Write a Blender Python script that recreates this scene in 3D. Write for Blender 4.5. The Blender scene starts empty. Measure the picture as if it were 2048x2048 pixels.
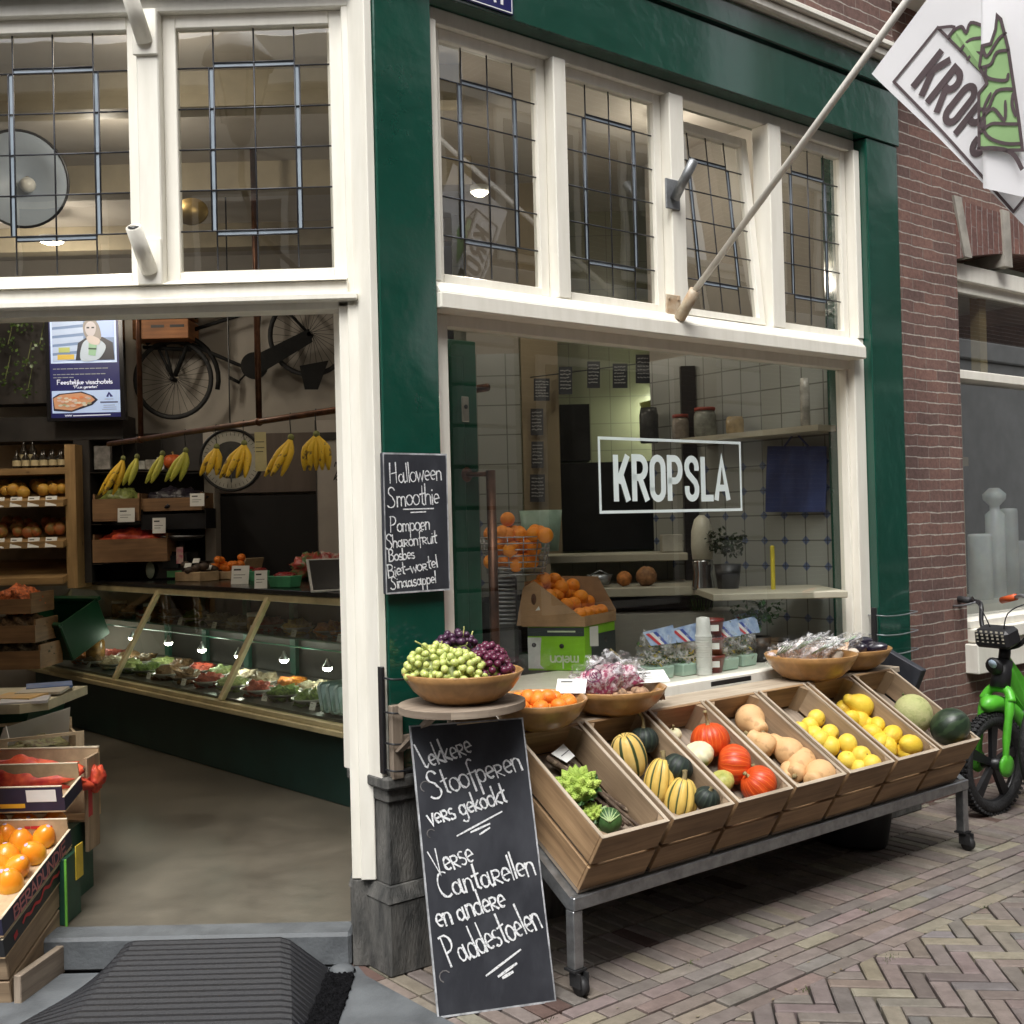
import bpy, bmesh, math, random
import numpy as np
from mathutils import Matrix, Vector, noise
R = math.radians
rng = random.Random(7)
SC = bpy.context.scene
COL = SC.collection
# ------------------------------------------------------------------ camera, world, sun, exposure
F_PX, CAM_H = 2250.0, 1.6
PITCH, ROLL = math.atan(22/2250), 0.0255
camd = bpy.data.cameras.new('camera'); camd.sensor_width = 36; camd.lens = F_PX/2048*36
camd.clip_start = 0.05; camd.clip_end = 400
cam = bpy.data.objects.new('camera', camd); COL.objects.link(cam); SC.camera = cam
_f = Vector((0, math.cos(PITCH), math.sin(PITCH))); _r = Vector((1, 0, 0)); _u = _r.cross(_f)
cr, sr = math.cos(ROLL), math.sin(ROLL)
CR, CU, CF = _r*cr-_u*sr, _r*sr+_u*cr, _f
cm = Matrix((CR, CU, -CF)).transposed().to_4x4(); cm.translation = (0, 0, CAM_H); cam.matrix_world = cm
SUN_EL, SUN_AZ = R(58), R(190)     # azimuth clockwise from +Y; the light comes from behind the viewer
w = bpy.data.worlds.new('World'); SC.world = w; w.use_nodes = True
wn = w.node_tree; bg = wn.nodes['Background']
sky = wn.nodes.new('ShaderNodeTexSky'); sky.sky_type = 'NISHITA'; sky.sun_disc = False
sky.sun_elevation = SUN_EL; sky.sun_rotation = SUN_AZ; sky.dust_density = 5; sky.air_density = 1.5
hs = wn.nodes.new('ShaderNodeHueSaturation'); hs.inputs['Saturation'].default_value = 0.12
wn.links.new(sky.outputs[0], hs.inputs['Color']); wn.links.new(hs.outputs[0], bg.inputs[0]); bg.inputs[1].default_value = 0.125
sl = bpy.data.lights.new('sun', 'SUN'); sl.energy = 1.6; sl.angle = R(30); sl.color = (1, .985, .95)
so = bpy.data.objects.new('sun', sl); COL.objects.link(so)
sdir = Vector((math.sin(SUN_AZ)*math.cos(SUN_EL), math.cos(SUN_AZ)*math.cos(SUN_EL), math.sin(SUN_EL)))
so.rotation_euler = sdir.to_track_quat('Z', 'Y').to_euler(); so.location = sdir*30
SC.view_settings.view_transform = 'Standard'; SC.view_settings.look = 'None'
SC.view_settings.exposure = 1.0; SC.view_settings.gamma = 1
SC.cycles.max_bounces = 10; SC.cycles.transparent_max_bounces = 24
SC.cycles.sample_clamp_indirect = 4
# ------------------------------------------------------------------ frames of reference
def ray(px, py):            # a point of the 1932 px wide print of the photograph
    a, b = px*1.06004-1024, py*1.06004-1024
    return (CF*F_PX+CR*a-CU*b).normalized()
EYE = Vector((0, 0, CAM_H))
def hit(px, py, p0, n):
    d = ray(px, py); return EYE+d*((Vector(p0)-EYE).dot(n)/d.dot(n))
YR = R(51.7)
P0 = Vector((-0.46867, 3.99156, 0)); dR = Vector((math.sin(YR), math.cos(YR), 0)); nR = Vector((dR.y, -dR.x, 0))
PL = Vector((-0.55995, 4.10491, 0)); dL = Vector((math.cos(.015), -math.sin(.015), 0)); wL = Vector((math.sin(.015), math.cos(.015), 0))
B0 = Vector((-0.90, 5.91, 0)); dC = Vector((.68, -.7332, 0)); wC = Vector((.7332, .68, 0))
def frame(o, a, b, c=Vector((0, 0, 1))):
    m = Matrix((a, b, c)).transposed().to_4x4(); m.translation = o; return m
FR, FL, FC, FW = frame(P0, dR, nR), frame(PL, dL, wL), frame(B0, dC, wC), Matrix()
def loc_in(M, p): return M.inverted() @ p
def RP(px, py, n): return loc_in(FR, hit(px, py, P0+nR*n, nR))     # -> (s, n, z) on a plane parallel to the window front
def SP(px, py, s): return loc_in(FR, hit(px, py, P0+dR*s, dR))
def WP(px, py, y): return hit(px, py, (0, y, 0), Vector((0, 1, 0)))
def GP(px, py, z): return hit(px, py, (0, 0, z), Vector((0, 0, 1)))
def RG(px, py, z): return loc_in(FR, GP(px, py, z))
def Rw(s, n, z): return FR @ Vector((s, n, z))
# ------------------------------------------------------------------ objects
def tag(o, label=None, cat=None, group=None, kind=None):
    if label: o['label'] = label
    if cat: o['category'] = cat
    if group: o['group'] = group
    if kind: o['kind'] = kind
    return o
WL = {}
def thing(name, label, cat, loc=(0, 0, 0), group=None, kind=None):
    o = bpy.data.objects.new(name, None); COL.objects.link(o); o.location = loc; o.empty_display_size = .05
    WL[o] = Vector(loc); return tag(o, label, cat, group, kind)
def copy_tree(o, parent=None):
    c = o.copy(); COL.objects.link(c); c.parent = parent
    for ch in list(o.children): copy_tree(ch, c)
    return c
class MB:
    def __init__(s, M=None):
        s.bm = bmesh.new(); s.uv = s.bm.loops.layers.uv.new('UVMap'); s.M = M or Matrix(); s.mi = 0
    def _fin(s, verts, faces, T=None, smooth=False, uv=None):
        for f in faces: f.material_index = s.mi; f.smooth = smooth
        if uv != 'keep':
            off = (rng.uniform(0, 50), rng.uniform(0, 50))
            if verts:
                mn = [min(v.co[i] for v in verts) for i in range(3)]; mx = [max(v.co[i] for v in verts) for i in range(3)]
                dim = [mx[i]-mn[i] for i in range(3)]
                for f in faces:
                    f.normal_update(); nn = f.normal; ax = max(range(3), key=lambda i: abs(nn[i]))
                    a, b = [i for i in range(3) if i != ax]
                    if dim[b] > dim[a]: a, b = b, a
                    for l in f.loops: l[s.uv].uv = (l.vert.co[a]+off[0], l.vert.co[b]+off[1])
        X = s.M @ T if T is not None else s.M
        for v in verts: v.co = X @ v.co
    def box(s, c, size, rot=None, bev=0, mi=None, T=None, top=None):
        if mi is not None: s.mi = mi
        g = bmesh.ops.create_cube(s.bm, size=1)['verts']
        for v in g:
            v.co = Vector((v.co.x*size[0], v.co.y*size[1], v.co.z*size[2]))
            if top and v.co.z > 0: v.co.x *= top[0]; v.co.y *= top[1]
        fs = list({f for v in g for f in v.link_faces})
        if bev:
            es = list({e for v in g for e in v.link_edges})
            r = bmesh.ops.bevel(s.bm, geom=es, offset=bev, segments=1, affect='EDGES', profile=.5)
            fs = list({f for f in r['faces']}|{f for f in fs if f.is_valid})
            seed = fs[0]; seen = {seed}; st = [seed]
            while st:
                f = st.pop()
                for e in f.edges:
                    for h in e.link_faces:
                        if h not in seen: seen.add(h); st.append(h)
            fs = list(seen); g = list({v for f in fs for v in f.verts})
        m = Matrix.Translation(c)
        if rot is not None: m = m @ (rot.to_4x4() if hasattr(rot, 'to_4x4') else rot)
        s._fin(g, fs, T @ m if T is not None else m)
        return s
    def bx(s, x0, x1, y0, y1, z0, z1, bev=0, mi=None, T=None):
        return s.box(((x0+x1)/2, (y0+y1)/2, (z0+z1)/2), (abs(x1-x0), abs(y1-y0), abs(z1-z0)), bev=bev, mi=mi, T=T)
    def hexa(s, p):      # eight corners: bottom ring then top ring
        vs = [s.bm.verts.new(Vector(q)) for q in p]
        fs = [s.bm.faces.new([vs[i] for i in q]) for q in ((0, 3, 2, 1), (4, 5, 6, 7), (0, 1, 5, 4), (1, 2, 6, 5), (2, 3, 7, 6), (3, 0, 4, 7))]
        s._fin(vs, fs); return s
    def poly(s, pts, T=None, thick=None, off=None):
        vs = [s.bm.verts.new(Vector(p)) for p in pts]; fs = [s.bm.faces.new(vs)]
        if thick:
            o = Vector(off)*thick
            v2 = [s.bm.verts.new(v.co+o) for v in vs]; n = len(vs)
            fs.append(s.bm.faces.new(v2[::-1]))
            for i in range(n): fs.append(s.bm.faces.new((vs[i], vs[(i+1) % n], v2[(i+1) % n], v2[i])))
            vs += v2
        s._fin(vs, fs, T); return s
    def tube(s, pts, r, seg=8, cap=True, T=None, smooth=True, close=False):
        pts = [Vector(p) for p in pts]; n = len(pts)
        rs = r if isinstance(r, (list, tuple)) else [r]*n
        rings = []; prev = None
        for i, p in enumerate(pts):
            if close: t = pts[(i+1) % n]-pts[i-1]
            else: t = (pts[min(i+1, n-1)]-pts[max(i-1, 0)])
            if t.length < 1e-9: t = Vector((0, 0, 1))
            t.normalize()
            if prev is None:
                a = Vector((0, 0, 1)) if abs(t.z) < .9 else Vector((1, 0, 0)); x = a.cross(t).normalized()
            else:
                x = prev-t*prev.dot(t); x.normalize()
            prev = x; y = t.cross(x)
            rings.append([s.bm.verts.new(p+(x*math.cos(2*math.pi*k/seg)+y*math.sin(2*math.pi*k/seg))*rs[i]) for k in range(seg)])
        fs = []
        L = [0]
        for i in range(1, n): L.append(L[-1]+(pts[i]-pts[i-1]).length)
        for i in range(n if close else n-1):
            A, B = rings[i], rings[(i+1) % n]
            for k in range(seg):
                f = s.bm.faces.new((A[k], A[(k+1) % seg], B[(k+1) % seg], B[k])); fs.append(f)
                for l, (u, v) in zip(f.loops, ((L[i], k/seg), (L[i], (k+1)/seg), (L[min(i+1, n-1)], (k+1)/seg), (L[min(i+1, n-1)], k/seg))): l[s.uv].uv = (u, v)
        if cap and not close:
            fs.append(s.bm.faces.new(rings[0][::-1])); fs.append(s.bm.faces.new(rings[-1]))
        s._fin([v for q in rings for v in q], fs, T, smooth, 'keep'); return s
    def lathe(s, prof, seg=24, T=None, smooth=True, fn=None, cap=True):
        rings = []; n = len(prof)
        for i, (r, z) in enumerate(prof):
            ring = []
            for k in range(seg):
                th = 2*math.pi*k/seg
                p = Vector((r*math.cos(th), r*math.sin(th), z))
                if fn: p = fn(p, th, i/(n-1))
                ring.append(s.bm.verts.new(p))
            rings.append(ring)
        fs = []
        for i in range(n-1):
            A, B = rings[i], rings[i+1]
            for k in range(seg):
                f = s.bm.faces.new((A[k], A[(k+1) % seg], B[(k+1) % seg], B[k])); fs.append(f)
                for l, (u, v) in zip(f.loops, ((k, i), (k+1, i), (k+1, i+1), (k, i+1))): l[s.uv].uv = (u/seg, v/(n-1))
        if cap:
            fs.append(s.bm.faces.new(rings[0][::-1])); fs.append(s.bm.faces.new(rings[-1]))
        s._fin([v for q in rings for v in q], fs, T, smooth, 'keep'); return s
    def ball(s, c, r, rot=None, seg=14, rings=9, fn=None, T=None):
        if not isinstance(r, (tuple, list)): r = (r, r, r)
        m = Matrix.Translation(c)
        if rot is not None: m = m @ rot.to_4x4()
        m = m @ Matrix.Diagonal((r[0], r[1], r[2], 1))
        prof = [(max(.02, math.sin(math.pi*i/rings)), -math.cos(math.pi*i/rings)) for i in range(rings+1)]
        return s.lathe(prof, seg, T @ m if T is not None else m, fn=fn)
    def ribbon(s, pts, n, wd, lift=0.0, close=False):
        n = Vector(n).normalized(); pts = [Vector(p)+n*lift for p in pts]; m = len(pts)
        if m < 2: return s
        L, Rr = [], []
        ws = wd if isinstance(wd, (list, tuple)) else [wd]*m
        for i in range(m):
            a = pts[i]-pts[i-1] if (i > 0 or close) else pts[1]-pts[0]
            b = pts[(i+1) % m]-pts[i] if (i < m-1 or close) else pts[-1]-pts[-2]
            a = a.normalized(); b = b.normalized(); t = a+b
            t = t.normalized() if t.length > 1e-6 else a
            q = n.cross(t); k = 1/max(.45, t.dot(a))
            h = q*ws[i]*.5*k
            if not close and i == 0: pts[0] = pts[0]-a*ws[0]*.35
            if not close and i == m-1: pts[i] = pts[i]+b*ws[i]*.35
            L.append(s.bm.verts.new(pts[i]+h)); Rr.append(s.bm.verts.new(pts[i]-h))
        fs = []
        for i in range(m if close else m-1):
            j = (i+1) % m
            fs.append(s.bm.faces.new((L[i], Rr[i], Rr[j], L[j])))
        s._fin(L+Rr, fs); return s
    def build(s, name, mat, parent=None, base=None, recalc=True):
        if recalc: bmesh.ops.recalc_face_normals(s.bm, faces=s.bm.faces[:])
        vs = s.bm.verts
        if parent is not None: o0 = WL[parent]
        elif base is not None: o0 = Vector(base)
        else:
            xs = [v.co for v in vs]
            o0 = Vector(((min(p.x for p in xs)+max(p.x for p in xs))/2, (min(p.y for p in xs)+max(p.y for p in xs))/2, min(p.z for p in xs)))
        for v in vs: v.co -= o0
        me = bpy.data.meshes.new(name); s.bm.to_mesh(me); s.bm.free()
        for m in (mat if isinstance(mat, (list, tuple)) else [mat]): me.materials.append(m)
        o = bpy.data.objects.new(name, me); COL.objects.link(o)
        if parent is not None: o.parent = parent; WL[o] = o0
        else: o.location = o0; WL[o] = o0
        return o
def struct(o): o['kind'] = 'structure'; return o
def smooth_pts(pts, k=5, close=False):
    P = [Vector(p) for p in pts]; n = len(P)
    if n < 3: return P
    out = []
    rg = range(n) if close else range(n-1)
    for i in rg:
        p0 = P[i-1] if (i > 0 or close) else P[0]; p1 = P[i]; p2 = P[(i+1) % n]; p3 = P[(i+2) % n] if (i+2 < n or close) else P[-1]
        for j in range(k):
            t = j/k
            out.append(.5*((2*p1)+(p2-p0)*t+(2*p0-5*p1+4*p2-p3)*t*t+(3*p1-p0-3*p2+p3)*t**3))
    if not close: out.append(P[-1])
    return out
# ------------------------------------------------------------------ materials
MATS = {}
def nodes(name):
    m = bpy.data.materials.new(name); m.use_nodes = True; nt = m.node_tree
    return m, nt, nt.nodes['Principled BSDF']
def N(nt, t, **k):
    n = nt.nodes.new('ShaderNode'+t)
    for a, b in k.items():
        if a[0] == '_': n.inputs[a[1:].replace('_', ' ')].default_value = b
        else: setattr(n, a, b)
    return n
def ramp(nt, stops, src=None, interp='LINEAR'):
    r = nt.nodes.new('ShaderNodeValToRGB'); r.color_ramp.interpolation = interp
    e = r.color_ramp.elements
    while len(e) < len(stops): e.new(.5)
    for q, (p, c) in zip(e, stops): q.position = p; q.color = (*c, 1) if len(c) == 3 else c
    if src: nt.links.new(src, r.inputs[0])
    return r
def C4(c): return (*c, 1)
def mat(name, col, rough=.5, var=.12, sc=6, bump=0, bsc=60, metal=0, coat=0, col2=None, spec=None, stretch=None, emis=None, es=1, lo=.35, hi=.65, trans=0, rvar=0, sss=0):
    if name in MATS: return MATS[name]
    m, nt, b = nodes(name); MATS[name] = m
    tc = N(nt, 'TexCoord'); src = tc.outputs['Object']
    if stretch:
        mp = N(nt, 'Mapping'); mp.inputs['Scale'].default_value = stretch; nt.links.new(tc.outputs['Object'], mp.inputs[0]); src = mp.outputs[0]
    ns = N(nt, 'TexNoise', _Scale=sc, _Detail=12 if 'floor' in name else 6, _Roughness=.74 if 'floor' in name else .6); nt.links.new(src, ns.inputs[0])
    c2 = col2 or tuple(max(0, x*(1-var*2)) for x in col)
    c1 = col if col2 else tuple(min(1, x*(1+var)) for x in col)
    rp = ramp(nt, [(lo, c2), (hi, c1)], ns.outputs[0]); nt.links.new(rp.outputs[0], b.inputs['Base Color'])
    b.inputs['Roughness'].default_value = rough; b.inputs['Metallic'].default_value = metal
    if rvar:
        rr = ramp(nt, [(.3, (rough-rvar,)*3), (.7, (min(1, rough+rvar),)*3)], ns.outputs[0]); nt.links.new(rr.outputs[0], b.inputs['Roughness'])
    if coat: b.inputs['Coat Weight'].default_value = coat; b.inputs['Coat Roughness'].default_value = .08
    if spec is not None: b.inputs['Specular IOR Level'].default_value = spec
    if sss: b.inputs['Subsurface Weight'].default_value = sss; b.inputs['Subsurface Radius'].default_value = (.01, .006, .003)
    if bump:
        n2 = N(nt, 'TexNoise', _Scale=bsc, _Detail=4); nt.links.new(src, n2.inputs[0])
        bp = N(nt, 'Bump', _Strength=bump, _Distance=.01); nt.links.new(n2.outputs[0], bp.inputs['Height']); nt.links.new(bp.outputs[0], b.inputs['Normal'])
    if emis: b.inputs['Emission Color'].default_value = C4(emis); b.inputs['Emission Strength'].default_value = es
    if trans: b.inputs['Transmission Weight'].default_value = trans
    return m
def wood(name, c1, c2, rough=.65, knots=True, gs=1.0):
    if name in MATS: return MATS[name]
    m, nt, b = nodes(name); MATS[name] = m
    uv = N(nt, 'UVMap'); mp = N(nt, 'Mapping'); mp.inputs['Scale'].default_value = (1.5*gs, 28*gs, 1); nt.links.new(uv.outputs[0], mp.inputs[0])
    n1 = N(nt, 'TexNoise', _Scale=1.6, _Detail=7, _Roughness=.65, _Distortion=.6); nt.links.new(mp.outputs[0], n1.inputs[0])
    mp2 = N(nt, 'Mapping'); mp2.inputs['Scale'].default_value = (2.2, 5, 1); nt.links.new(uv.outputs[0], mp2.inputs[0])
    n2 = N(nt, 'TexNoise', _Scale=1.3, _Detail=3); nt.links.new(mp2.outputs[0], n2.inputs[0])
    rp = ramp(nt, [(.28, c2), (.5, tuple((a+b_)/2 for a, b_ in zip(c1, c2))), (.68, c1)], n1.outputs[0])
    mx = N(nt, 'Mix', data_type='RGBA', blend_type='MULTIPLY'); mx.inputs[0].default_value = .75
    r2 = ramp(nt, [(.3, (.55, .5, .45)), (.62, (1.1, 1.08, 1.05))], n2.outputs[0])
    nt.links.new(rp.outputs[0], mx.inputs[6]); nt.links.new(r2.outputs[0], mx.inputs[7]); out = mx.outputs[2]
    if knots:
        vo = N(nt, 'TexVoronoi', _Scale=3.2); mp3 = N(nt, 'Mapping'); mp3.inputs['Scale'].default_value = (1, 2.1, 1)
        nt.links.new(uv.outputs[0], mp3.inputs[0]); nt.links.new(mp3.outputs[0], vo.inputs[0])
        r3 = ramp(nt, [(.03, (.16, .09, .05)), (.085, (1, 1, 1))], vo.outputs['Distance'])
        m3 = N(nt, 'Mix', data_type='RGBA', blend_type='MULTIPLY'); m3.inputs[0].default_value = .8
        nt.links.new(out, m3.inputs[6]); nt.links.new(r3.outputs[0], m3.inputs[7]); out = m3.outputs[2]
    nt.links.new(out, b.inputs['Base Color']); b.inputs['Roughness'].default_value = rough
    bp = N(nt, 'Bump', _Strength=.25, _Distance=.004); nt.links.new(n1.outputs[0], bp.inputs['Height']); nt.links.new(bp.outputs[0], b.inputs['Normal'])
    return m
def glass(name, tint=(.93, .95, .93), refl=1.0, rough=.0, wav=.0):
    if name in MATS: return MATS[name]
    m = bpy.data.materials.new(name); m.use_nodes = True; nt = m.node_tree; nt.nodes.clear(); MATS[name] = m
    o = N(nt, 'OutputMaterial'); t = N(nt, 'BsdfTransparent'); t.inputs[0].default_value = C4(tint)
    g = N(nt, 'BsdfGlossy'); g.inputs['Roughness'].default_value = rough
    ge = N(nt, 'NewGeometry'); dt = N(nt, 'VectorMath', operation='DOT_PRODUCT'); nt.links.new(ge.outputs['Normal'], dt.inputs[0]); nt.links.new(ge.outputs['Incoming'], dt.inputs[1])
    ab = N(nt, 'Math', operation='ABSOLUTE'); nt.links.new(dt.outputs['Value'], ab.inputs[0]); iv = N(nt, 'Math', operation='SUBTRACT'); iv.inputs[0].default_value = 1; nt.links.new(ab.outputs[0], iv.inputs[1])
    pw = N(nt, 'Math', operation='POWER'); pw.inputs[1].default_value = 5; nt.links.new(iv.outputs[0], pw.inputs[0])
    mu = N(nt, 'Math', operation='MULTIPLY_ADD'); mu.inputs[1].default_value = .92*refl; mu.inputs[2].default_value = .07*refl; mu.use_clamp = True; nt.links.new(pw.outputs[0], mu.inputs[0])
    mx = N(nt, 'MixShader')
    nt.links.new(mu.outputs[0], mx.inputs[0])
    nt.links.new(t.outputs[0], mx.inputs[1]); nt.links.new(g.outputs[0], mx.inputs[2]); nt.links.new(mx.outputs[0], o.inputs[0])
    if wav:
        tc = N(nt, 'TexCoord'); ns = N(nt, 'TexNoise', _Scale=4.0, _Detail=1); nt.links.new(tc.outputs['Object'], ns.inputs[0])
        bp = N(nt, 'Bump', _Strength=wav, _Distance=.02); nt.links.new(ns.outputs[0], bp.inputs['Height'])
        nt.links.new(bp.outputs[0], g.inputs['Normal'])
    return m
def brick(name, M, c1, c2, mortar, bw=.215, rh=.0615, ms=.011):
    """brick wall in metres, laid in the plane of frame M (x along the wall, z up)"""
    m, nt, b = nodes(name)
    geo = N(nt, 'NewGeometry'); mp = N(nt, 'Mapping')
    inv = M.inverted(); e = inv.to_euler(); mp.vector_type = 'POINT'
    mp.inputs['Rotation'].default_value = e; mp.inputs['Location'].default_value = inv.translation
    nt.links.new(geo.outputs['Position'], mp.inputs[0])
    sp = N(nt, 'SeparateXYZ'); nt.links.new(mp.outputs[0], sp.inputs[0])
    ad = N(nt, 'Math', operation='ADD'); nt.links.new(sp.outputs[0], ad.inputs[0]); nt.links.new(sp.outputs[1], ad.inputs[1])
    nz = N(nt, 'TexNoise', _Scale=9, _Detail=2); nt.links.new(mp.outputs[0], nz.inputs[0])
    ns = N(nt, 'MapRange'); ns.inputs[3].default_value = -.010; ns.inputs[4].default_value = .010; nt.links.new(nz.outputs[0], ns.inputs[0])
    az = N(nt, 'Math', operation='ADD'); nt.links.new(sp.outputs[2], az.inputs[0]); nt.links.new(ns.outputs[0], az.inputs[1])
    cb = N(nt, 'CombineXYZ'); nt.links.new(ad.outputs[0], cb.inputs[0]); nt.links.new(az.outputs[0], cb.inputs[1])
    bt = N(nt, 'TexBrick', _Scale=1, _Color1=C4(c1), _Color2=C4(c2), _Mortar=C4(tuple(x*.72+y*.28 for x, y in zip(c2, mortar))), _Mortar_Size=ms*.4, _Brick_Width=bw, _Row_Height=rh, _Mortar_Smooth=.25, _Bias=.1)
    bt.offset = .5; nt.links.new(cb.outputs[0], bt.inputs[0])
    pp = N(nt, 'Math', operation='PINGPONG'); pp.inputs[1].default_value = rh/2; nt.links.new(az.outputs[0], pp.inputs[0])
    nb2 = N(nt, 'TexNoise', _Scale=16, _Detail=4); nt.links.new(mp.outputs[0], nb2.inputs[0])
    th = N(nt, 'MapRange'); th.inputs[1].default_value = .3; th.inputs[2].default_value = .7; th.inputs[3].default_value = ms*.08; th.inputs[4].default_value = ms*.42; nt.links.new(nb2.outputs[0], th.inputs[0])
    lt = N(nt, 'Math', operation='LESS_THAN'); nt.links.new(pp.outputs[0], lt.inputs[0]); nt.links.new(th.outputs[0], lt.inputs[1])
    mj = N(nt, 'Mix', data_type='RGBA'); nt.links.new(lt.outputs[0], mj.inputs[0]); nt.links.new(bt.outputs[0], mj.inputs[6]); mj.inputs[7].default_value = C4(mortar)
    n2 = N(nt, 'TexNoise', _Scale=38, _Detail=6, _Roughness=.7); nt.links.new(mp.outputs[0], n2.inputs[0])
    n3 = N(nt, 'TexNoise', _Scale=2.2, _Detail=5); nt.links.new(mp.outputs[0], n3.inputs[0])
    mx = N(nt, 'Mix', data_type='RGBA', blend_type='MULTIPLY'); mx.inputs[0].default_value = 1
    r2 = ramp(nt, [(.25, (.6, .58, .58)), (.7, (1.2, 1.2, 1.2))], n2.outputs[0]); nt.links.new(mj.outputs[2], mx.inputs[6]); nt.links.new(r2.outputs[0], mx.inputs[7])
    m4 = N(nt, 'Mix', data_type='RGBA', blend_type='MULTIPLY'); m4.inputs[0].default_value = 1
    r3 = ramp(nt, [(.3, (.72, .7, .72)), (.7, (1.1, 1.1, 1.1))], n3.outputs[0]); nt.links.new(mx.outputs[2], m4.inputs[6]); nt.links.new(r3.outputs[0], m4.inputs[7])
    nt.links.new(m4.outputs[2], b.inputs['Base Color']); b.inputs['Roughness'].default_value = .88
    iv = N(nt, 'Math', operation='SUBTRACT'); iv.inputs[0].default_value = 1; nt.links.new(bt.outputs['Fac'], iv.inputs[1])
    a2 = N(nt, 'Math', operation='MULTIPLY_ADD'); a2.inputs[1].default_value = .35; nt.links.new(n2.outputs[0], a2.inputs[0]); nt.links.new(iv.outputs[0], a2.inputs[2])
    bp = N(nt, 'Bump', _Strength=.75, _Distance=.009); nt.links.new(a2.outputs[0], bp.inputs['Height']); nt.links.new(bp.outputs[0], b.inputs['Normal'])
    return m
# ------------------------------------------------------------------ shared materials
FRb = frame(P0, dR, -nR)
white = mat('cream_paint', (.80, .77, .69), .36, .05, 3, bump=.03, bsc=9, col2=(.73, .70, .615), lo=.3, hi=.6, stretch=(7, 7, 1.1))
green = mat('green_gloss_paint', (.004, .056, .037), .2, .05, 2.5, bump=.38, bsc=12, coat=.9, rvar=.03)
greeni = mat('green_door_paint', (.012, .085, .05), .3, .15, 3)
bluestone = mat('bluestone', (.125, .136, .145), .7, .2, 5, bump=.25, bsc=70, col2=(.07, .076, .082), rvar=.15)
stone_dark = mat('weathered_stone', (.125, .12, .11), .8, .2, 5, bump=.6, bsc=45, col2=(.042, .042, .04), stretch=(3, 3, .9), lo=.38, hi=.62)
concrete = mat('concrete_floor', (.145, .128, .100), .36, .2, 2.2, bump=.05, bsc=90, col2=(.068, .059, .046), rvar=.08, lo=.34, hi=.64)
dirt = mat('joint_dirt', (.045, .04, .034), .95, .3, 9, bump=.3)
plaster = mat('plaster', (.34, .31, .27), .85, .06, 2)
dplaster = mat('dark_plaster', (.05, .047, .045), .8, .1, 2)
ceilm = mat('ceiling_paint', (.46, .42, .37), .85, .05, 1.5)
steel = mat('brushed_steel', (.32, .33, .34), .38, .15, 20, metal=.85, rvar=.1)
blackm = mat('black_metal', (.012, .012, .014), .4, .2, 10)
lead = mat('lead_came', (.035, .037, .045), .45, .2, 20, metal=.4)
paleglass = mat('pale_glass_strip', (.27, .32, .37), .25, .06, 10)
pane = glass('window_glass', (.80, .81, .79), 2.1, 0, .02)
pane2 = glass('shop_glass', (.84, .86, .84), 1.15, 0, .0)
brickR = brick('brown_brick', FRb, (.222, .120, .094), (.142, .085, .072), (.42, .38, .33))
brickO = brick('street_brick', FRb, (.16, .095, .07), (.11, .07, .055), (.36, .33, .3))
brickB = brick('rear_brick', FW, (.26, .15, .11), (.2, .11, .085), (.5, .47, .43))

# ------------------------------------------------------------------ ground
mb = MB(); mb.poly([(-60, -60, -.03), (60, -60, -.03), (60, 60, -.03), (-60, 60, -.03)])
struct(mb.build('street', dirt, base=(0, 0, -.03)))
# the clinkers: rows along the shop front, herringbone beyond them
pv, nt, b = nodes('street_clinkers')
at = N(nt, 'VertexColor', layer_name='Col'); tc = N(nt, 'TexCoord')
n1 = N(nt, 'TexNoise', _Scale=14, _Detail=7, _Roughness=.7); nt.links.new(tc.outputs['Object'], n1.inputs[0])
n0 = N(nt, 'TexNoise', _Scale=1.3, _Detail=5); nt.links.new(tc.outputs['Object'], n0.inputs[0])
mx = N(nt, 'Mix', data_type='RGBA', blend_type='MULTIPLY'); mx.inputs[0].default_value = 1
r1 = ramp(nt, [(.25, (.62, .6, .58)), (.7, (1.15, 1.15, 1.15))], n1.outputs[0]); nt.links.new(at.outputs[0], mx.inputs[6]); nt.links.new(r1.outputs[0], mx.inputs[7])
my = N(nt, 'Mix', data_type='RGBA', blend_type='MULTIPLY'); my.inputs[0].default_value = 1
r0 = ramp(nt, [(.35, (.9, .89, .89)), (.65, (1.06, 1.06, 1.06))], n0.outputs[0]); nt.links.new(mx.outputs[2], my.inputs[6]); nt.links.new(r0.outputs[0], my.inputs[7])
nt.links.new(my.outputs[2], b.inputs['Base Color']); b.inputs['Roughness'].default_value = .75
n2 = N(nt, 'TexNoise', _Scale=90, _Detail=4); nt.links.new(tc.outputs['Object'], n2.inputs[0])
bp = N(nt, 'Bump', _Strength=.35, _Distance=.004); nt.links.new(n2.outputs[0], bp.inputs['Height']); nt.links.new(bp.outputs[0], b.inputs['Normal'])
PC = [(.200, .170, .153)]*6+[(.208, .172, .158)]*5+[(.245, .218, .165)]*4+[(.178, .152, .138)]*4+[(.19, .178, .17)]+[(.20, .157, .14)]*3
PCn = [(.19, .16, .14)]*6+[(.18, .152, .133)]*6+[(.215, .19, .15)]*4+[(.10, .062, .052)]
SLAB = [Vector(p) for p in ((-.56, 4.012, 0), (-.275, 3.669, 0), (.35, 2.92, 0), (.35, 2.4, 0), (-4, 2.4, 0), (-4, 4.1, 0), (-.6, 4.1, 0))]
def in_slab(p):
    c = False; n = len(SLAB)
    for i in range(n):
        a, q = SLAB[i], SLAB[i-1]
        if (a.y > p.y) != (q.y > p.y) and p.x < (q.x-a.x)*(p.y-a.y)/(q.y-a.y)+a.x: c = not c
    return c
bm = bmesh.new(); cl = bm.loops.layers.float_color.new('Col')
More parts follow.
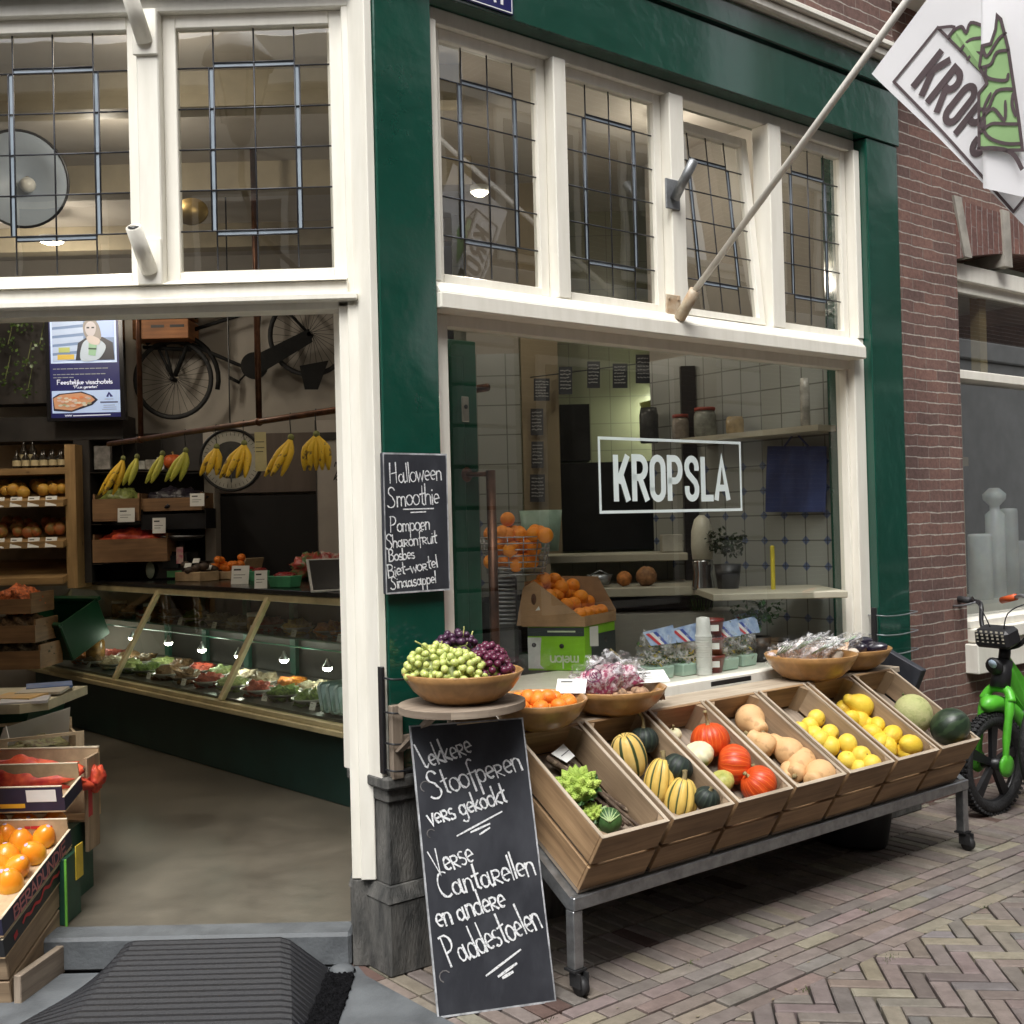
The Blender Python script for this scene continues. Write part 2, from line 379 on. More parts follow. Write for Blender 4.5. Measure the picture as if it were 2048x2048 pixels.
def clinker(cx, cy, lx, ly, ang, cols, B):
    c = FR @ Vector((cx, cy, 0))
    if in_slab(c) or c.y < 2.6: return
    g = bmesh.ops.create_cube(B, size=1)['verts']; zz = rng.gauss(0, .0013)
    for v in g: v.co = Vector((v.co.x*lx, v.co.y*ly, v.co.z*.05))
    fs = {f for v in g for f in v.link_faces}
    top = [f for f in fs if all(v.co.z > 0 for v in f.verts)]
    r = bmesh.ops.inset_individual(B, faces=top, thickness=.007, depth=.0035)
    vs = set(g)|{v for f in r['faces'] for v in f.verts}|{v for f in top for v in f.verts}
    col = rng.choice(cols); k = rng.uniform(.82, 1.14); col = tuple(min(1, x*k*rng.uniform(.96, 1.04)) for x in col)
    for f in {f for v in vs for f in v.link_faces}:
        for l in f.loops: l[cl] = (*col, 1)
    M = Matrix.Translation((cx+rng.gauss(0, .0012), cy+rng.gauss(0, .0012), -.0275+zz)) @ Matrix.Rotation(ang+rng.gauss(0, .009), 4, 'Z') @ Matrix.Rotation(rng.gauss(0, .006), 4, 'X') @ Matrix.Rotation(rng.gauss(0, .004), 4, 'Y')
    for v in vs: v.co = M @ v.co
A, L = .0684, .2052
J = .0085
for r_ in range(6):
    x = -1.6+rng.uniform(0, .2)
    while x < 8:
        clinker(x, .594+A*(r_+.5), L-J, A-J, 0, PC, bm); x += L
for r_ in range(4):
    x = -1.2
    while x < 8:
        clinker(x, .594-L*(r_+.5)+(.03 if int(x/A) % 2 else 0)*0, A-J, L-J, 0, PCn, bm); x += A
bh = bmesh.new(); clm = cl; cl = bh.loops.layers.float_color.new('Col')
ca, sa = math.cos(R(45)), math.sin(R(45))
for k in range(-70, 140):
    for m_ in range(-30, 30):
        for kind in (0, 1):
            if kind == 0: ux, uy, lx, ly = (k+6*m_+1.5)*A, (k+.5)*A, L-J, A-J
            else: ux, uy, lx, ly = (k+6*m_+.5)*A, (k-5+1.5)*A, A-J, L-J
            cx, cy = ux*ca-uy*sa+2.0, ux*sa+uy*ca+1.2
            if .9 < cy < 3.3 and -2 < cx < 8: clinker(cx, cy, lx, ly, R(45), PC, bh)
r = bmesh.ops.bisect_plane(bh, geom=bh.verts[:]+bh.edges[:]+bh.faces[:], plane_co=(0, 1.008, 0), plane_no=(0, 1, 0), clear_inner=True)
bmesh.ops.holes_fill(bh, edges=[e for e in bh.edges if e.is_boundary], sides=8)
me = bpy.data.meshes.new('tmp'); bh.to_mesh(me); bm.from_mesh(me); bh.free(); bpy.data.meshes.remove(me)
for v in bm.verts: v.co = FR @ v.co
bmesh.ops.recalc_face_normals(bm, faces=bm.faces[:])
me = bpy.data.meshes.new('pavement'); bm.to_mesh(me); bm.free(); me.materials.append(pv)
o = bpy.data.objects.new('pavement', me); COL.objects.link(o); struct(o)
mb = MB(); mb.poly([p+Vector((0, 0, .006)) for p in SLAB], thick=.05, off=(0, 0, -1))
struct(mb.build('stone_slab', bluestone))
# weeds and grit in the joints
weedm = mat('moss', (.07, .10, .025), .9, .3, 30)
mb = MB(FR)
for (s_, n_) in ((1.42, 1.06), (1.46, 1.05), (1.0, 1.02), (.2, .62), (2.2, 1.0), (.03, .3), (.9, .6), (1.8, .72)):
    for q in range(16):
        a = rng.uniform(0, 6.3); l = rng.uniform(.008, .02); p = Vector((s_+rng.gauss(0, .02), n_+rng.gauss(0, .007), -.006))
        mb.poly([p, p+Vector((.003, .002, 0)), p+Vector((math.cos(a)*l*.6, math.sin(a)*l*.6, l))])
tag(mb.build('moss', weedm), 'small green moss tufts in the joints between the paving bricks', 'moss', kind='stuff')
litm = mat('leaf_litter', (.16, .11, .05), .9, .4, 30, col2=(.30, .27, .2))
mb = MB(FR)
for q in range(110):
    s_, n_ = rng.uniform(-.1, 4.5), rng.choice((.6, 1.0, rng.uniform(0, 2.6), rng.uniform(.5, 1.1))); a = rng.uniform(0, 6.3); l = rng.uniform(.004, .012); z_ = .0035
    mb.poly([(s_+l*math.cos(a+t)*k_, n_+l*math.sin(a+t)*k_, z_+.002*k_*(t > 3)) for t, k_ in ((0, 1), (1.4, .5), (3.1, .9), (4.5, .45))])
tag(mb.build('litter', litm), 'tiny specks of leaf and paper litter scattered over the paving', 'litter', kind='stuff')
# ------------------------------------------------------------------ room behind the fronts
outer = [(-6, 4.24), (-.56, 4.233), (-.42, 4.16), *[tuple(Rw(s_, -.2, 0).xy) for s_ in (.2, 3.3, 9)], (9, 14), (-6, 14)]
struct(MB().poly([(x, y, .12) for x, y in outer], thick=.12, off=(0, 0, -1)).build('floor', concrete))
struct(MB().poly([(x, y, 3.9) for x, y in outer], thick=.12, off=(0, 0, 1)).build('ceiling', ceilm))
mb = MB()
for (x0, y0), (x1, y1) in (((-6, 4.24), (-6, 14)), ((-6, 14), (9, 14)), ((9, 14), (9, 9))):
    mb.poly([(x0, y0, 0), (x1, y1, 0), (x1, y1, 3.9), (x0, y0, 3.9)])
struct(mb.build('outer_walls', dplaster))
struct(MB().bx(-6, -.72, 9.4, 9.5, .12, 3.9).build('back_wall', plaster))
struct(MB().bx(-5.0, -4.9, 4.3, 9.4, .12, 3.9).build('side_wall', plaster))
# beams under the ceiling
mb = MB()
for y in (5.6, 7.0, 8.4): mb.bx(-4.9, -.2, y, y+.14, 3.72, 3.899)
struct(mb.build('ceiling_beams', mat('beam_paint', (.36, .31, .22), .7, .1, 3)))
# tiled party wall at the right end of the window, with blue corner diamonds
def diamond_tiles(nm, FRb, per=.146, top=2.02):
  tile, nt, b = nodes(nm)
  geo = N(nt, 'NewGeometry'); mp = N(nt, 'Mapping'); inv = FRb.inverted(); mp.inputs['Rotation'].default_value = inv.to_euler(); mp.inputs['Location'].default_value = inv.translation
  nt.links.new(geo.outputs['Position'], mp.inputs[0]); sp = N(nt, 'SeparateXYZ'); nt.links.new(mp.outputs[0], sp.inputs[0])
  ad = N(nt, 'Math', operation='ADD'); nt.links.new(sp.outputs[0], ad.inputs[0]); nt.links.new(sp.outputs[1], ad.inputs[1])
  def tri(src, p):     # distance to the nearest tile joint
      a = N(nt, 'Math', operation='PINGPONG'); a.inputs[1].default_value = p/2; nt.links.new(src, a.inputs[0]); return a.outputs[0]
  tx, tz = tri(ad.outputs[0], per), tri(sp.outputs[2], per)
  su = N(nt, 'Math', operation='ADD'); nt.links.new(tx, su.inputs[0]); nt.links.new(tz, su.inputs[1])
  gt = N(nt, 'Math', operation='GREATER_THAN'); gt.inputs[1].default_value = top; nt.links.new(sp.outputs[2], gt.inputs[0])
  sz = N(nt, 'Math', operation='ADD'); nt.links.new(su.outputs[0], sz.inputs[0]); nt.links.new(gt.outputs[0], sz.inputs[1])
  dm = ramp(nt, [(.0, (.12, .155, .26)), (.021, (.12, .155, .26)), (.0235, (.30, .31, .29))], sz.outputs[0], 'CONSTANT')
  mn = N(nt, 'Math', operation='MINIMUM'); nt.links.new(tx, mn.inputs[0]); nt.links.new(tz, mn.inputs[1])
  jm = ramp(nt, [(0, (.45, .45, .43)), (.002, (.45, .45, .43)), (.0024, (1, 1, 1))], mn.outputs[0], 'CONSTANT')
  mx = N(nt, 'Mix', data_type='RGBA', blend_type='MULTIPLY'); mx.inputs[0].default_value = 1
  nt.links.new(dm.outputs[0], mx.inputs[6]); nt.links.new(jm.outputs[0], mx.inputs[7]); nt.links.new(mx.outputs[2], b.inputs['Base Color']); b.inputs['Roughness'].default_value = .25
  return tile
struct(MB(FR).bx(3.12, 3.25, -1.72, -.2, .12, 2.62).build('party_wall', diamond_tiles('diamond_tiles', FRb)))
struct(MB(FR).bx(3.123, 3.25, -1.72, -.2, 2.62, 3.9).build('party_wall_top', plaster))
struct(MB().bx(-.28, .075, 7.62, 7.75, .12, 2.75).build('tiled_wall', diamond_tiles('plain_diamond_tiles', FW, .2, 1.75)))
struct(MB().bx(-.28, .075, 7.625, 7.75, 2.75, 3.9).build('tiled_wall_top', plaster))
kt, nt, b = nodes('kitchen_tiles')
tc = N(nt, 'TexCoord'); mp = N(nt, 'Mapping'); mp.inputs['Rotation'].default_value = (R(90), 0, 0); nt.links.new(tc.outputs['Object'], mp.inputs[0])
bt = N(nt, 'TexBrick', _Scale=1, _Color1=(.27, .27, .18, 1), _Color2=(.255, .255, .17, 1), _Mortar=(.17, .17, .12, 1), _Mortar_Size=.003, _Brick_Width=.15, _Row_Height=.2); bt.offset = 0
nt.links.new(mp.outputs[0], bt.inputs[0]); nt.links.new(bt.outputs[0], b.inputs['Base Color']); b.inputs['Roughness'].default_value = .3
struct(MB().bx(-.4, 1.9, 8.35, 8.45, .12, 3.9).build('kitchen_wall', kt))
struct(MB().bx(.085, .335, 7.6, 7.73, .12, 3.9).build('kitchen_pier', mat('beige_wall', (.29, .235, .155), .8, .05, 3)))
struct(MB().bx(-.72, -.62, 7.75, 9.4, .12, 3.9).build('inner_wall', plaster))

# ------------------------------------------------------------------ the shop building
shop = thing('shop_building', 'corner shop with cream window frames and glossy green pilasters and fascia', 'shop', P0)
def part(name, m, mb, parent=shop): return mb.build(name, m, parent)
# green pilasters (s along the window front, n outwards)
part('pilaster', green, MB(FR).bx(.035, .285, -.3, -.02, .69, 3.575, .004))
part('pilaster', green, MB(FR).bx(3.035, 3.318, -.3, -.012, .60, 3.575, .004))
part('pilaster', green, MB(FL).bx(-1.78, -1.50, -.12, .2, .69, 3.575, .004))
# white board on the reveal of the corner pilaster and jamb of the entrance
part('corner_board', white, MB(FR).bx(.0, .033, -.30, -.03, .70, 4.3, .003))
mb = MB(FL); mb.bx(-.055, .05, .0, .10, .32, 2.41, .003); mb.bx(-.02, .035, -.018, 0, .32, 2.41, .003)
part('door_jamb', white, mb)
part('door_jamb', white, MB(FL).bx(-1.50, -1.42, .0, .10, .32, 2.41, .003))
# stone plinths
def plinth(s0, s1):
    mb = MB(FR)
    mb.bx(s0, s1, -.28, 0, 0, .262, .006)
    mb.hexa([Vector((s0-.004, 0+.004, .262)), Vector((s1+.004, .004, .262)), Vector((s1+.004, -.28, .262)), Vector((s0-.004, -.28, .262)),
             Vector((s0+.012, -.014, .315)), Vector((s1-.012, -.014, .315)), Vector((s1-.012, -.28, .315)), Vector((s0+.012, -.28, .315))])
    mb.bx(s0+.022, s1-.022, -.28, -.028, .315, .612, .004)
    mb.bx(s0+.012, s1-.012, -.28, -.016, .612, .66, .006)
    mb.bx(s0-.004, s1+.004, -.28, .006, .66, .708, .01)
    mb.bx(s0+.02, s1-.02, -.28, -.008, .708, .728, .004)
    part('stone_plinth', stone_dark, mb)
plinth(.0, .32); plinth(3.03, 3.36)
mb = MB(FL); mb.bx(-.06, .07, .002, .13, 0, .318, .006); part('stone_plinth', stone_dark, mb)
part('threshold', bluestone, MB(FL).bx(-1.5, -.065, -.0, .135, 0, .124, .012))
# green fascia along the window front, with groove, white moulding and brick above
mb = MB(FR); mb.bx(.035, 3.33, -.3, -.004, 3.578, 3.862, .004); mb.bx(.035, 3.33, -.3, -.02, 3.862, 3.876); mb.bx(.035, 3.345, -.3, .012, 3.876, 4.0, .006)
part('fascia', green, mb)
mb = MB(FL); mb.bx(-1.8, .02, -.06, .2, 3.578, 3.862, .004); mb.bx(-1.8, .02, -.08, .2, 3.868, 4.0, .006); part('fascia', green, mb)
mb = MB(FR); mb.bx(.0, 3.37, -.3, .05, 4.003, 4.05, .008); mb.bx(.0, 3.37, -.3, .075, 4.053, 4.085, .006)
part('cornice', white, mb)
mb = MB(FL); mb.bx(-2, .0, -.12, .2, 4.003, 4.085, .008); part('cornice', white, mb)
part('upper_wall', brickR, MB(FR).bx(.0, 3.32, -.4, -.02, 4.09, 8.0))
part('upper_wall', brickR, MB(FL).bx(-6, -.02, 0.02, .4, 4.09, 8.0))
part('side_brickwork', brickR, MB(FL).bx(-6, -1.78, 0.02, .25, 0, 4.09))
# transom frames, window front
FZ = (-.16, -.085)
def rows(mb, s0, s1, z0, z1, y0=FZ[0], y1=FZ[1]): mb.bx(s0, s1, y0, y1, z0, z1, .004)
mb = MB(FR)
rows(mb, .287, 3.033, 3.515, 3.577)
for s0, s1 in ((.287, .335), (.915, .985), (1.598, 1.69), (2.29, 2.385), (2.985, 3.033)): mb.bx(s0, s1, -.16, -.055, 2.52, 3.515, .004)
part('transom_frame', white, mb)
mb = MB(FR)
mb.bx(.287, 2.97, -.16, .0, 2.405, 2.47, .006)
mb.hexa([Vector(p) for p in ((.29, -.004, 2.47), (2.965, -.004, 2.47), (2.965, -.16, 2.47), (.29, -.16, 2.47), (.29, -.05, 2.515), (2.965, -.05, 2.515), (2.965, -.16, 2.54), (.29, -.16, 2.54))])
mb.bx(.287, 2.95, -.16, -.09, 2.36, 2.405)
part('transom_beam', white, mb)
mb = MB(FR); mb.bx(2.945, 3.033, -.17, -.06, .70, 2.52, .004); part('window_stile', white, mb); part('window_bead', white, MB(FR).bx(2.925, 2.945, -.165, -.10, .87, 2.36, .003)); part('window_stile', white, MB(FR).bx(.287, .375, -.17, -.085, .70, 2.40, .004))
mb = MB(FR); mb.bx(.29, 3.03, -.17, -.075, .78, .862, .004); mb.bx(.3, 3.02, -.17, -.055, .70, .78, .004)
part('window_rail', white, mb)
sl0 = RP(1380, 1285, -.054); part('letter_slot', blackm, MB(FR).bx(sl0.x-.14, sl0.x+.14, -.0545, -.0535, sl0.z-.011, sl0.z+.011))
part('under_wall', stone_dark, MB(FR).bx(.3, 3.04, -.2, -.075, 0, .70))
# leaded transom lights
def sash(M, x0, x1, y, z0, z1, fw=.045, side=1):
    """one leaded light in frame M: x across, y depth (side = outward sign), z up"""
    o = side
    mb = MB(M); d0, d1 = y-o*.02, y+o*.022
    mb.bx(x0-fw, x0, d0, d1, z0-fw, z1+fw, .003); mb.bx(x1, x1+fw, d0, d1, z0-fw, z1+fw, .003)
    mb.bx(x0, x1, d0, d1, z1, z1+fw, .003)
    mb.hexa([M_ for M_ in [Vector(p) for p in ((x0, d0, z0-fw), (x1, d0, z0-fw), (x1, d1, z0-fw), (x0, d1, z0-fw), (x0, d0, z0), (x1, d0, z0), (x1, d1, z0-.014), (x0, d1, z0-.014))]])
    win = mb.build('transom_window', white, shop)
    g = MB(M); g.poly([(x0-.003, y, z0-.003), (x1+.003, y, z0-.003), (x1+.003, y, z1+.003), (x0-.003, y, z1+.003)]); g.build('pane', pane, win)
    l = MB(M); w_, h_ = x1-x0, z1-z0; X = lambda t: x0+w_*t; Zz = lambda t: z0+h_*t; yy = y+o*.003
    c1, c2, c3 = .235, .5, .765; r1, r5 = .16, .84
    def came(xa, za, xb, zb, t=.0062):
        l.tube([(xa, yy, za), (xb, yy, zb)], t*.5, 6)
    for r_ in (.16, .33, .5, .67, .84): came(X(0), Zz(r_), X(1), Zz(r_))
    came(X(c2), Zz(0), X(c2), Zz(1))
    e = .018/w_*1.0
    for c in (c1, c3):
        came(X(c), Zz(0), X(c), Zz(1))
    for c in (c1-e, c3+e): came(X(c), Zz(r1), X(c), Zz(r5))
    eh = .018/h_
    came(X(c1), Zz(r1-eh), X(c3), Zz(r1-eh)); came(X(c1), Zz(r5+eh), X(c3), Zz(r5+eh))
    l.build('leading', lead, win)
    s_ = MB(M); q = y+o*.0015
    for a, b_ in ((c1-e, c1), (c3, c3+e)): s_.poly([(X(a), q, Zz(r1)), (X(b_), q, Zz(r1)), (X(b_), q, Zz(r5)), (X(a), q, Zz(r5))])
    for a, b_ in ((r1-eh, r1), (r5, r5+eh)): s_.poly([(X(c1), q, Zz(a)), (X(c3), q, Zz(a)), (X(c3), q, Zz(b_)), (X(c1), q, Zz(b_))])
    s_.build('pale_border', paleglass, win)
    return win
for i, (a, b_) in enumerate(((.383, .868), (1.03, 1.55), (1.748, 2.235), (2.435, 2.935))):
    if i == 2:     # this light is tilted open, its top leaning into the room
        T = FR @ Matrix.Translation((0, -.12, 2.53)) @ Matrix.Rotation(R(5.5), 4, 'X') @ Matrix.Translation((0, .12, -2.53))
        sash(T, a, b_, -.115, 2.575, 3.425)
    else: sash(FR, a, b_, -.13, 2.575, 3.47)
# entrance front: transom lights, mullion, head rail
for a, b_ in ((-1.39, -.822), (-.64, -.072)): sash(FL, a, b_, .05, 2.567, 3.46, .05, -1)
mb = MB(FL)
mb.bx(-1.5, .02, .0, .12, 3.51, 3.577, .004); mb.bx(-.772, -.69, -.022, .1, 2.50, 3.51, .005); mb.bx(-1.5, -1.44, 0, .1, 2.5, 3.51, .004)
mb.bx(-.022, .03, .0, .1, 2.41, 3.51, .004); mb.bx(.03, .052, -.012, .1, 2.41, 3.577, .003)
part('transom_frame', white, mb)
mb = MB(FL)
mb.hexa([Vector(p) for p in ((-1.5, -.035, 2.5), (-.02, -.035, 2.5), (-.02, .1, 2.5), (-1.5, .1, 2.5), (-1.5, .028, 2.525), (-.02, .028, 2.525), (-.02, .1, 2.53), (-1.5, .1, 2.53))])
mb.bx(-1.5, -.016, -.02, .1, 2.452, 2.498, .003); mb.bx(-1.5, .02, -.045, .1, 2.425, 2.45, .004); mb.bx(-1.45, -.055, .0, .1, 2.40, 2.425)
part('door_head', white, mb)
# big shop window
mb = MB(FR); mb.poly([(.37, -.14, .858), (2.93, -.14, .858), (2.93, -.14, 2.362), (.37, -.14, 2.362)])
shop_pane = mb.build('shop_window_pane', pane2, shop)

# ------------------------------------------------------------------ stroke lettering
def arc(cx, cy, rx, ry, a0, a1, n=10): return [(cx+rx*math.cos(R(a0+(a1-a0)*i/n)), cy+ry*math.sin(R(a0+(a1-a0)*i/n))) for i in range(n+1)]
o_ = arc(.2, .25, .2, .25, 60, 420, 14)
GL = {
 'a': (.52, [arc(.17, .24, .165, .22, 55, 395, 14), [(.36, .52), (.37, .08), (.43, .0), (.52, .07)]]), 'b': (.44, [[(.02, 1), (.02, 0)], arc(.2, .24, .18, .24, 180, -180, 14)]),
 'c': (.38, [arc(.2, .25, .2, .25, 50, 310)]), 'd': (.46, [arc(.19, .24, .19, .24, 50, 400, 14), [(.38, 1), (.38, 0)]]),
 'e': (.42, [[(.03, .24), (.36, .29)]+arc(.2, .27, .17, .24, 5, 300, 12)]), 'f': (.36, [arc(.27, .78, .14, .2, 40, 180, 6)+[(.13, -.25)], [(0, .45), (.3, .47)]]),
 'g': (.46, [arc(.19, .26, .19, .24, 50, 400, 14), [(.38, .5), (.38, -.15)]+arc(.2, -.17, .18, .18, 0, -150, 6)]),
 'h': (.42, [[(.02, 1), (.02, 0)], [(.02, .3)]+arc(.19, .33, .15, .17, 150, 0, 6)+[(.34, 0)]]), 'i': (.14, [[(.05, .5), (.06, 0)], [(.05, .7), (.06, .73)]]),
 'j': (.2, [[(.12, .5), (.12, -.15)]+arc(0, -.15, .12, .15, 0, -120, 5), [(.12, .7), (.13, .73)]]), 'k': (.4, [[(.03, .95), (.02, 0)], [(.32, .48), (.04, .2), (.36, 0)]]),
 'l': (.14, [[(.05, 1), (.06, 0)]]), 'm': (.6, [[(.02, .5), (.02, 0)], [(.02, .3)]+arc(.15, .33, .12, .16, 150, 0, 5)+[(.27, .02)], [(.27, .3)]+arc(.4, .33, .12, .16, 150, 0, 5)+[(.53, 0)]]),
 'n': (.42, [[(.02, .5), (.02, 0)], [(.02, .3)]+arc(.19, .33, .15, .17, 150, 0, 6)+[(.34, 0)]]), 'o': (.44, [o_]), 'p': (.44, [[(.03, .52), (.02, -.42)], arc(.2, .26, .18, .24, 180, -180, 14)]),
 'r': (.42, [[(.03, .52), (.03, 0)], [(.03, .5)]+arc(.18, .38, .16, .13, 90, -90, 6)+[(.05, .24), (.36, 0)]]),
 's': (.38, [arc(.18, .38, .14, .13, 50, 230, 7)+[(.2, .26)]+arc(.18, .12, .15, .13, 60, -140, 7)]), 't': (.34, [[(.17, .95), (.15, .08), (.26, .0)], [(0, .52), (.32, .58)]]),
 'u': (.42, [[(.03, .5), (.03, .15)]+arc(.19, .16, .16, .16, 180, 340, 6)+[(.36, .5), (.37, 0)]]), 'v': (.38, [[(.0, .5), (.17, 0), (.34, .52)]]),
 'w': (.56, [[(.0, .5), (.13, 0), (.26, .42), (.38, 0), (.52, .52)]]), 'x': (.36, [[(0, .5), (.3, 0)], [(.3, .5), (0, 0)]]), 'y': (.4, [[(0, .5), (.17, .05)], [(.36, .5), (.1, -.4)]]), 'z': (.36, [[(0, .5), (.32, .5), (0, 0), (.33, 0)]]),
 'H': (.6, [[(.06, 1), (.0, 0)], [(.44, 1.02), (.42, 0)], [(.0, .46), (.46, .52)]]), 'S': (.58, [arc(.28, .76, .2, .22, 20, 220, 8)+[(.32, .48)]+arc(.2, .18, .26, .24, 50, -150, 9)]),
 'P': (.55, [[(.05, 1), (.0, 0)], [(-.04, .96)]+arc(.14, .72, .3, .27, 90, -90, 9)+[(.02, .42)]]), 'B': (.52, [[(.03, 1), (.0, 0)], [(.0, .98)]+arc(.16, .76, .22, .22, 90, -90, 7)+[(.05, .53)]+arc(.18, .26, .25, .26, 90, -90, 8)+[(0, 0)]]),
 'L': (.42, [[(.0, 1.05), (.12, .05), (.2, .0), (.33, .12)]]), 'V': (.52, [[(.0, 1), (.2, 0), (.44, 1.02)]]), 'C': (.56, [arc(.3, .48, .3, .48, 60, 300, 12)]),
 'F': (.5, [[(.03, 1), (.03, 0)], [(.03, .97), (.42, .97)], [(.03, .52), (.36, .52)]]), 'R': (.5, [[(.03, 1), (.03, 0)], [(.03, 1)]+arc(.16, .74, .22, .26, 90, -90, 7)+[(.03, .48), (.44, 0)]]),
 'O': (.62, [arc(.28, .5, .28, .5, 90, 450, 18)]), 'D': (.55, [[(.03, 1), (.03, 0)], [(.03, 1)]+arc(.1, .5, .36, .5, 90, -90, 8)+[(.03, 0)]]), 'E': (.48, [[(.4, 1), (.03, 1), (.03, 0), (.4, 0)], [(.03, .5), (.34, .5)]]),
 'A': (.55, [[(0, 0), (.22, 1), (.46, 0)], [(.09, .35), (.37, .35)]]), 'T': (.5, [[(0, 1), (.46, 1)], [(.23, 1), (.23, 0)]]), 'K': (.5, [[(.03, 1), (.03, 0)], [(.42, 1), (.05, .45)], [(.14, .56), (.44, 0)]]),
 'N': (.55, [[(.03, 0), (.03, 1), (.43, 0), (.43, 1)]]), 'M': (.65, [[(.03, 0), (.03, 1), (.28, .3), (.53, 1), (.53, 0)]]), 'I': (.2, [[(.06, 1), (.06, 0)]]), 'U': (.55, [[(.03, 1), (.03, .25)]+arc(.24, .25, .21, .25, 180, 360, 8)+[(.45, 1)]]),
 '-': (.4, [[(.03, .3), (.3, .34)]]), '"': (.3, [[(.05, 1), (.05, .8)], [(.17, 1), (.17, .8)]]), '.': (.16, [[(.04, .0), (.05, .03)]]), ' ': (.3, []),
 '1': (.3, [[(.03, .8), (.16, 1), (.16, 0)]]), '2': (.46, [arc(.2, .75, .2, .25, 160, -30, 7)+[(.02, 0), (.42, 0)]]), '9': (.46, [arc(.2, .72, .19, .26, 0, 360, 12), [(.39, .72), (.3, 0)]]), '5': (.46, [[(.38, 1), (.06, 1), (.04, .55)]+arc(.18, .3, .2, .28, 110, -130, 8)]),
}
def write(mb, text, org, ux, uy, size, wd, n, wob=0.0, sx=1.0, lift=.0, fit=None):
    """letters as flat strokes lying on a surface; fit = total width"""
    if fit:
        tot = sum(GL[c][0] for c in text if c in GL); sx = fit/(tot*size)
    org, ux, uy = Vector(org), Vector(ux), Vector(uy); x = 0
    for c in text:
        adv, st = GL.get(c, (.3, []))
        dy = rng.gauss(0, wob*.6); sc = 1+rng.gauss(0, wob)
        for k, s_ in enumerate(st):
            pts = [org+ux*((x+px*sx*sc)*size)+uy*((py*sc+dy)*size) for px, py in s_]
            if wob: ws = [wd*(.55+.75*rng.random()) for _ in pts]
            else: ws = wd
            mb.ribbon(pts, n, ws, lift+k*.0002)
        x += adv*sx
    return x*size
# ------------------------------------------------------------------ window lettering (decal on the shop window)
decal = mat('white_window_film', (.66, .74, .73), .5, .03, 10)
dc = thing('window_lettering', 'white block capital shop name in a thin rectangular frame on the shop window', 'sign', Rw(1.66, -.137, 1.63))
mb = MB(FR); y = -.1372; x0, x1, z0, z1 = 1.185, 2.118, 1.63, 1.963; t = .013
for p in (((x0, z0), (x1, z0+t)), ((x0, z1-t), (x1, z1)), ((x0, z0+t), (x0+t, z1-t)), ((x1-t, z0+t), (x1, z1-t))):
    (a, b_), (c, d) = p; mb.poly([(a, y, b_), (c, y, b_), (c, y, d), (a, y, d)])
mb.build('border', decal, dc)
def blockS(w_, h_): return arc(w_/2, h_-.21, w_/2, .21, 0, 180, 10)+[(0, h_-.30)]+[(w_*.12, h_*.6), (w_*.88, h_*.42)]+[(w_, .30)]+[(w_/2+w_/2*math.cos(R(a)), .21+.21*math.sin(R(a))) for a in range(0, -181, -18)]
w_, h_ = .30, 1.0
BLK = {'K': [[(0, 0), (0, 1)], [(w_*.95, 1), (.07, .44)], [(.13, .56), (w_*.97, 0)]], 'R': [[(0, 0), (0, 1), (.14, 1)]+[(.14+.16*math.sin(R(a)), .76+.24*math.cos(R(a))) for a in range(18, 181, 18)]+[(0, .52)], [(.14, .52), (w_*1.05, 0)]],
 'O': [[(0, .24)]+[(0, .76)]+[(.15+.15*math.cos(R(a)), .78+.22*math.sin(R(a))) for a in range(162, -1, -18)]+[(.3, .24)]+[(.15+.15*math.cos(R(a)), .22+.22*math.sin(R(a))) for a in range(-18, -181, -18)]],
 'P': [[(0, 0), (0, 1), (.14, 1)]+[(.14+.16*math.sin(R(a)), .72+.28*math.cos(R(a))) for a in range(18, 181, 18)]+[(0, .44)]],
 'S': [[(.29, .76)]+[(.15+.14*math.cos(R(a)), .80+.2*math.sin(R(a))) for a in range(0, 181, 18)]+[(.01, .74), (.05, .62), (.25, .40), (.29, .28)]+[(.15+.14*math.cos(R(a)), .2+.2*math.sin(R(a))) for a in range(0, -181, -18)]+[(.01, .25)]],
 'L': [[(0, 1), (0, 0), (.25, 0)]], 'A': [[(-.02, 0), (.15, 1), (.32, 0)], [(.05, .26), (.25, .26)]]}
def block(mb, text, org, ux, uy, h, wid, n, lift=0, sx=1.0, adv=.43):
    org, ux, uy = Vector(org), Vector(ux), Vector(uy); x = 0
    for c in text:
        for k, s_ in enumerate(BLK[c]):
            mb.ribbon([org+ux*((x+px)*sx*h)+uy*(py*h) for px, py in s_], n, wid, lift+k*.0004)
        x += adv*(1.0 if c != 'L' else .86)
mb = MB(FR); block(mb, 'KROPSLA', (1.287, y, 1.693), (1, 0, 0), (0, 0, 1), .182, .031, (0, 1, 0), 0, 1.30, .472); mb.build('lettering', decal, dc)

# ------------------------------------------------------------------ street name sign
enamel = mat('blue_enamel', (.012, .015, .10), .15, .05, 5, coat=.5); wpaint = mat('white_enamel', (.8, .8, .8), .3, .03, 5)
sg = thing('street_sign', 'dark blue enamel street name plate with white capitals above the green pilaster', 'street sign', Rw(.4, -.004, 3.6))
MB(FR).bx(.13, .665, -.004, .006, 3.592, 3.76, .003).build('plate', enamel, sg)
mb = MB(FR); write(mb, 'STRAAT', (.30, .0065, 3.624), (1, 0, 0), (0, 0, 1), .092, .013, (0, 1, 0), fit=.335); mb.build('lettering', wpaint, sg)
mb = MB(FR); mb.ribbon([(.14, .0064, 3.599), (.656, .0064, 3.599), (.656, .0064, 3.753), (.14, .0064, 3.753)], (0, 1, 0), .004, close=True); mb.build('white_line', wpaint, sg)

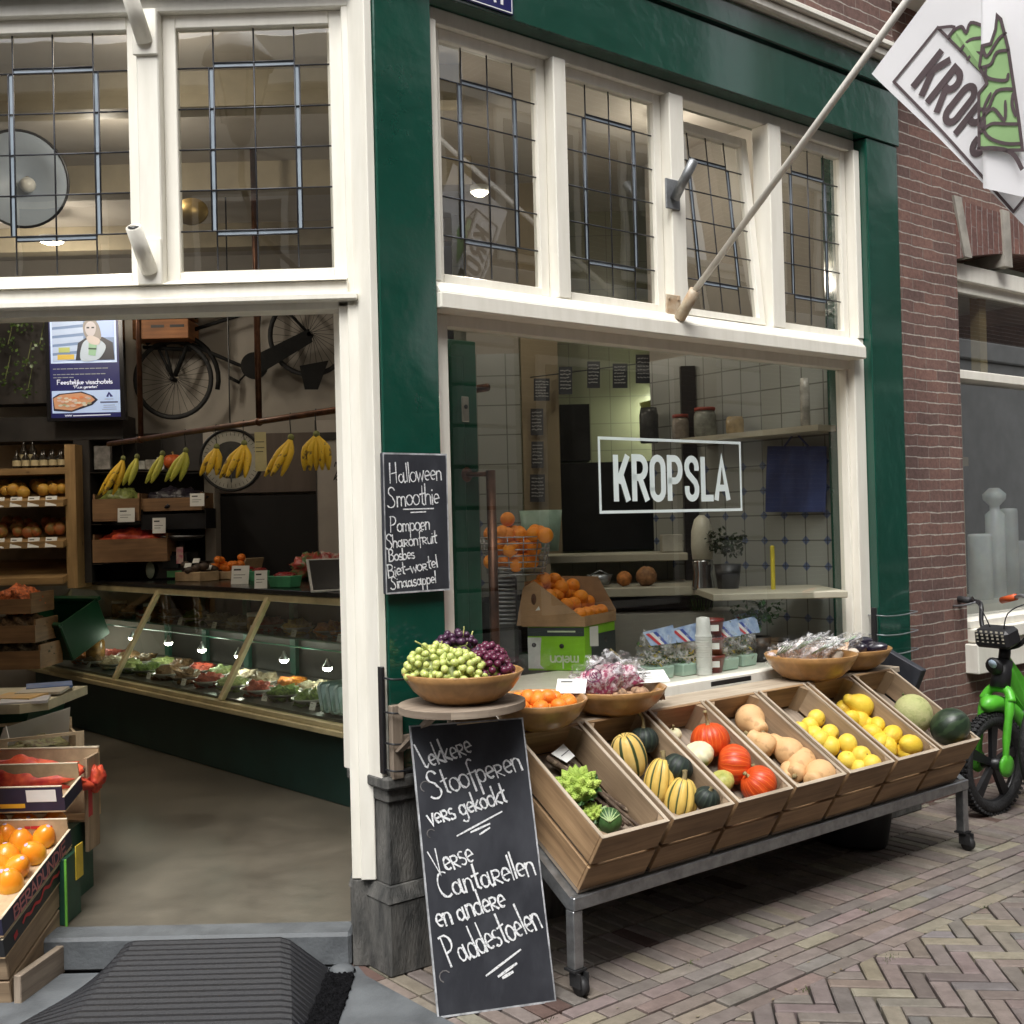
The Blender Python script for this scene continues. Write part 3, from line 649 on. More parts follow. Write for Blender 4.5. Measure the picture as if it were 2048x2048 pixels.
# ------------------------------------------------------------------ brick house to the right
house = thing('brick_house', 'brown brick house next door with a large white framed window', 'house', Rw(6, -.05, 0))
mb = MB(FR)
W0, W1, WB, WT = 3.955, 6.3, .93, 3.02
mb.bx(3.322, W0, -.35, -.05, 0, 7.5); mb.bx(W1, 9, -.35, -.05, 0, 7.5); mb.bx(W0, W1, -.35, -.05, 0, WB-.08); mb.bx(W0, W1, -.35, -.05, 3.40, 7.5)
mb.build('wall', brickR, house)
soldier = brick('arch_brick', FRb @ Matrix.Rotation(R(90), 4, 'Y'), (.25, .12, .09), (.17, .085, .07), (.36, .33, .3))
mb = MB(FR); 
for i in range(12):
    a0, a1 = W0+(W1-W0)*i/12, W0+(W1-W0)*(i+1)/12
    zz = lambda x: 3.06+.14*(1-((x-(W0+W1)/2)/((W1-W0)/2))**2)
    mb.hexa([Vector(p) for p in ((a0, -.35, zz(a0)), (a1, -.35, zz(a1)), (a1, -.047, zz(a1)), (a0, -.047, zz(a0)), (a0, -.35, 3.403), (a1, -.35, 3.403), (a1, -.047, 3.403), (a0, -.047, 3.403))])
mb.build('brick_arch', soldier, house)
sand = mat('sandstone', (.36, .335, .29), .85, .15, 6, bump=.3)
for (a, b_, q) in ((3.92, 4.0, .10), (4.455, 4.545, .02)):
    mb = MB(FR); mb.hexa([Vector(p) for p in ((a+q, -.3, 3.08), (b_+q, -.3, 3.08), (b_+q, -.035, 3.08), (a+q, -.035, 3.08), (a, -.3, 3.42), (b_, -.3, 3.42), (b_, -.035, 3.42), (a, -.035, 3.42))]); mb.build('arch_stone', sand, house)
mb = MB(FR)
mb.bx(W0, W1, -.2, -.1, 2.96, 3.06, .004); mb.bx(W0, W0+.03, -.2, -.11, WB, 2.96); mb.bx(W0, W1, -.19, -.07, 2.372, 2.425, .004); mb.bx(W0, W1, -.2, -.13, 2.90, 2.96)
mb.bx(5.0, 5.06, -.19, -.12, WB, 2.4)
win = mb.build('window', white, house)
mb = MB(FR); mb.bx(W0-.0, W1+.05, -.2, .0, WB-.085, WB-.005, .008); mb.bx(W0, W1, -.2, -.03, WB-.005, WB+.04, .004); mb.bx(W0-.03, W0+.25, -.1, .03, WB-.26, WB-.09, .006); mb.bx(W0+.25, W1, -.1, -.02, WB-.26, WB-.09, .006)
mb.build('window_sill', white, house)
g = MB(FR); g.poly([(W0, -.15, WB), (W1, -.15, WB), (W1, -.15, 2.96), (W0, -.15, 2.96)]); g.build('pane', glass('house_glass', (.86, .89, .87), 4.0), win)
mb = MB(FR); mb.bx(W0-.2, W1+.2, -2.2, -2.1, .1, 3.2); mb.bx(W0-.1, W0, -2.1, -.36, .1, 3.2); mb.bx(W0-.2, W1+.2, -2.2, -.36, 3.2, 3.3); mb.build('room', mat('room_wall', (.62, .63, .58), .8, .1, 1.2), house)
mb = MB(FR); mb.bx(4.42, 4.50, -.24, -.18, 2.40, 2.96); mb.bx(4.35, 4.40, -.5, -.45, 1.75, 2.3); mb.bx(4.05, 4.9, -.6, -.55, 1.9, 1.96); mb.bx(4.62, 4.66, -.5, -.45, 1.0, 2.3)
mb.build('window_bars', mat('ochre_paint', (.36, .27, .13), .6, .1, 5), house)
mb = MB(FR); mb.bx(3.3, 9.2, -.1, .16, 4.40, 4.49, .01); mb.bx(4.2, 9.2, -.1, .10, 4.49, 4.6); mb.build('gutter', white, house)
tubem = glass('clear_plastic', (.80, .86, .88), 2.2, .12)
milk = mat('milky_plastic', (.78, .82, .84), .2, .06, 8, sss=.2)
for k, (x, h_, r_) in enumerate(((1850, .42, .075), (1880, .70, .062), (1906, .58, .058), (1926, .36, .07))):
    q_ = RP(x, 1080, -.42); c = Rw(q_.x, -.42, 1.03); pr = [(r_, 0), (r_, h_*.96), (r_*.94, h_), (r_*.6, h_+.004)] if k != 1 else [(r_, 0), (r_, h_*.78), (r_*.5, h_*.82), (r_*.5, h_*.86), (r_*1.15, h_*.92), (r_*1.2, h_*.97), (r_*.5, h_+.02)]
    tag(MB().lathe(pr, 22, Matrix.Translation(c)).build('container', milk), ['short wide milky container at the left end of the house window', 'tallest milky container with a bulbous top in the house window', 'plain tall milky container right of the bulbous one', 'low milky container at the picture edge in the house window'][k], 'container', 'milky containers in the house window')
mb = MB(FR); mb.bx(W0+.01, W1, -.75, -.21, .97, 1.028); tag(mb.build('window_shelf', white), 'white shelf carrying vases inside the house window', 'shelf')

# ------------------------------------------------------------------ the other side of the street (seen in the glass)
opp = thing('street_house', 'brick house across the street with a white rusticated ground floor', 'house', Rw(7, 5.6, 0))
mb = MB(FR); mb.bx(-6, 22, 5.6, 6.0, 0, 6.0)
for s0, s1, h_ in ((-6, 4.2, 8.6), (5.0, 8.2, 8.3), (9.5, 11.9, 8.8), (13.6, 22, 8.2)): mb.bx(s0, s1, 5.6, 6.0, 6.0, h_)  # unseen roofline stepped so gaps of sky glint in the fascia
mb.build('wall', brickO, opp)
mb = MB(FR)
for s_ in (4.5, 8.5, 13): 
    for k in range(9): mb.bx(s_, s_+.75, 5.5, 5.6, .1+k*.42, .1+k*.42+.38, .01)
mb.bx(-6, 22, 5.45, 5.6, 3.95, 4.25, .02); mb.bx(-6, 22, 5.5, 5.6, 5.95, 6.05); mb.bx(13.9, 22, 5.53, 5.6, 0, 3.94)
mb.build('stone_trim', mat('white_stone', (.62, .62, .6), .7, .06, 3), opp)
dkg = mat('dark_window', (.03, .035, .04), .1, .1, 3)
for s_, z_, w2, h2 in ((1.2, .7, 1.6, 2.4), (5.7, .7, 1.9, 2.6), (11.3, .9, 1.2, 2.4), (5.2, 4.45, .95, 1.4), (7.0, 4.45, .95, 1.4), (8.8, 4.45, .95, 1.4), (10.6, 4.45, .95, 1.4), (12.6, 4.45, .95, 1.4), (3.4, 4.45, .95, 1.4)):
    f = MB(FR).bx(s_-.1, s_+w2+.1, 5.54, 5.6, z_-.1, z_+h2+.1, .01).build('window', white, opp); MB(FR).bx(s_, s_+w2, 5.53, 5.55, z_, z_+h2).build('pane', dkg, f)
op2 = thing('street_house', 'pale corner house behind the viewer reflected in the entrance windows', 'house', (-2, -7, 0))
MB().bx(-14, 2.5, -7.4, -7, 0, 8.2).build('wall', mat('pale_render', (.42, .40, .36), .85, .1, 2), op2)
MB().bx(-14, 2.6, -7.0, -6.75, 7.6, 8.3, .02).build('cornice', white, op2)
for x in (-12, -9.5, -7, -4.5, -2, .4):
    for z in (.8, 4.2):
        f = MB().bx(x-.1, x+1.2, -7.0, -6.95, z-.1, z+2.0).build('window', white, op2); MB().bx(x, x+1.1, -6.96, -6.94, z, z+1.9).build('pane', dkg, f)
lm = thing('street_lamp', 'ornate street lantern on a bracket reflected in the window beside the green pilaster', 'street lamp', (-2.5, -1.6, 5.2))
MB().lathe([(.02, 5.0), (.08, 5.05), (.12, 5.2), (.16, 5.22)], 8, Matrix.Translation((-2.5, -1.6, 0))).build('base', blackm, lm)
MB().lathe([(.16, 5.23), (.27, 5.75)], 6, Matrix.Translation((-2.5, -1.6, 0)), False).build('lantern_glass', mat('old_glass', (.3, .3, .27), .2, .1, 5), lm)
MB().lathe([(.33, 5.75), (.3, 5.8), (.14, 6.0), (.05, 6.05), (.03, 6.2)], 8, Matrix.Translation((-2.5, -1.6, 0))).build('roof', blackm, lm)
mb = MB()
for k in range(6):
    a = k*math.pi/3; mb.tube([(-2.5+.16*math.cos(a), -1.6+.16*math.sin(a), 5.22), (-2.5+.27*math.cos(a), -1.6+.27*math.sin(a), 5.76)], .012, 5)
mb.tube([(-2.5, -1.6, 5.0), (-2.5, -1.6, 4.7), (-2.6, -2.4, 4.5), (-2.6, -7, 4.5)], .03, 6); mb.build('bracket', blackm, lm)
# ------------------------------------------------------------------ helpers for things placed from the photograph
def zm(x0, y0, k): return lambda a, b: ((x0+a*k)/1.06004, (y0+b*k)/1.06004)
Z2, Z3, Z4, Z6 = zm(780, 1240, .30021), zm(1260, 1260, .37267), zm(820, 1420, .3249), zm(1300, 0, .3872)
def msize(px, P): return px*1.06004*((Vector(P)-EYE).dot(CF))/F_PX      # print pixels -> metres at point P
def quat(axis): return Vector(axis).normalized().to_track_quat('Z', 'Y').to_matrix()
chalk = mat('chalk', (.76, .77, .78), .9, .25, 210, lo=.36, hi=.5, col2=(.30, .31, .33))
slate = mat('blackboard', (.052, .056, .068), .6, .2, 7, bump=.1, bsc=60, col2=(.020, .022, .029), rvar=.1, lo=.4, hi=.8, stretch=(1, 1, .5))
slate_edge = mat('chalky_edge', (.42, .43, .45), .8, .25, 25)
paper = mat('white_card', (.75, .75, .72), .7, .04, 6)
ink = mat('black_ink', (.02, .02, .02), .6, .1, 10)
pine = wood('pine_boards', (.43, .28, .15), (.20, .12, .06), gs=.6); pine2 = wood('worn_pine', (.42, .31, .20), (.21, .145, .09), gs=.6); pale_wood = wood('pale_planed_wood', (.66, .53, .36), (.5, .38, .24), knots=False)
greywood = wood('weathered_wood', (.34, .28, .22), (.19, .15, .115), .8)
# ------------------------------------------------------------------ flag, pole, holders
cream = mat('cream_pole', (.74, .71, .65), .45, .08, 8); alu = mat('grey_metal', (.26, .27, .28), .45, .12, 20, metal=.6)
pd = Vector((0, .775, .632)).normalized(); fd = Vector((0, .632, -.775)).normalized()     # in (s,n,z): along the pole, along the fly
b0 = Vector((1.585, -.05, 2.49)); tip = b0+pd*2.35
fp = thing('flagpole', 'long cream flagpole slanting up from a bracket on the window mullion', 'flagpole', Rw(*b0))
MB(FR).tube([b0+pd*.05, tip], .0145, 12).build('pole', cream, fp)
mb = MB(FR); mb.tube([b0+Vector((0, .035, .0)), b0+pd*.17], .026, 12); mb.bx(1.54, 1.63, -.056, -.046, 2.43, 2.60, .003)
for q in ((1.555, 2.445), (1.615, 2.445), (1.555, 2.585), (1.615, 2.585)): mb.box((q[0], -.044, q[1]), (.012, .006, .012))
mb.build('holder', mat('rusty_cream', (.52, .45, .34), .6, .25, 18, col2=(.36, .24, .14)), fp)
fl = thing('flagpole_holder', 'empty grey metal tube holder on the mullion above the flagpole bracket', 'flagpole holder', Rw(1.6, -.05, 3.0))
mb = MB(FR); mb.bx(1.555, 1.645, -.057, -.047, 2.985, 3.12, .003); mb.tube([Vector((1.6, -.04, 3.03)), Vector((1.6, .08, 3.17))], .022, 12); mb.tube([Vector((1.6, .081, 3.171)), Vector((1.6, .082, 3.172))], .017, 10); mb.build('tube', alu, fl)
for i, (lab, s_, z_) in enumerate((('white flagpole holder at the foot of the mullion above the entrance', -.735, 2.50), ('white flagpole holder on a plate at the top of the entrance mullion', -.735, 3.34))):
    t = thing('flagpole_holder', lab, 'flagpole holder', FL @ Vector((s_, -.03, z_)), 'white flagpole holders over the entrance')
    mb = MB(FL); mb.bx(s_-.045, s_+.045, -.034, -.022, z_-.0, z_+.17, .004); mb.build('plate', white, t)
    p = Vector((s_, -.03, z_+.05)); q = p+Vector((-.015, -.12, .13))
    MB(FL).tube([p, q], [.03, .028], 14).build('tube', white, t)
    MB(FL).tube([q+Vector((0, -.001, .001)), q+Vector((0, -.0015, .0018))], .02, 12).build('tube_mouth', blackm, t)
cloth, nt, b = nodes('flag_cloth'); b.inputs['Base Color'].default_value = (.84, .83, .85, 1); b.inputs['Roughness'].default_value = .85
_n = N(nt, 'TexNoise', _Scale=5, _Detail=2); _t = N(nt, 'TexCoord'); nt.links.new(_t.outputs['Object'], _n.inputs[0]); _b = N(nt, 'Bump', _Strength=.16, _Distance=.03); nt.links.new(_n.outputs[0], _b.inputs['Height']); nt.links.new(_b.outputs[0], b.inputs['Normal'])
tl = N(nt, 'BsdfTranslucent'); tl.inputs[0].default_value = (.7, .7, .72, 1); ms = N(nt, 'MixShader'); ms.inputs[0].default_value = .18
nt.links.new(b.outputs[0], ms.inputs[1]); nt.links.new(tl.outputs[0], ms.inputs[2]); nt.links.new(ms.outputs[0], nt.nodes['Material Output'].inputs[0])
fgreen = mat('flag_green', (.28, .45, .20), .85, .06, 5); fbrown = mat('flag_brown', (.085, .06, .065), .85, .06, 5)
flag = thing('flag', 'white flag with green lettuce and brown capitals hanging from the pole', 'flag', Rw(1.585, 1.3, 3.2))
h0 = SP(*Z6(1135, 378), 1.585)
mb = MB(FR); rows_ = []
def wave(a, c): return .019*math.sin(5*c+2.5*a)*min(1, c*2.5)+.012*math.sin(9*a+3*c)*c
nA, nC = 14, 22
for i in range(nA+1):
    a = .62*i/nA
    rows_.append([mb.bm.verts.new(h0+pd*a+fd*(1.25*j/nC)*1.0+Vector((wave(a, 1.25*j/nC)+.012, 0, 0))) for j in range(nC+1)])
fs = []
for i in range(nA):
    for j in range(nC): fs.append(mb.bm.faces.new((rows_[i][j], rows_[i+1][j], rows_[i+1][j+1], rows_[i][j+1])))
mb._fin([v for r_ in rows_ for v in r_], fs, None, True); mb.build('cloth', cloth, flag)
SF, SM = 1.515, 1.592
def f6(s, *pts): return [SP(*Z6(a, b_), s) for a, b_ in pts]
mb = MB(FR)
out = f6(SF, (1697, -30), (1693, 300), (1695, 650), (1692, 965)); rt = f6(SF, (1810, -30), (1850, 250), (1905, 640), (1970, 1025))
cols = 10; g = []
for k in range(13):
    t = k/12*3; i = min(2, int(t)); u = t-i
    A_, B_ = out[i].lerp(out[i+1], u), rt[i].lerp(rt[i+1], u)
    g.append([mb.bm.verts.new(A_.lerp(B_, j/cols)+Vector((.012*math.sin(math.pi*j/cols*.5)+(.05 if j == 0 else 0), 0, 0))) for j in range(cols+1)])
fs = [mb.bm.faces.new((g[k][j], g[k+1][j], g[k+1][j+1], g[k][j+1])) for k in range(12) for j in range(cols)]
mb._fin([v for r_ in g for v in r_], fs, None, True); mb.build('folded_cloth', cloth, flag)
nn = (-1, 0, 0)
FRI = FR.inverted()
def conform(mb, lift):     # lay the printed shapes onto the waving cloth
    for v in mb.bm.verts:
        q = FRI @ v.co; d = q-h0; a, c = d.dot(pd), d.dot(fd); q.x = h0.x+wave(a, c)+.012-lift; v.co = FR @ q
def fine(pts, n=10): return [pts[i].lerp(pts[i+1], j/n) for i in range(len(pts)-1) for j in range(n)]+[pts[-1]]
mb = MB(FR); q = f6(SM, (1356, 436), (1490, 267), (1568, 676)); ux = (q[2]-q[0]); uy = (q[1]-q[0]); H_ = uy.length
block(mb, 'KROPS', q[0], ux.normalized(), uy.normalized(), H_, .025, nn, 0, ux.length/3/H_/.52, .52)
for ps in (((1885, 1096), (1255, 420), (1480, 140), (1720, 385)), ((1885, 1096), (1990, 980))): mb.ribbon(fine(f6(SM, *ps)), nn, .010)
conform(mb, .004); mb.build('lettering', fbrown, flag)
mb = MB(FR); mb.poly(f6(SM-.004, (1535, 180), (1560, 150), (1598, 132), (1622, 162), (1645, 112), (1700, 125), (1760, 140), (1760, 420), (1700, 375), (1620, 290))); conform(mb, .003); mb.build('emblem', fgreen, flag)
mb = MB(FR)
for ps in (((1480, 140), (1560, 135), (1525, 190)), ((1535, 180), (1560, 150), (1598, 132), (1622, 162), (1645, 112), (1700, 125)), ((1590, 250), (1640, 200), (1700, 190)), ((1625, 300), (1660, 270), (1700, 270))): mb.ribbon(smooth_pts(f6(SM-.006, *ps), 4), nn, .011)
conform(mb, .006); mb.build('emblem_outline', fbrown, flag)
G_ = SF-.006
lt = [(1792, 80), (1812, 100), (1850, 250), (1872, 400), (1905, 620), (1924, 775), (1840, 775), (1700, 762), (1698, 480), (1740, 430), (1702, 340), (1716, 236), (1760, 225), (1785, 150)]
mb = MB(FR); mb.poly(f6(G_, *lt)); mb.build('emblem', fgreen, flag)
mb = MB(FR); mb.ribbon(f6(G_-.003, *lt), nn, .011, close=True)
for ps in (((1718, 240), (1740, 290), (1800, 200), (1840, 170)), ((1702, 350), (1760, 330), (1790, 270), (1850, 260)), ((1735, 350), (1740, 400), (1835, 415), (1850, 380)), ((1700, 560), (1745, 560), (1790, 470), (1880, 460)), ((1705, 620), (1770, 560), (1830, 620), (1835, 520)), ((1700, 690), (1760, 640), (1830, 640), (1905, 640)), ((1700, 600), (1740, 700), (1830, 740), (1920, 740)), ((1730, 650), (1725, 560), (1760, 480)), ((1890, 600), (1870, 540), (1875, 480))): mb.ribbon(smooth_pts(f6(G_-.003, *ps), 4), nn, [.006]+[.011]*(4*(len(ps)-1)-1)+[.006])
mb.ribbon(smooth_pts(f6(G_-.003, (1694, 770), (1780, 765), (1870, 790), (1920, 870)), 4), nn, .014)
mb.build('emblem_outline', fbrown, flag)
# ------------------------------------------------------------------ chalkboards
BLp, BRp = GP(826, 1922, 0), GP(1050, 1890, 0); ex = (BRp-BLp).normalized(); bw_ = (BRp-BLp).length
nb = Vector((ex.y, -ex.x, 0)); a_ = R(13); eup = (-nb*math.sin(a_)+Vector((0, 0, math.cos(a_)))); eup = (eup*math.cos(R(-2))+ex*math.sin(R(-2))).normalized(); en = ex.cross(eup)
if en.dot(nb) < 0: en = -en
BH = .94
board = thing('chalkboard', 'tall chalkboard with cooking pear and mushroom offers leaning at the corner', 'chalkboard', (BLp+BRp)/2)
FB = frame(BLp, ex, -en, eup)
MB(FB).bx(.004, bw_-.004, .001, .012, .004, BH-.004).build('board', slate, board)
mb = MB(FB); mb.bx(0, .005, -.001, .013, 0, BH); mb.bx(bw_-.005, bw_, -.001, .013, 0, BH); mb.bx(.005, bw_-.005, -.001, .013, 0, .006); mb.bx(.005, bw_-.005, -.001, .013, BH-.005, BH); mb.build('edge', slate_edge, board)
def on_plane(Zf, o, n): return lambda a, b_: hit(*Zf(a, b_), o, n)
mb = MB(); B_ = on_plane(Z4, BLp+en*.001, en); mpx = .3249/1.06004*1.06004*3.72/2250
for txt, a, c, hh in (('Lekkere', (88, 365), (395, 258), 150), ('Stoofperen', (140, 545), (700, 362), 165), ('vers gekookt', (125, 712), (605, 560), 130), ('Verse', (165, 1015), (405, 925), 160), ('Cantarellen', (200, 1165), (780, 1003), 165), ('en andere', (175, 1342), (600, 1205), 150), ('Paddestoelen', (255, 1580), (822, 1335), 190)):
    p, q = B_(*a), B_(*c); ux = (q-p); uy = en.cross(ux).normalized()*(1 if en.cross(ux).dot(eup) > 0 else -1); uy = (uy+ex*-.10).normalized()
    write(mb, txt.replace('R', 'r') if False else txt, p, ux.normalized(), uy, hh*mpx, .0066, en, .025, lift=.0006, fit=ux.length)
for a, c, w2 in (((290, 775), (565, 625), .0065), ((375, 752), (490, 700), .0075), ((430, 765), (490, 725), .007), ((470, 1635), (680, 1475), .008), ((545, 1640), (655, 1560), .010), ((572, 1648), (632, 1612), .011)):
    p, q = B_(*a), B_(*c); mb.ribbon([p, p.lerp(q, .3), p.lerp(q, .7), q], en, [w2*.7, w2, w2*.9, w2*.7], .0006)
mb.build('chalk_writing', chalk, board)
mb = MB()
for a, r_ in (((95, 470), 32), ((215, 1640), 34), ((130, 760), 26)):
    p = B_(*a); mb.ribbon([p+ex*math.cos(t*.62)*r_*mpx+eup*math.sin(t*.62)*r_*mpx for t in range(1, 8)], en, .0035, .0005)
mb.build('chalk_smudge', mat('chalk_smudge', (.16, .15, .15), .9, .3, 30), board)
# small board on the pilaster
sb = thing('chalkboard', 'small chalkboard advertising a Halloween smoothie hung on the green pilaster', 'chalkboard', Rw(.14, 0, 1.36))
x0, x1, z0, z1 = .012, .290, 1.358, 1.862
MB(FR).bx(x0, x1, -.012, .008, z0, z1, .003).build('board', slate, sb)
mb = MB(FR); y = .0085
for p in ((x0, x1, z0, z0+.006), (x0, x1, z1-.006, z1), (x0, x0+.005, z0+.006, z1-.006), (x1-.005, x1, z0+.006, z1-.006)): mb.poly([(p[0], y, p[2]), (p[1], y, p[2]), (p[1], y, p[3]), (p[0], y, p[3])])
mb.build('edge', slate_edge, sb)
Zs = zm(740, 880, .2174); S_ = on_plane(Zs, Rw(0, .0085, 0), nR); mb = MB(); mpx = .2174*3.95/2250
for txt, a, c, hh in (('Halloween', (185, 398), (665, 362), 180), ('Smoothie', (165, 615), (645, 585), 190), ('Pompoen', (190, 848), (555, 822), 145), ('Sharonfruit', (150, 1000), (620, 942), 125), ('Bosbes', (178, 1118), (415, 1085), 108), ('Biet-wortel', (172, 1265), (628, 1168), 120), ('Sinaasappel', (195, 1372), (612, 1312), 115)):
    p, q = S_(*a), S_(*c); ux = q-p; uy = Vector((0, 0, 1)); uy = (uy-ux.normalized()*ux.normalized().dot(uy)).normalized()
    write(mb, txt, p, ux.normalized(), uy, hh*mpx, .0047, nR, .025, lift=.0006, fit=ux.length)
for a, c in (((305, 638), (585, 630)), ((375, 667), (512, 660))): mb.ribbon([S_(*a), S_(*c)], nR, .0045, .0006)
mb.build('chalk_writing', chalk, sb)
# ------------------------------------------------------------------ wire guards on the pilasters
for lab, s0, s1, z0, zs, ns in (('black wire guard rods wrapped round the foot of the corner pilaster', .02, .30, .74, (1.06, .94, .83, .735), .03), ('wire guard rods bent round the foot of the far green pilaster', 3.02, 3.33, .70, (1.07, .97, .87, .77), .03)):
    t = thing('wire_guard', lab, 'wire guard', Rw(s0, 0, z0))
    for z_ in zs: MB(FR).tube(smooth_pts([(s0-.012, -.12, z_), (s0-.012, .0, z_), (s0+.02, ns, z_-.004), (s0+.14, ns+.01, z_-.006), (s1-.02, ns, z_), (s1+.02, .0, z_), (s1+.02, -.04, z_)], 4), .0038, 6).build('rod', alu if s0 > 1 else blackm, t)
    MB(FR).bx(s0-.022, s0-.008, -.04, -.012, z0-.02, zs[0]+.04, .002).build('upright', blackm, t)
# ------------------------------------------------------------------ stand and crates
stand = thing('display_stand', 'low grey steel stand on castors carrying the row of crates', 'display stand', Rw(1.63, .3, 0))
bd = Vector((0, -.848, .53)); mdir = Vector((0, .53, .848))      # (s,n,z): up the bed, square to the bed
mb = MB(FR); mb.bx(.385, 2.875, .503, .552, .285, .332, .004); mb.build('front_rail', steel, stand)
for s_ in (.395, 2.85):
    mb = MB(FR); c = Vector((s_+.012, .527, .308)); 
    mb.hexa([c+Vector((dx, 0, 0))+bd*t+mdir*h_ for t, h_ in ((0, -.026), (.60, -.026), (.60, .02), (0, .02)) for dx in (-.022, .022)][0:0] or
            [c+Vector((-.022, 0, 0))-mdir*.026, c+Vector((.022, 0, 0))-mdir*.026, c+Vector((.022, 0, 0))-mdir*.026+bd*.6, c+Vector((-.022, 0, 0))-mdir*.026+bd*.6, c+Vector((-.022, 0, 0))+mdir*.02, c+Vector((.022, 0, 0))+mdir*.02, c+Vector((.022, 0, 0))+mdir*.02+bd*.6, c+Vector((-.022, 0, 0))+mdir*.02+bd*.6])
    mb.build('side_rail', steel, stand)
MB(FR).bx(.42, 2.84, -.03, .02, .58, .625).build('back_rail', steel, stand)
rubber = mat('black_rubber', (.02, .02, .021), .6, .2, 20)
for s_ in (.405, 2.852):
    for n_, z1 in ((.527, .285), (.0, .80)):
        lg = MB(FR).bx(s_-.021, s_+.021, n_-.021, n_+.021, .088, z1, .003).build('leg', steel, stand)
        mb = MB(FR); mb.bx(s_-.028, s_+.028, n_-.028, n_+.028, .08, .088); mb.bx(s_-.02, s_-.014, n_-.01, n_+.045, .03, .08); mb.bx(s_+.014, s_+.02, n_-.01, n_+.045, .03, .08); mb.bx(s_-.02, s_+.02, n_-.01, n_+.02, .066, .08)
        mb.tube([(s_-.012, n_+.025, .0325), (s_+.012, n_+.025, .0325)], .032, 14); mb.build('castor', rubber, lg)
MB(FR).bx(.40, 2.89, -.0, .192, .806, .834, .003).build('shelf', wood('greyed_plank', (.50, .43, .34), (.36, .30, .23), knots=False), stand)
CW, CL, CH, PIT = .3185, .545, .25, .3425
def crate_mesh(k):
    """one open fruit crate; local x across, y up the bed, z square to it"""
    M = frame(FR @ Vector((.42+PIT*k, .53, .335)), dR, (FR.to_3x3() @ bd), (FR.to_3x3() @ mdir)); return M
CRL = ['first crate at the corner, holding romanesco and brown roots', 'crate of yellow striped and dark green squashes', 'crate of red pumpkins and pale squashes', 'crate of butternut squashes', 'crate of round yellow fruit between butternuts and lemons', 'crate of lemons beside the melon crate', 'last crate at the far end, with melon and watermelon']
crates = []; edgew = wood('worn_sunlit_edge', (.58, .50, .40), (.36, .29, .21), knots=False)
for k in range(7):
    M = crate_mesh(k); wd_ = [pine, pine2, pine][k % 3]
    t = thing('wooden_crate', 'tilted wooden '+CRL[k], 'crate', FR @ Vector((.42+PIT*k+CW/2, .5, .335)), 'tilted wooden crates on the stand'); crates.append(t)
    th = .013; g = .015; h1 = (CH-g)/2
    MB(M).bx(.0, CW, 0, CL, 0, th).build('base', greywood, t); MB(M).bx(th+.001, CW-th-.001, th+.001, CL-th-.001, .10, .1225).build('liner_board', greywood, t)
    for x in (0, CW-th):
        mb = MB(M); mb.bx(x, x+th, th, CL-th, th, h1, .002); mb.bx(x, x+th, th, CL-th, h1+g, CH-rng.uniform(0, .003), .002); mb.build('side_panel', pine2 if x else wd_, t)
    for nm, y in (('front_panel', 0), ('back_panel', CL-th)):
        mb = MB(M); mb.bx(0, CW, y, y+th, th, h1, .002); mb.bx(0, CW, y, y+th, h1+g, CH, .002); mb.build(nm, pine, t)
    for x, y, sx, sy in ((th, th, 1, 1), (CW-th, th, -1, 1), (th, CL-th, 1, -1), (CW-th, CL-th, -1, -1)):
        q = [(x, y), (x+sx*.034, y), (x, y+sy*.034)]; MB(M).poly([(a, b_, th) for a, b_ in q], thick=CH-th-.004, off=(0, 0, 1)).build('corner_post', pine2, t)
    for x in (0, CW-th): MB(M).bx(x-.0006, x+th+.0006, 0, CL, CH+.0005, CH+.0025).build('top_edge', edgew, t)  # pale caps: wear plus sunlight on the top edges put into the colour
    MB(M).bx(th, CW-th, -.0006, th+.0006, CH+.0005, CH+.0025).build('top_edge', edgew, t)
bdW, mW = FR.to_3x3() @ bd, FR.to_3x3() @ mdir
def bed(px, py, h): return hit(px, py, Rw(0, .53, .335)+mW*(.011+h), mW)
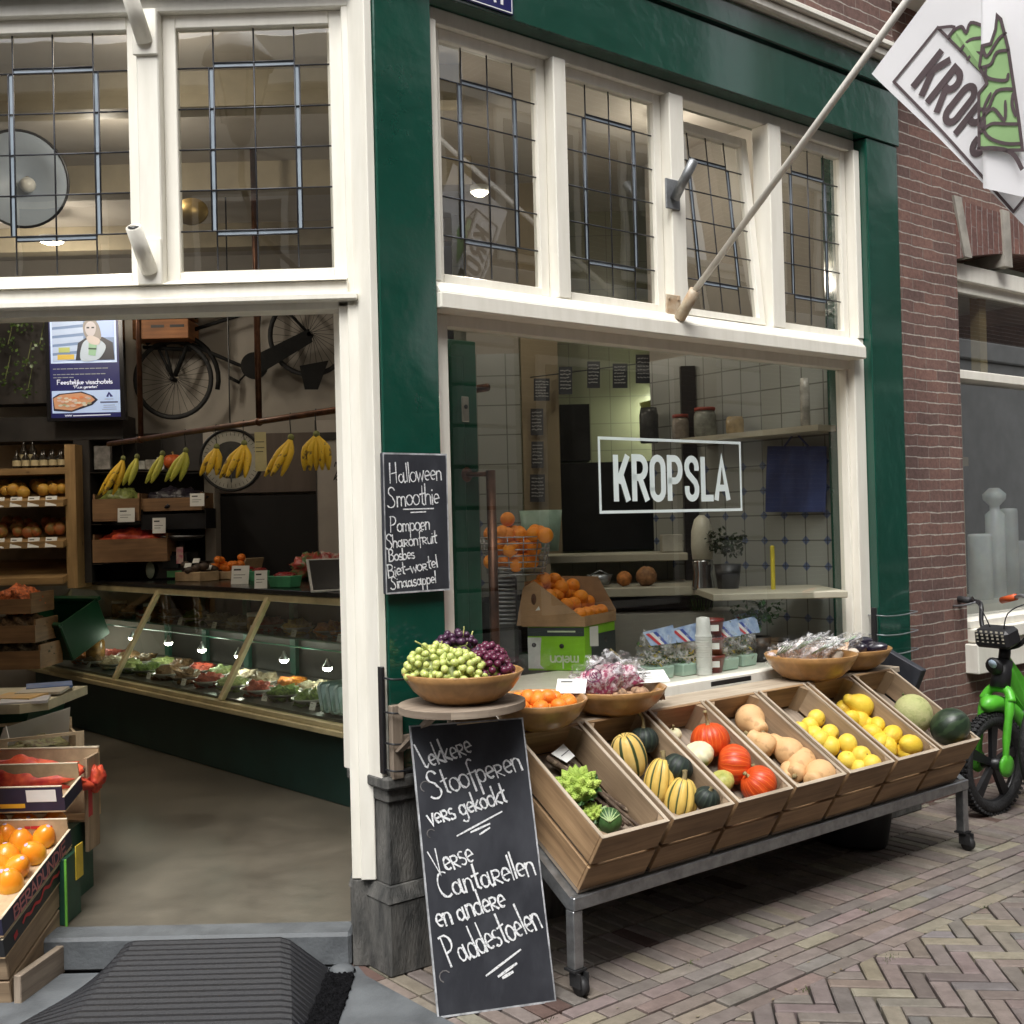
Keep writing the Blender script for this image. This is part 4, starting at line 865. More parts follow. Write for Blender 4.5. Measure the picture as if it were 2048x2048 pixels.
# ------------------------------------------------------------------ produce
def veg(name, col, col2, rough=.4, sc=5, bump=.1, bsc=40, stripes=0, scol=None, sw=.5, coat=0, lo=.35, hi=.65, jag=.05, speck=None):
    m, nt, b = nodes(name); tc = N(nt, 'TexCoord')
    ns = N(nt, 'TexNoise', _Scale=sc, _Detail=6, _Roughness=.65); nt.links.new(tc.outputs['Object'], ns.inputs[0])
    rp = ramp(nt, [(lo, col2), (hi, col)], ns.outputs[0]); out = rp.outputs[0]
    if stripes:
        uv = N(nt, 'UVMap'); sp = N(nt, 'SeparateXYZ'); nt.links.new(uv.outputs[0], sp.inputs[0])
        n2 = N(nt, 'TexNoise', _Scale=sc*2.5, _Detail=3); nt.links.new(tc.outputs['Object'], n2.inputs[0])
        a = N(nt, 'Math', operation='MULTIPLY_ADD'); a.inputs[1].default_value = jag; nt.links.new(n2.outputs[0], a.inputs[0]); nt.links.new(sp.outputs[0], a.inputs[2])
        f = N(nt, 'Math', operation='MULTIPLY'); f.inputs[1].default_value = stripes; nt.links.new(a.outputs[0], f.inputs[0])
        p = N(nt, 'Math', operation='PINGPONG'); p.inputs[1].default_value = .5; nt.links.new(f.outputs[0], p.inputs[0])
        r2 = ramp(nt, [(sw*.5, (1, 1, 1)), (sw*.5+.06, (0, 0, 0))], p.outputs[0])
        mx = N(nt, 'Mix', data_type='RGBA'); nt.links.new(r2.outputs[0], mx.inputs[0]); nt.links.new(out, mx.inputs[6]); mx.inputs[7].default_value = C4(scol); out = mx.outputs[2]
    if speck:
        vo = N(nt, 'TexNoise', _Scale=speck[1], _Detail=2); nt.links.new(tc.outputs['Object'], vo.inputs[0])
        r3 = ramp(nt, [(.58, (0, 0, 0)), (.66, (1, 1, 1))], vo.outputs[0]); mx = N(nt, 'Mix', data_type='RGBA'); nt.links.new(r3.outputs[0], mx.inputs[0]); nt.links.new(out, mx.inputs[6]); mx.inputs[7].default_value = C4(speck[0]); out = mx.outputs[2]
    nt.links.new(out, b.inputs['Base Color']); b.inputs['Roughness'].default_value = min(.7, rough+.08); b.inputs['Specular IOR Level'].default_value = .38
    if coat: b.inputs['Coat Weight'].default_value = coat; b.inputs['Coat Roughness'].default_value = .25
    n3 = N(nt, 'TexNoise', _Scale=bsc, _Detail=3); nt.links.new(tc.outputs['Object'], n3.inputs[0])
    bp = N(nt, 'Bump', _Strength=bump, _Distance=.006); nt.links.new(n3.outputs[0], bp.inputs['Height']); nt.links.new(bp.outputs[0], b.inputs['Normal'])
    return m
stem_m = mat('dry_stem', (.26, .20, .09), .8, .25, 30, bump=.3); stem_g = mat('green_stem', (.12, .14, .05), .8, .25, 30)
red_p = veg('red_pumpkin', (.66, .085, .012), (.5, .045, .008), .38, 6, .15, 30, 26, (.70, .12, .022), .12, .15)
yel_s = veg('yellow_squash', (.72, .52, .14), (.62, .40, .085), .42, 5, .12, 40, 10, (.06, .085, .028), .10, .1, jag=.012)
yel_b = veg('striped_squash', (.70, .56, .24), (.62, .38, .07), .42, 4, .12, 40, 8, (.035, .055, .02), .2, .1, jag=.02)
dk_s = veg('dark_squash', (.022, .032, .025), (.012, .018, .016), .45, 8, .25, 30, 14, (.035, .05, .035), .2)
white_s = veg('pale_squash', (.74, .70, .50), (.66, .60, .34), .4, 5, .1, 30, 0, speck=((.22, .25, .06), 7))
grn_s = veg('green_yellow_squash', (.62, .54, .16), (.25, .29, .07), .4, 9, .1)
butter = veg('butternut_skin', (.70, .45, .23), (.60, .35, .155), .5, 4, .08, 50, speck=((.50, .29, .13), 24))
lemon_m = veg('lemon_skin', (.82, .60, .065), (.76, .51, .04), .42, 6, .3, 110, speck=((.70, .46, .06), 17))
ylw = veg('yellow_fruit_skin', (.83, .62, .10), (.76, .53, .06), .4, 5, .15, 110, speck=((.72, .52, .10), 19))
melon_m = veg('melon_skin', (.55, .52, .26), (.40, .42, .17), .6, 7, .45, 90, speck=((.34, .36, .14), 40))
water_m = veg('watermelon_skin', (.028, .05, .025), (.014, .026, .015), .3, 7, .08, 40, 9, (.036, .062, .03), .3, .25, jag=.12, speck=((.26, .24, .05), 4.5))
root_m = veg('root_skin', (.125, .085, .055), (.065, .042, .028), .85, 30, .5, 120, speck=((.2, .15, .1), 60))
orange_m = veg('orange_skin', (.82, .285, .018), (.74, .21, .01), .45, 5, .35, 130)
def pumpkin(name, lab, cat, P, axis, r, asp, m, ribs, dep, sm, slen=.05, group=None, pear=0, srad=.009, lean=(0, 0)):
    q = quat(axis)
    def fn(p, th, v):
        k = 1-dep*(abs(math.cos(ribs*th*.5))**8)*math.sin(math.pi*v) if ribs else 1
        ph = p.z; pinch = 1-.0*ph
        z = p.z*(1-.22*math.exp(-(p.x*p.x+p.y*p.y)/.09)) if ribs else p.z
        wv = 1+.03*noise.noise(Vector((p.x, p.y, p.z))*1.7+Vector(P)*9)
        s_ = (1+pear*p.z)
        return Vector((p.x*k*wv*s_, p.y*k*wv*s_, z*asp))
    mb = MB(); mb.ball((0, 0, 0), r, q, max(20, (ribs or 6)*5), 16, fn, Matrix.Translation(P))
    body = mb.build(name, m); tag(body, lab, cat, group)
    if slen:
        top = q @ Vector((0, 0, r*asp*(.8 if ribs else .97))); d = q @ Vector((lean[0], lean[1], 1)); e = q @ Vector((lean[0]*2.5+.25, lean[1]*2.5, 1))
        MB().tube(smooth_pts([Vector(P)+top-d*.006, Vector(P)+top+d*slen*.5, Vector(P)+top+e*slen], 4), [srad*1.6, srad*1.2, srad, srad*.85, srad*.8, srad*.8, srad*.85, srad*.95, srad*1.1], 8).build('stem', sm, body)
    return body
k3, k2 = .35156, .2832
LINER = .112; CK = 2
def place(px, py, kk, rz):     # rest a fruit on the crate's liner, clear of the dividers
    hi = .42+PIT*(CK-1)+CW-.011; P = bed(px, py, .1); rr = msize(kk, P)*rz; h_ = LINER+rr*.86
    while h_ < .26:
        P = bed(px, py, h_); s_ = (FR.inverted() @ P).x
        if s_+rr*.95 <= hi: break
        h_ += .004
    return P, msize(kk, P)
def at3(a, b_, rz): return place(*Z3(a, b_), k3, rz)
def at2(a, b_, rz): return place(*Z2(a, b_), k2, rz)
UPW = Vector((0, 0, 1))
# crate 2
P, k = at2(1592, 905, 125); pumpkin('squash', 'large cream squash with dark stripes and orange blush at the crate divider', 'squash', P, (-.25, -.1, 1), k*120, 1.38, yel_b, 10, .07, stem_m, 0)
P, k = at2(1800, 1070, 112); pumpkin('squash', 'yellow ribbed squash with a brown stub stem, middle of the squash crate', 'squash', P, (.18, .1, 1), k*108, 1.5, yel_s, 10, .14, stem_m, .035, None, -.1, .011)
P, k = at3(275, 905, 92); pumpkin('squash', 'yellow ribbed squash with dark stripes at the front board', 'squash', P, (.2, .05, 1), k*92, 1.32, yel_s, 10, .14, stem_m, .035, None, -.1, .011)
P, k = at2(1690, 800, 100); pumpkin('squash', 'round dark green squash with curved pale stem at the back', 'squash', P, (.0, .1, 1), k*100, .92, dk_s, 12, .05, stem_m, .07, None, 0, .007, (0, .1))
P, k = at3(255, 740, 85); pumpkin('squash', 'dark green squash half hidden behind the yellow ribbed ones', 'squash', P, (.5, .1, 1), k*85, .9, dk_s, 12, .05, stem_m, 0)
P, k = at3(412, 905, 72); pumpkin('squash', 'small dark green squash in the front right crate corner', 'squash', P, (.4, -.3, 1), k*72, .9, dk_s, 12, .05, stem_m, .012)
CK = 3
P, k = at3(430, 590, 105); pumpkin('pumpkin', 'red pumpkin with a long pale upright stem', 'pumpkin', P, (-.12, .05, 1), k*105, .92, red_p, 12, .06, stem_m, .06, 'red pumpkins', 0, .008)
P, k = at3(560, 720, 108); pumpkin('pumpkin', 'middle red pumpkin lying with its stem to the side', 'pumpkin', P, (.95, -.1, -.1), k*108, .88, red_p, 12, .06, stem_m, .02, 'red pumpkins', 0, .009)
P, k = at3(690, 828, 104); pumpkin('pumpkin', 'orange red pumpkin lying at the front board of its crate', 'pumpkin', P, (-.75, -.1, .62), k*104, .88, red_p, 12, .06, stem_m, .02, 'red pumpkins', 0, .008)
P, k = at3(362, 672, 92); pumpkin('squash', 'white scalloped squash with green flecks beside the red pumpkins', 'squash', P, (-.4, -.3, 1), k*92, .72, white_s, 10, .12, stem_m, .0)
P, k = at3(238, 562, 42); pumpkin('squash', 'small white squash at the back of the pumpkin crate', 'squash', P, (-.2, -.2, 1), k*42, .85, white_s, 8, .08, stem_m, .02, None, 0, .005)
P, k = at3(492, 812, 70); pumpkin('squash', 'green and yellow squash tucked under the red pumpkins', 'squash', P, (-.3, -.3, 1), k*70, .8, grn_s, 10, .08, stem_m, 0)
CK = 4
def butternut(lab, a, b_, L_, r, ang, tilt=0):
    P, k = at3(a, b_, r*.85)
    ax = (dR*math.cos(R(ang))-bdW*math.sin(R(ang))+mW*tilt).normalized(); q = quat(ax)
    prof = [(.02, -.5), (.45, -.49), (.8, -.42), (.98, -.27), (1.0, -.12), (.9, .03), (.72, .15), (.62, .26), (.6, .36), (.55, .44), (.38, .49), (.1, .5)]
    mb = MB(); mb.lathe([(x*r*k, z*L_*k) for x, z in [(p.x, p.y) for p in smooth_pts([Vector((x, z, 0)) for x, z in prof], 2)]], 22, Matrix.Translation(P) @ q.to_4x4())
    o = mb.build('butternut', butter); tag(o, lab, 'butternut', 'butternut squashes')
    e = P+ax*L_*k*.5; MB().tube([e-ax*.004, e+ax*.018], [.011, .008], 8).build('stem', stem_m, o)
butternut('largest butternut lying at the back of its crate', 660, 495, 190, 80, 105, .1)
butternut('small pale butternut against the left crate divider', 702, 605, 160, 68, 250)
butternut('butternut standing upright-looking in the middle, narrow waist in view', 828, 638, 205, 76, 260, -.1)
butternut('butternut pointing its neck to the lower left', 910, 730, 230, 82, 152)
butternut('butternut neck at the left divider near the front', 850, 760, 120, 45, 140)
butternut('butternut at the front right corner of its crate', 1010, 790, 200, 86, 165, .05)
CK = 5
lem0 = None
for i, (a, b_, up) in enumerate(((1000, 475, 0), (965, 512, .01), (988, 560, 0), (1072, 555, .02), (1078, 625, .0), (1168, 610, .02), (1165, 698, .02), (1243, 675, .02), (1235, 742, .0), (1298, 722, .01), (905, 540, 0), (1020, 590, .0))):
    P, k = at3(a, b_, 50); q = Matrix.Rotation(rng.uniform(0, 6), 3, 'Z') @ Matrix.Rotation(rng.uniform(0, 2), 3, 'X')
    if i == 0:
        r = k*51; mb = MB(); mb.ball((0, 0, 0), r, None, 18, 12, lambda p, th, v: Vector((p.x, p.y, p.z*(.93-.16*math.exp(-(p.x**2+p.y**2)/.03)))))
        lem0 = mb.build('yellow_fruit', ylw, base=(0, 0, 0)); tag(lem0, 'round yellow fruit heaped in the fifth tilted crate', 'fruit', 'round yellow fruit')
        MB().tube([(0, 0, r*.75), (0, 0, r*.86)], [.003, .0025], 6).build('stem', stem_m, lem0); o = lem0
    else: o = copy_tree(lem0)
    o.location = P; o.rotation_euler = q.to_euler(); s_ = rng.uniform(.93, 1.06); o.scale = (s_,)*3
def lemon_fn(p, th, v): e = .34*max(0, abs(p.z)-.8)/.2; return Vector((p.x, p.y, p.z*(1.22+e*.4)))
lem1 = None; CK = 6
for i, (a, b_, up, w2) in enumerate(((1150, 418, 0, 1), (1235, 478, .01, 1.05), (1195, 472, -.005, .9), (1328, 507, .01, .9), (1302, 552, .01, 1), (1408, 562, .01, 1.1), (1385, 622, .0, 1), (1508, 617, .01, 1.2), (1478, 655, .0, 1.05), (1270, 500, .0, .8), (1345, 600, 0, 1))):
    P, k = at3(a, b_, 45); q = quat(dR*math.cos(i*1.3)+bdW*math.sin(i*1.3)+mW*.2)
    if i == 0:
        mb = MB(); mb.ball((0, 0, 0), k*45, None, 18, 14, lemon_fn); lem1 = mb.build('lemon', lemon_m, base=(0, 0, 0)); tag(lem1, 'oval lemon heaped in the sixth tilted crate', 'lemon', 'lemons'); o = lem1
    else: o = copy_tree(lem1)
    o.location = P; o.rotation_euler = q.to_euler(); o.scale = (w2,)*3
P, k = at3(1228, 402, 60); ax = (dR*.62+FR.to_3x3() @ Vector((0, .25, -.35))).normalized()
mb = MB(); mb.lathe([(x*k, z*k) for x, z in ((2, -75), (30, -72), (52, -58), (62, -35), (64, -8), (57, 20), (42, 45), (32, 62), (30, 78), (22, 92), (4, 98))], 20, Matrix.Translation(P) @ quat(-ax).to_4x4())
tag(mb.build('quince', lemon_m), 'large pear shaped yellow fruit on top of the lemons', 'quince')
CK = 7; P, k = at3(1520, 450, 100); pumpkin('melon', 'pale green netted melon in the last crate', 'melon', P, (-.4, .3, 1), k*100, 1.06, melon_m, 0, 0, stem_g, .012, None, 0, .006)
P, k = at3(1718, 518, 97); pumpkin('watermelon', 'dark green watermelon with a yellow spot at the front of the last crate', 'watermelon', P, (.7, -.3, .5), k*97, 1.1, water_m, 0, 0, stem_g, .0)
# crate 1: roots, romanesco, cabbage, card
root0 = 0
for i in range(13):
    a0 = (1035+rng.uniform(-25, 130), 930+rng.uniform(-30, 40)); a1 = (1500+i*15+rng.uniform(-20, 20), 1345+rng.uniform(-40, 50)); h_ = LINER+.014+.02*(i % 3)
    p, q = bed(*Z2(*a0), h_), bed(*Z2(*a1), h_*.8); m1 = p.lerp(q, .4)+dR*rng.gauss(0, .012)+mW*rng.uniform(0, .008); m2 = p.lerp(q, .75)+dR*rng.gauss(0, .012)
    t_ = MB(); r0 = rng.uniform(.009, .013); pts = smooth_pts([p, m1, m2, q], 5); t_.tube(pts, [r0*(1-.45*j/len(pts))*(1+.12*math.sin(j*2.3)) for j in range(len(pts))], 8)
    tag(t_.build('black_root', root_m), 'long brown root lying along the first crate', 'root vegetable', 'long brown roots')
rom = veg('romanesco_green', (.43, .54, .11), (.28, .41, .07), .55, 20, .2, 90)
leafm = mat('cabbage_leaf', (.055, .13, .035), .5, .25, 9, bump=.3, bsc=25, col2=(.03, .075, .025)); leafp = mat('pale_leaf', (.34, .45, .2), .5, .25, 9, bump=.3, bsc=25)
def romanesco(lab, P, r, axis):
    q = quat(axis); t = thing('romanesco', lab, 'romanesco', P); mb = MB(); ga = math.pi*(3-math.sqrt(5))
    mb.ball(P, (r*.8, r*.8, r*.62), q, 12, 8)
    for i in range(30):
        f = (i+.5)/30; th = i*ga; ph = math.acos(1-f*1.15); d = Vector((math.sin(ph)*math.cos(th), math.sin(ph)*math.sin(th), math.cos(ph)*.85)); c = r*(.26+.12*math.sqrt(f))
        base = Vector(P)+q @ (d*r*.68); qd = quat((q @ d)+Vector((0, 0, .3))); mb.lathe([(c*.62, -c*.2), (c*.60, c*.1), (c*.40, c*.55), (c*.16, c*.95), (.0006, c*1.12)], 10, Matrix.Translation(base) @ qd.to_4x4())
        for j in range(34):
            f2 = (j+.5)/34; t2 = j*ga+i; rr_ = c*.60*f2**.8; zz_ = c*(1.05-1.0*f2); p2 = base+qd @ Vector((rr_*math.cos(t2), rr_*math.sin(t2), zz_))
            mb.ball(p2, (c*(.07+.08*f2), c*(.07+.08*f2), c*(.09+.09*f2)), qd, 6, 4)
    mb.build('florets', rom, t)
    for i in range(7):
        th = i*.95; d = q @ Vector((math.cos(th), math.sin(th), -.25)); sd = q @ Vector((-math.sin(th), math.cos(th), 0)); up = q @ Vector((0, 0, 1)); l = MB(); g_ = []
        for u in range(6):
            row = []
            for v in range(5):
                uu, vv = u/5, (v-2)/2; wv = r*.42*math.sin(math.pi*min(1, uu*.85+.15))
                row.append(l.bm.verts.new(Vector(P)+d*r*(.55+.55*uu)-up*r*.35+up*r*(.9*uu-.35*uu*uu)+sd*vv*wv+up*.012*abs(vv)*math.sin(u*2+v)))
            g_.append(row)
        l._fin([v for w_2 in g_ for v in w_2], [l.bm.faces.new((g_[a][b_], g_[a+1][b_], g_[a+1][b_+1], g_[a][b_+1])) for a in range(5) for b_ in range(4)], None, True); l.build('leaf', leafm, t)
CK = 1; P, k = at2(1240, 1130, 135); romanesco('large lime green romanesco head in the first crate', P+mW*.012, k*155, (-.2, -.45, 1))
P, k = at2(1345, 1290, 75); romanesco('small romanesco half hidden behind the white veined cabbage', P, k*85, (-.1, -.4, 1))
P, k = at2(1462, 1335, 86)
cb = thing('cabbage', 'small dark green cabbage with white veins at the front of the first crate', 'cabbage', P)
MB().ball(P, k*86, None, 18, 12).build('heart', leafm, cb)
vd = (EYE-P).normalized(); rx = vd.cross(UPW).normalized(); ry = rx.cross(vd)
for i in range(7):
    mb = MB(); a0 = -1.1+i*.36
    for q in range(1): mb.tube(smooth_pts([P+(vd*math.cos(t*1.25)*1.0+(rx*math.cos(a0+1.57)+ry*math.sin(a0+1.57))*math.sin(t*1.25))*k*88-ry*k*10*(1-t) for t in (0, .35, .7, 1.0)], 3), [.0035*(1-.08*j) for j in range(10)], 6)
    mb.build('vein', leafp, cb)
mb = MB()
for i in range(2):
    mb.tube([P+(rx*math.cos(t)+ry*math.sin(t))*k*(88+i*3)+vd*(-.005*i) for t in np.linspace(-1.3, 1.4, 14)], .004, 6)
mb.build('outer_leaf', leafp, cb)
def card(name, lab, cat, pts, group=None, txt=True, thick=.0012, m=paper):
    pts = [Vector(p) for p in pts]; n = (pts[1]-pts[0]).cross(pts[3]-pts[0]).normalized()
    if n.dot(EYE-pts[0]) < 0: n = -n
    mb = MB(); mb.poly(pts, thick=thick, off=-n); o = tag(mb.build(name, m), lab, cat, group)
    if txt:
        l = MB(); A_, B_, D_ = pts[0], pts[1], pts[3]
        def W(u, v): return A_+(B_-A_)*u+(D_-A_)*v
        for (u0, u1, v, w2) in txt if txt is not True else ((.15, .5, .22, .09), (.15, .78, .5, .03), (.15, .6, .66, .03)):
            l.ribbon([W(u0, v), W(u1, v)], n, w2*(D_-A_).length, .0004)
        l.build('print', ink, o)
    return o
q = [bed(*Z2(a, b_), LINER+.075) for a, b_ in ((1075, 890), (1155, 825), (1232, 905), (1178, 950))]
card('price_card', 'white price card stuck on the brown roots', 'price card', q, 'price cards', ((.2, .8, .5, .05),))
# ------------------------------------------------------------------ stool, bowls and what they hold
bamboo, nt, b = nodes('bamboo_bowl')
tc = N(nt, 'TexCoord'); uv = N(nt, 'UVMap'); mp = N(nt, 'Mapping'); mp.inputs['Scale'].default_value = (26, 3, 1); nt.links.new(uv.outputs[0], mp.inputs[0])
vo = N(nt, 'TexVoronoi', _Scale=1.0); nt.links.new(mp.outputs[0], vo.inputs[0]); n1 = N(nt, 'TexNoise', _Scale=30, _Detail=4); nt.links.new(tc.outputs['Object'], n1.inputs[0])
r1 = ramp(nt, [(0, (.30, .155, .055)), (.5, (.40, .215, .08)), (1, (.5, .28, .115))], vo.outputs['Color']); mx = N(nt, 'Mix', data_type='RGBA', blend_type='MULTIPLY'); mx.inputs[0].default_value = .5
r2 = ramp(nt, [(.3, (.6, .6, .6)), (.7, (1.2, 1.2, 1.2))], n1.outputs[0]); nt.links.new(r1.outputs[0], mx.inputs[6]); nt.links.new(r2.outputs[0], mx.inputs[7]); nt.links.new(mx.outputs[2], b.inputs['Base Color']); b.inputs['Roughness'].default_value = .32
def bowl(lab, s_, n_, z_, r, h, tilt=(0, 0)):
    P = Rw(s_, n_, z_); T = Matrix.Translation(P) @ Matrix.Rotation(tilt[0], 4, 'X') @ Matrix.Rotation(tilt[1], 4, 'Y')
    pr = [(.001, 0), (r*.50, 0), (r*.66, h*.14), (r*.82, h*.42), (r*.94, h*.76), (r, h), (r-.004, h+.003), (r-.010, h), (r*.90, h*.74), (r*.77, h*.42), (r*.6, h*.2), (r*.4, h*.12), (.001, h*.1)]
    o = MB().lathe(pr, 44, T, cap=False).build('fruit_bowl', bamboo, base=P); tag(o, lab, 'bowl', 'bamboo bowls of produce'); return T
stool = thing('console', 'small weathered grey wooden shelf standing on the stone plinth under the grape bowl', 'shelf', Rw(.19, .05, .73))
SZ = .985; sc_ = Vector((.175, .235))
mb = MB(FR); pr = []
for k in range(32):
    a = 2*math.pi*k/32; rr = .222*(1+.06*math.cos(2*a+.5)); pr.append((sc_.x-.005+rr*math.cos(a), max(-.012, sc_.y+rr*math.sin(a)), SZ-.024))
mb.poly(pr, thick=.024, off=(0, 0, 1)); mb.build('top', greywood, stool)
for s_ in (.045, .30): MB(FR).bx(s_-.022, s_+.022, -.016, .012, .70, SZ-.024, .002).build('leg', greywood, stool)
MB(FR).bx(.067, .278, -.012, .006, .80, .85).build('stretcher', greywood, stool)
for s_ in (.045, .30): MB(FR).hexa([Vector(p) for p in ((s_-.015, .012, .80), (s_+.015, .012, .80), (s_+.015, .03, .80), (s_-.015, .03, .80), (s_-.015, .24, SZ-.024), (s_+.015, .24, SZ-.024), (s_+.015, .27, SZ-.024), (s_-.015, .27, SZ-.024))]).build('brace', greywood, stool)
q = [Vector((.13, .30, .945)), Vector((.30, .33, .945))]
mb = MB(); a_, c_ = hit(862, 1366, BLp+en*-.0, en), hit(940, 1358, BLp+en*-.0, en)
mb.poly([a_, c_, c_-nb*.05+Vector((0, 0, .012)), a_-nb*.05+Vector((0, 0, .012))], thick=.008, off=(0, 0, -1)); tag(mb.build('wooden_batten', pale_wood), 'pale wooden batten lying over the top edge of the tall chalkboard', 'batten')
bowl('wide bamboo bowl full of green and red grapes on the stool', .175, .235, SZ+.001, .212, .105)
bowl('smaller bamboo bowl of mandarins beside the tall chalkboard', .575, .155, .835, .188, .105, (R(2), R(0)))
bowl('bamboo bowl holding bags of shredded red chicory and ginger', .985, .13, .835, .215, .10)
bowl('bamboo bowl heaped with garlic in clear bags', 2.26, .13, .835, .215, .115)
bowl('far bamboo bowl with white mushrooms and dark avocados', 2.64, .05, .835, .225, .105)
gg = mat('green_grape', (.56, .60, .21), .22, .12, 12, sss=.25, col2=(.42, .49, .13)); gr = mat('red_grape', (.15, .018, .05), .25, .3, 14, sss=.1, col2=(.045, .012, .03), bump=.05)
gp = mat('purple_grape', (.075, .022, .055), .32, .3, 14, sss=.08, col2=(.035, .014, .035))
gstem = mat('grape_stem', (.36, .36, .12), .7, .2, 20)
def ballmesh(r, seg=12, rg=8):
    mb = MB(); mb.ball((0, 0, 0), r, None, seg, rg); me = bpy.data.meshes.new('grape')
    for f in mb.bm.faces: f.smooth = True
    bmesh.ops.recalc_face_normals(mb.bm, faces=mb.bm.faces[:]); mb.bm.to_mesh(me); mb.bm.free(); return me
def bunch(lab, c, rad, nmax, m, gsz, seed, stems):
    r_ = random.Random(seed); c = Rw(*c); t = thing('grape_bunch', lab, 'grapes', c, 'bunches of grapes in the bowl'); me = ballmesh(1); me.materials.append(m)
    pts = []; tries = 0
    while len(pts) < nmax and tries < 9000:
        tries += 1; d = Vector((r_.gauss(0, 1), r_.gauss(0, 1), abs(r_.gauss(0, 1)))).normalized(); k = r_.choice((1, 1, 1, .8))
        p = Vector((d.x*rad[0]*k*1.06, d.y*rad[1]*k*1.06, d.z*rad[2]*k*1.08))
        if p.length < 1e-4 or any((p-q).length < gsz*1.62 for q in pts): continue
        pts.append(p)
    for p in pts:
        o = bpy.data.objects.new('grape', me); COL.objects.link(o); o.parent = t; o.location = p; s_ = gsz*r_.uniform(.88, 1.1); o.scale = (s_, s_, s_*1.12); o.rotation_euler = (r_.uniform(0, 3), r_.uniform(0, 3), 0)
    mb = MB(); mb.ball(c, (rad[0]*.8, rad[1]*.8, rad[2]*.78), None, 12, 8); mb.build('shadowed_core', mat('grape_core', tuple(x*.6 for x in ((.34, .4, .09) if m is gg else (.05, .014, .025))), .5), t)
    mb = MB()
    for a, b_ in stems: mb.tube(smooth_pts([c+Vector((a[0], a[1], rad[2]*.5)), c+Vector(((a[0]+b_[0])/2+.01, (a[1]+b_[1])/2, (rad[2]*.5+b_[2])/2+.01)), c+Vector(b_)], 4), .0028, 6)
    mb.build('stem', gstem, t)
zb = SZ+.09
bunch('green grapes nearest the doorway with a stalk sticking out', (.075, .205, zb), (0.095, 0.092, 0.106), 98, gg, .0128, 1, (((0, 0), (-.06, -.03, .13)), ((0, 0), (.03, 0, .125))))
bunch('green grapes at the front rim of the bowl', (.115, .285, zb-.005), (0.095, 0.082, 0.090), 90, gg, .0128, 2, (((0, 0), (.02, 0, .09)),))
bunch('green grapes in the middle of the bowl touching the red ones', (.115, .17, zb+.0), (0.092, 0.092, 0.094), 90, gg, .0126, 3, (((0, 0), (.02, .02, .1)),))
bunch('dark purple grapes heaped highest at the back of the bowl', (.21, .15, zb+.012), (0.092, 0.089, 0.121), 98, gp, .0128, 4, (((0, 0), (.03, 0, .15)), ((0.02, 0), (.06, 0.02, .13))))
bunch('red grapes at the front right rim of the bowl', (.215, .295, zb-.008), (0.103, 0.074, 0.081), 95, gr, .0128, 5, (((0, 0), (.03, .0, .09)),))
bunch('red grapes at the far right rim of the bowl', (.293, .22, zb-.002), (0.076, 0.089, 0.090), 90, gr, .0128, 6, (((0, 0), (.02, 0, .09)),))
# mandarins
ml = None; mand = veg('mandarin_skin', (.85, .26, .03), (.76, .18, .015), .4, 5, .3, 140, coat=.1)
Pm = Rw(.575, .155, .835)
spots = [(0, 0, .05)]+[(math.cos(a)*.075, math.sin(a)*.075, .058) for a in np.arange(0, 6.2, 1.047)]+[(math.cos(a)*.118, math.sin(a)*.118, .083) for a in np.arange(.3, 6.4, .64)]+[(math.cos(a)*.045, math.sin(a)*.045, .10) for a in (.5, 2.6, 4.7)]
for i, (x, y, z) in enumerate(spots):
    if ml is None:
        mb = MB(); mb.ball((0, 0, 0), .0325, None, 18, 12, lambda p, th, v: Vector((p.x, p.y, p.z*(.86-.12*math.exp(-(p.x**2+p.y**2)/.04))))); ml = mb.build('mandarin', mand, base=(0, 0, 0)); tag(ml, 'mandarin in the smaller bamboo bowl', 'mandarin', 'mandarins in the bowl')
        MB().tube([(0, 0, .022), (0, 0, .0262)], [.004, .002], 5).build('calyx', stem_g, ml); o = ml
    else: o = copy_tree(ml)
    o.location = Pm+Vector((x, y, z+.005)); o.rotation_euler = (rng.uniform(-.9, .9), rng.uniform(-.9, .9), rng.uniform(0, 6))
def cardc(lab, P, w_, h_, rx, rz, group='price cards', cat='price card', txt=True, m=paper, name='price_card', thick=.0012):
    T = Matrix.Translation(P) @ Matrix.Rotation(rz, 4, 'Z') @ Matrix.Rotation(rx, 4, 'X')
    return card(name, lab, cat, [T @ Vector(p) for p in ((-w_/2, 0, h_), (w_/2, 0, h_), (w_/2, 0, 0), (-w_/2, 0, 0))], group, txt, thick, m)
cardc('blank white card lying on the mandarins', Rw(.72, .175, .945), .115, .085, R(-58), R(-10))
cardc('white card leaning in the chicory bowl rim', Rw(1.165, .19, .94), .13, .08, R(-60), R(15))
# crumpled clear bags
film = bpy.data.materials.new('clear_film'); film.use_nodes = True; nt = film.node_tree; nt.nodes.clear()
o_n = N(nt, 'OutputMaterial'); tr = N(nt, 'BsdfTransparent'); pb = N(nt, 'BsdfPrincipled'); pb.inputs['Base Color'].default_value = (.85, .85, .87, 1); pb.inputs['Roughness'].default_value = .12; pb.inputs['Coat Weight'].default_value = 1
tc = N(nt, 'TexCoord'); ns = N(nt, 'TexNoise', _Scale=16, _Detail=4, _Distortion=1.5); nt.links.new(tc.outputs['Object'], ns.inputs[0]); rp = ramp(nt, [(.48, (.04,)*3), (.66, (.5,)*3)], ns.outputs[0])
bp = N(nt, 'Bump', _Strength=1, _Distance=.03); nt.links.new(ns.outputs[0], bp.inputs['Height']); nt.links.new(bp.outputs[0], pb.inputs['Normal'])
ms = N(nt, 'MixShader'); nt.links.new(rp.outputs[0], ms.inputs[0]); nt.links.new(tr.outputs[0], ms.inputs[1]); nt.links.new(pb.outputs[0], ms.inputs[2]); nt.links.new(ms.outputs[0], o_n.inputs[0])
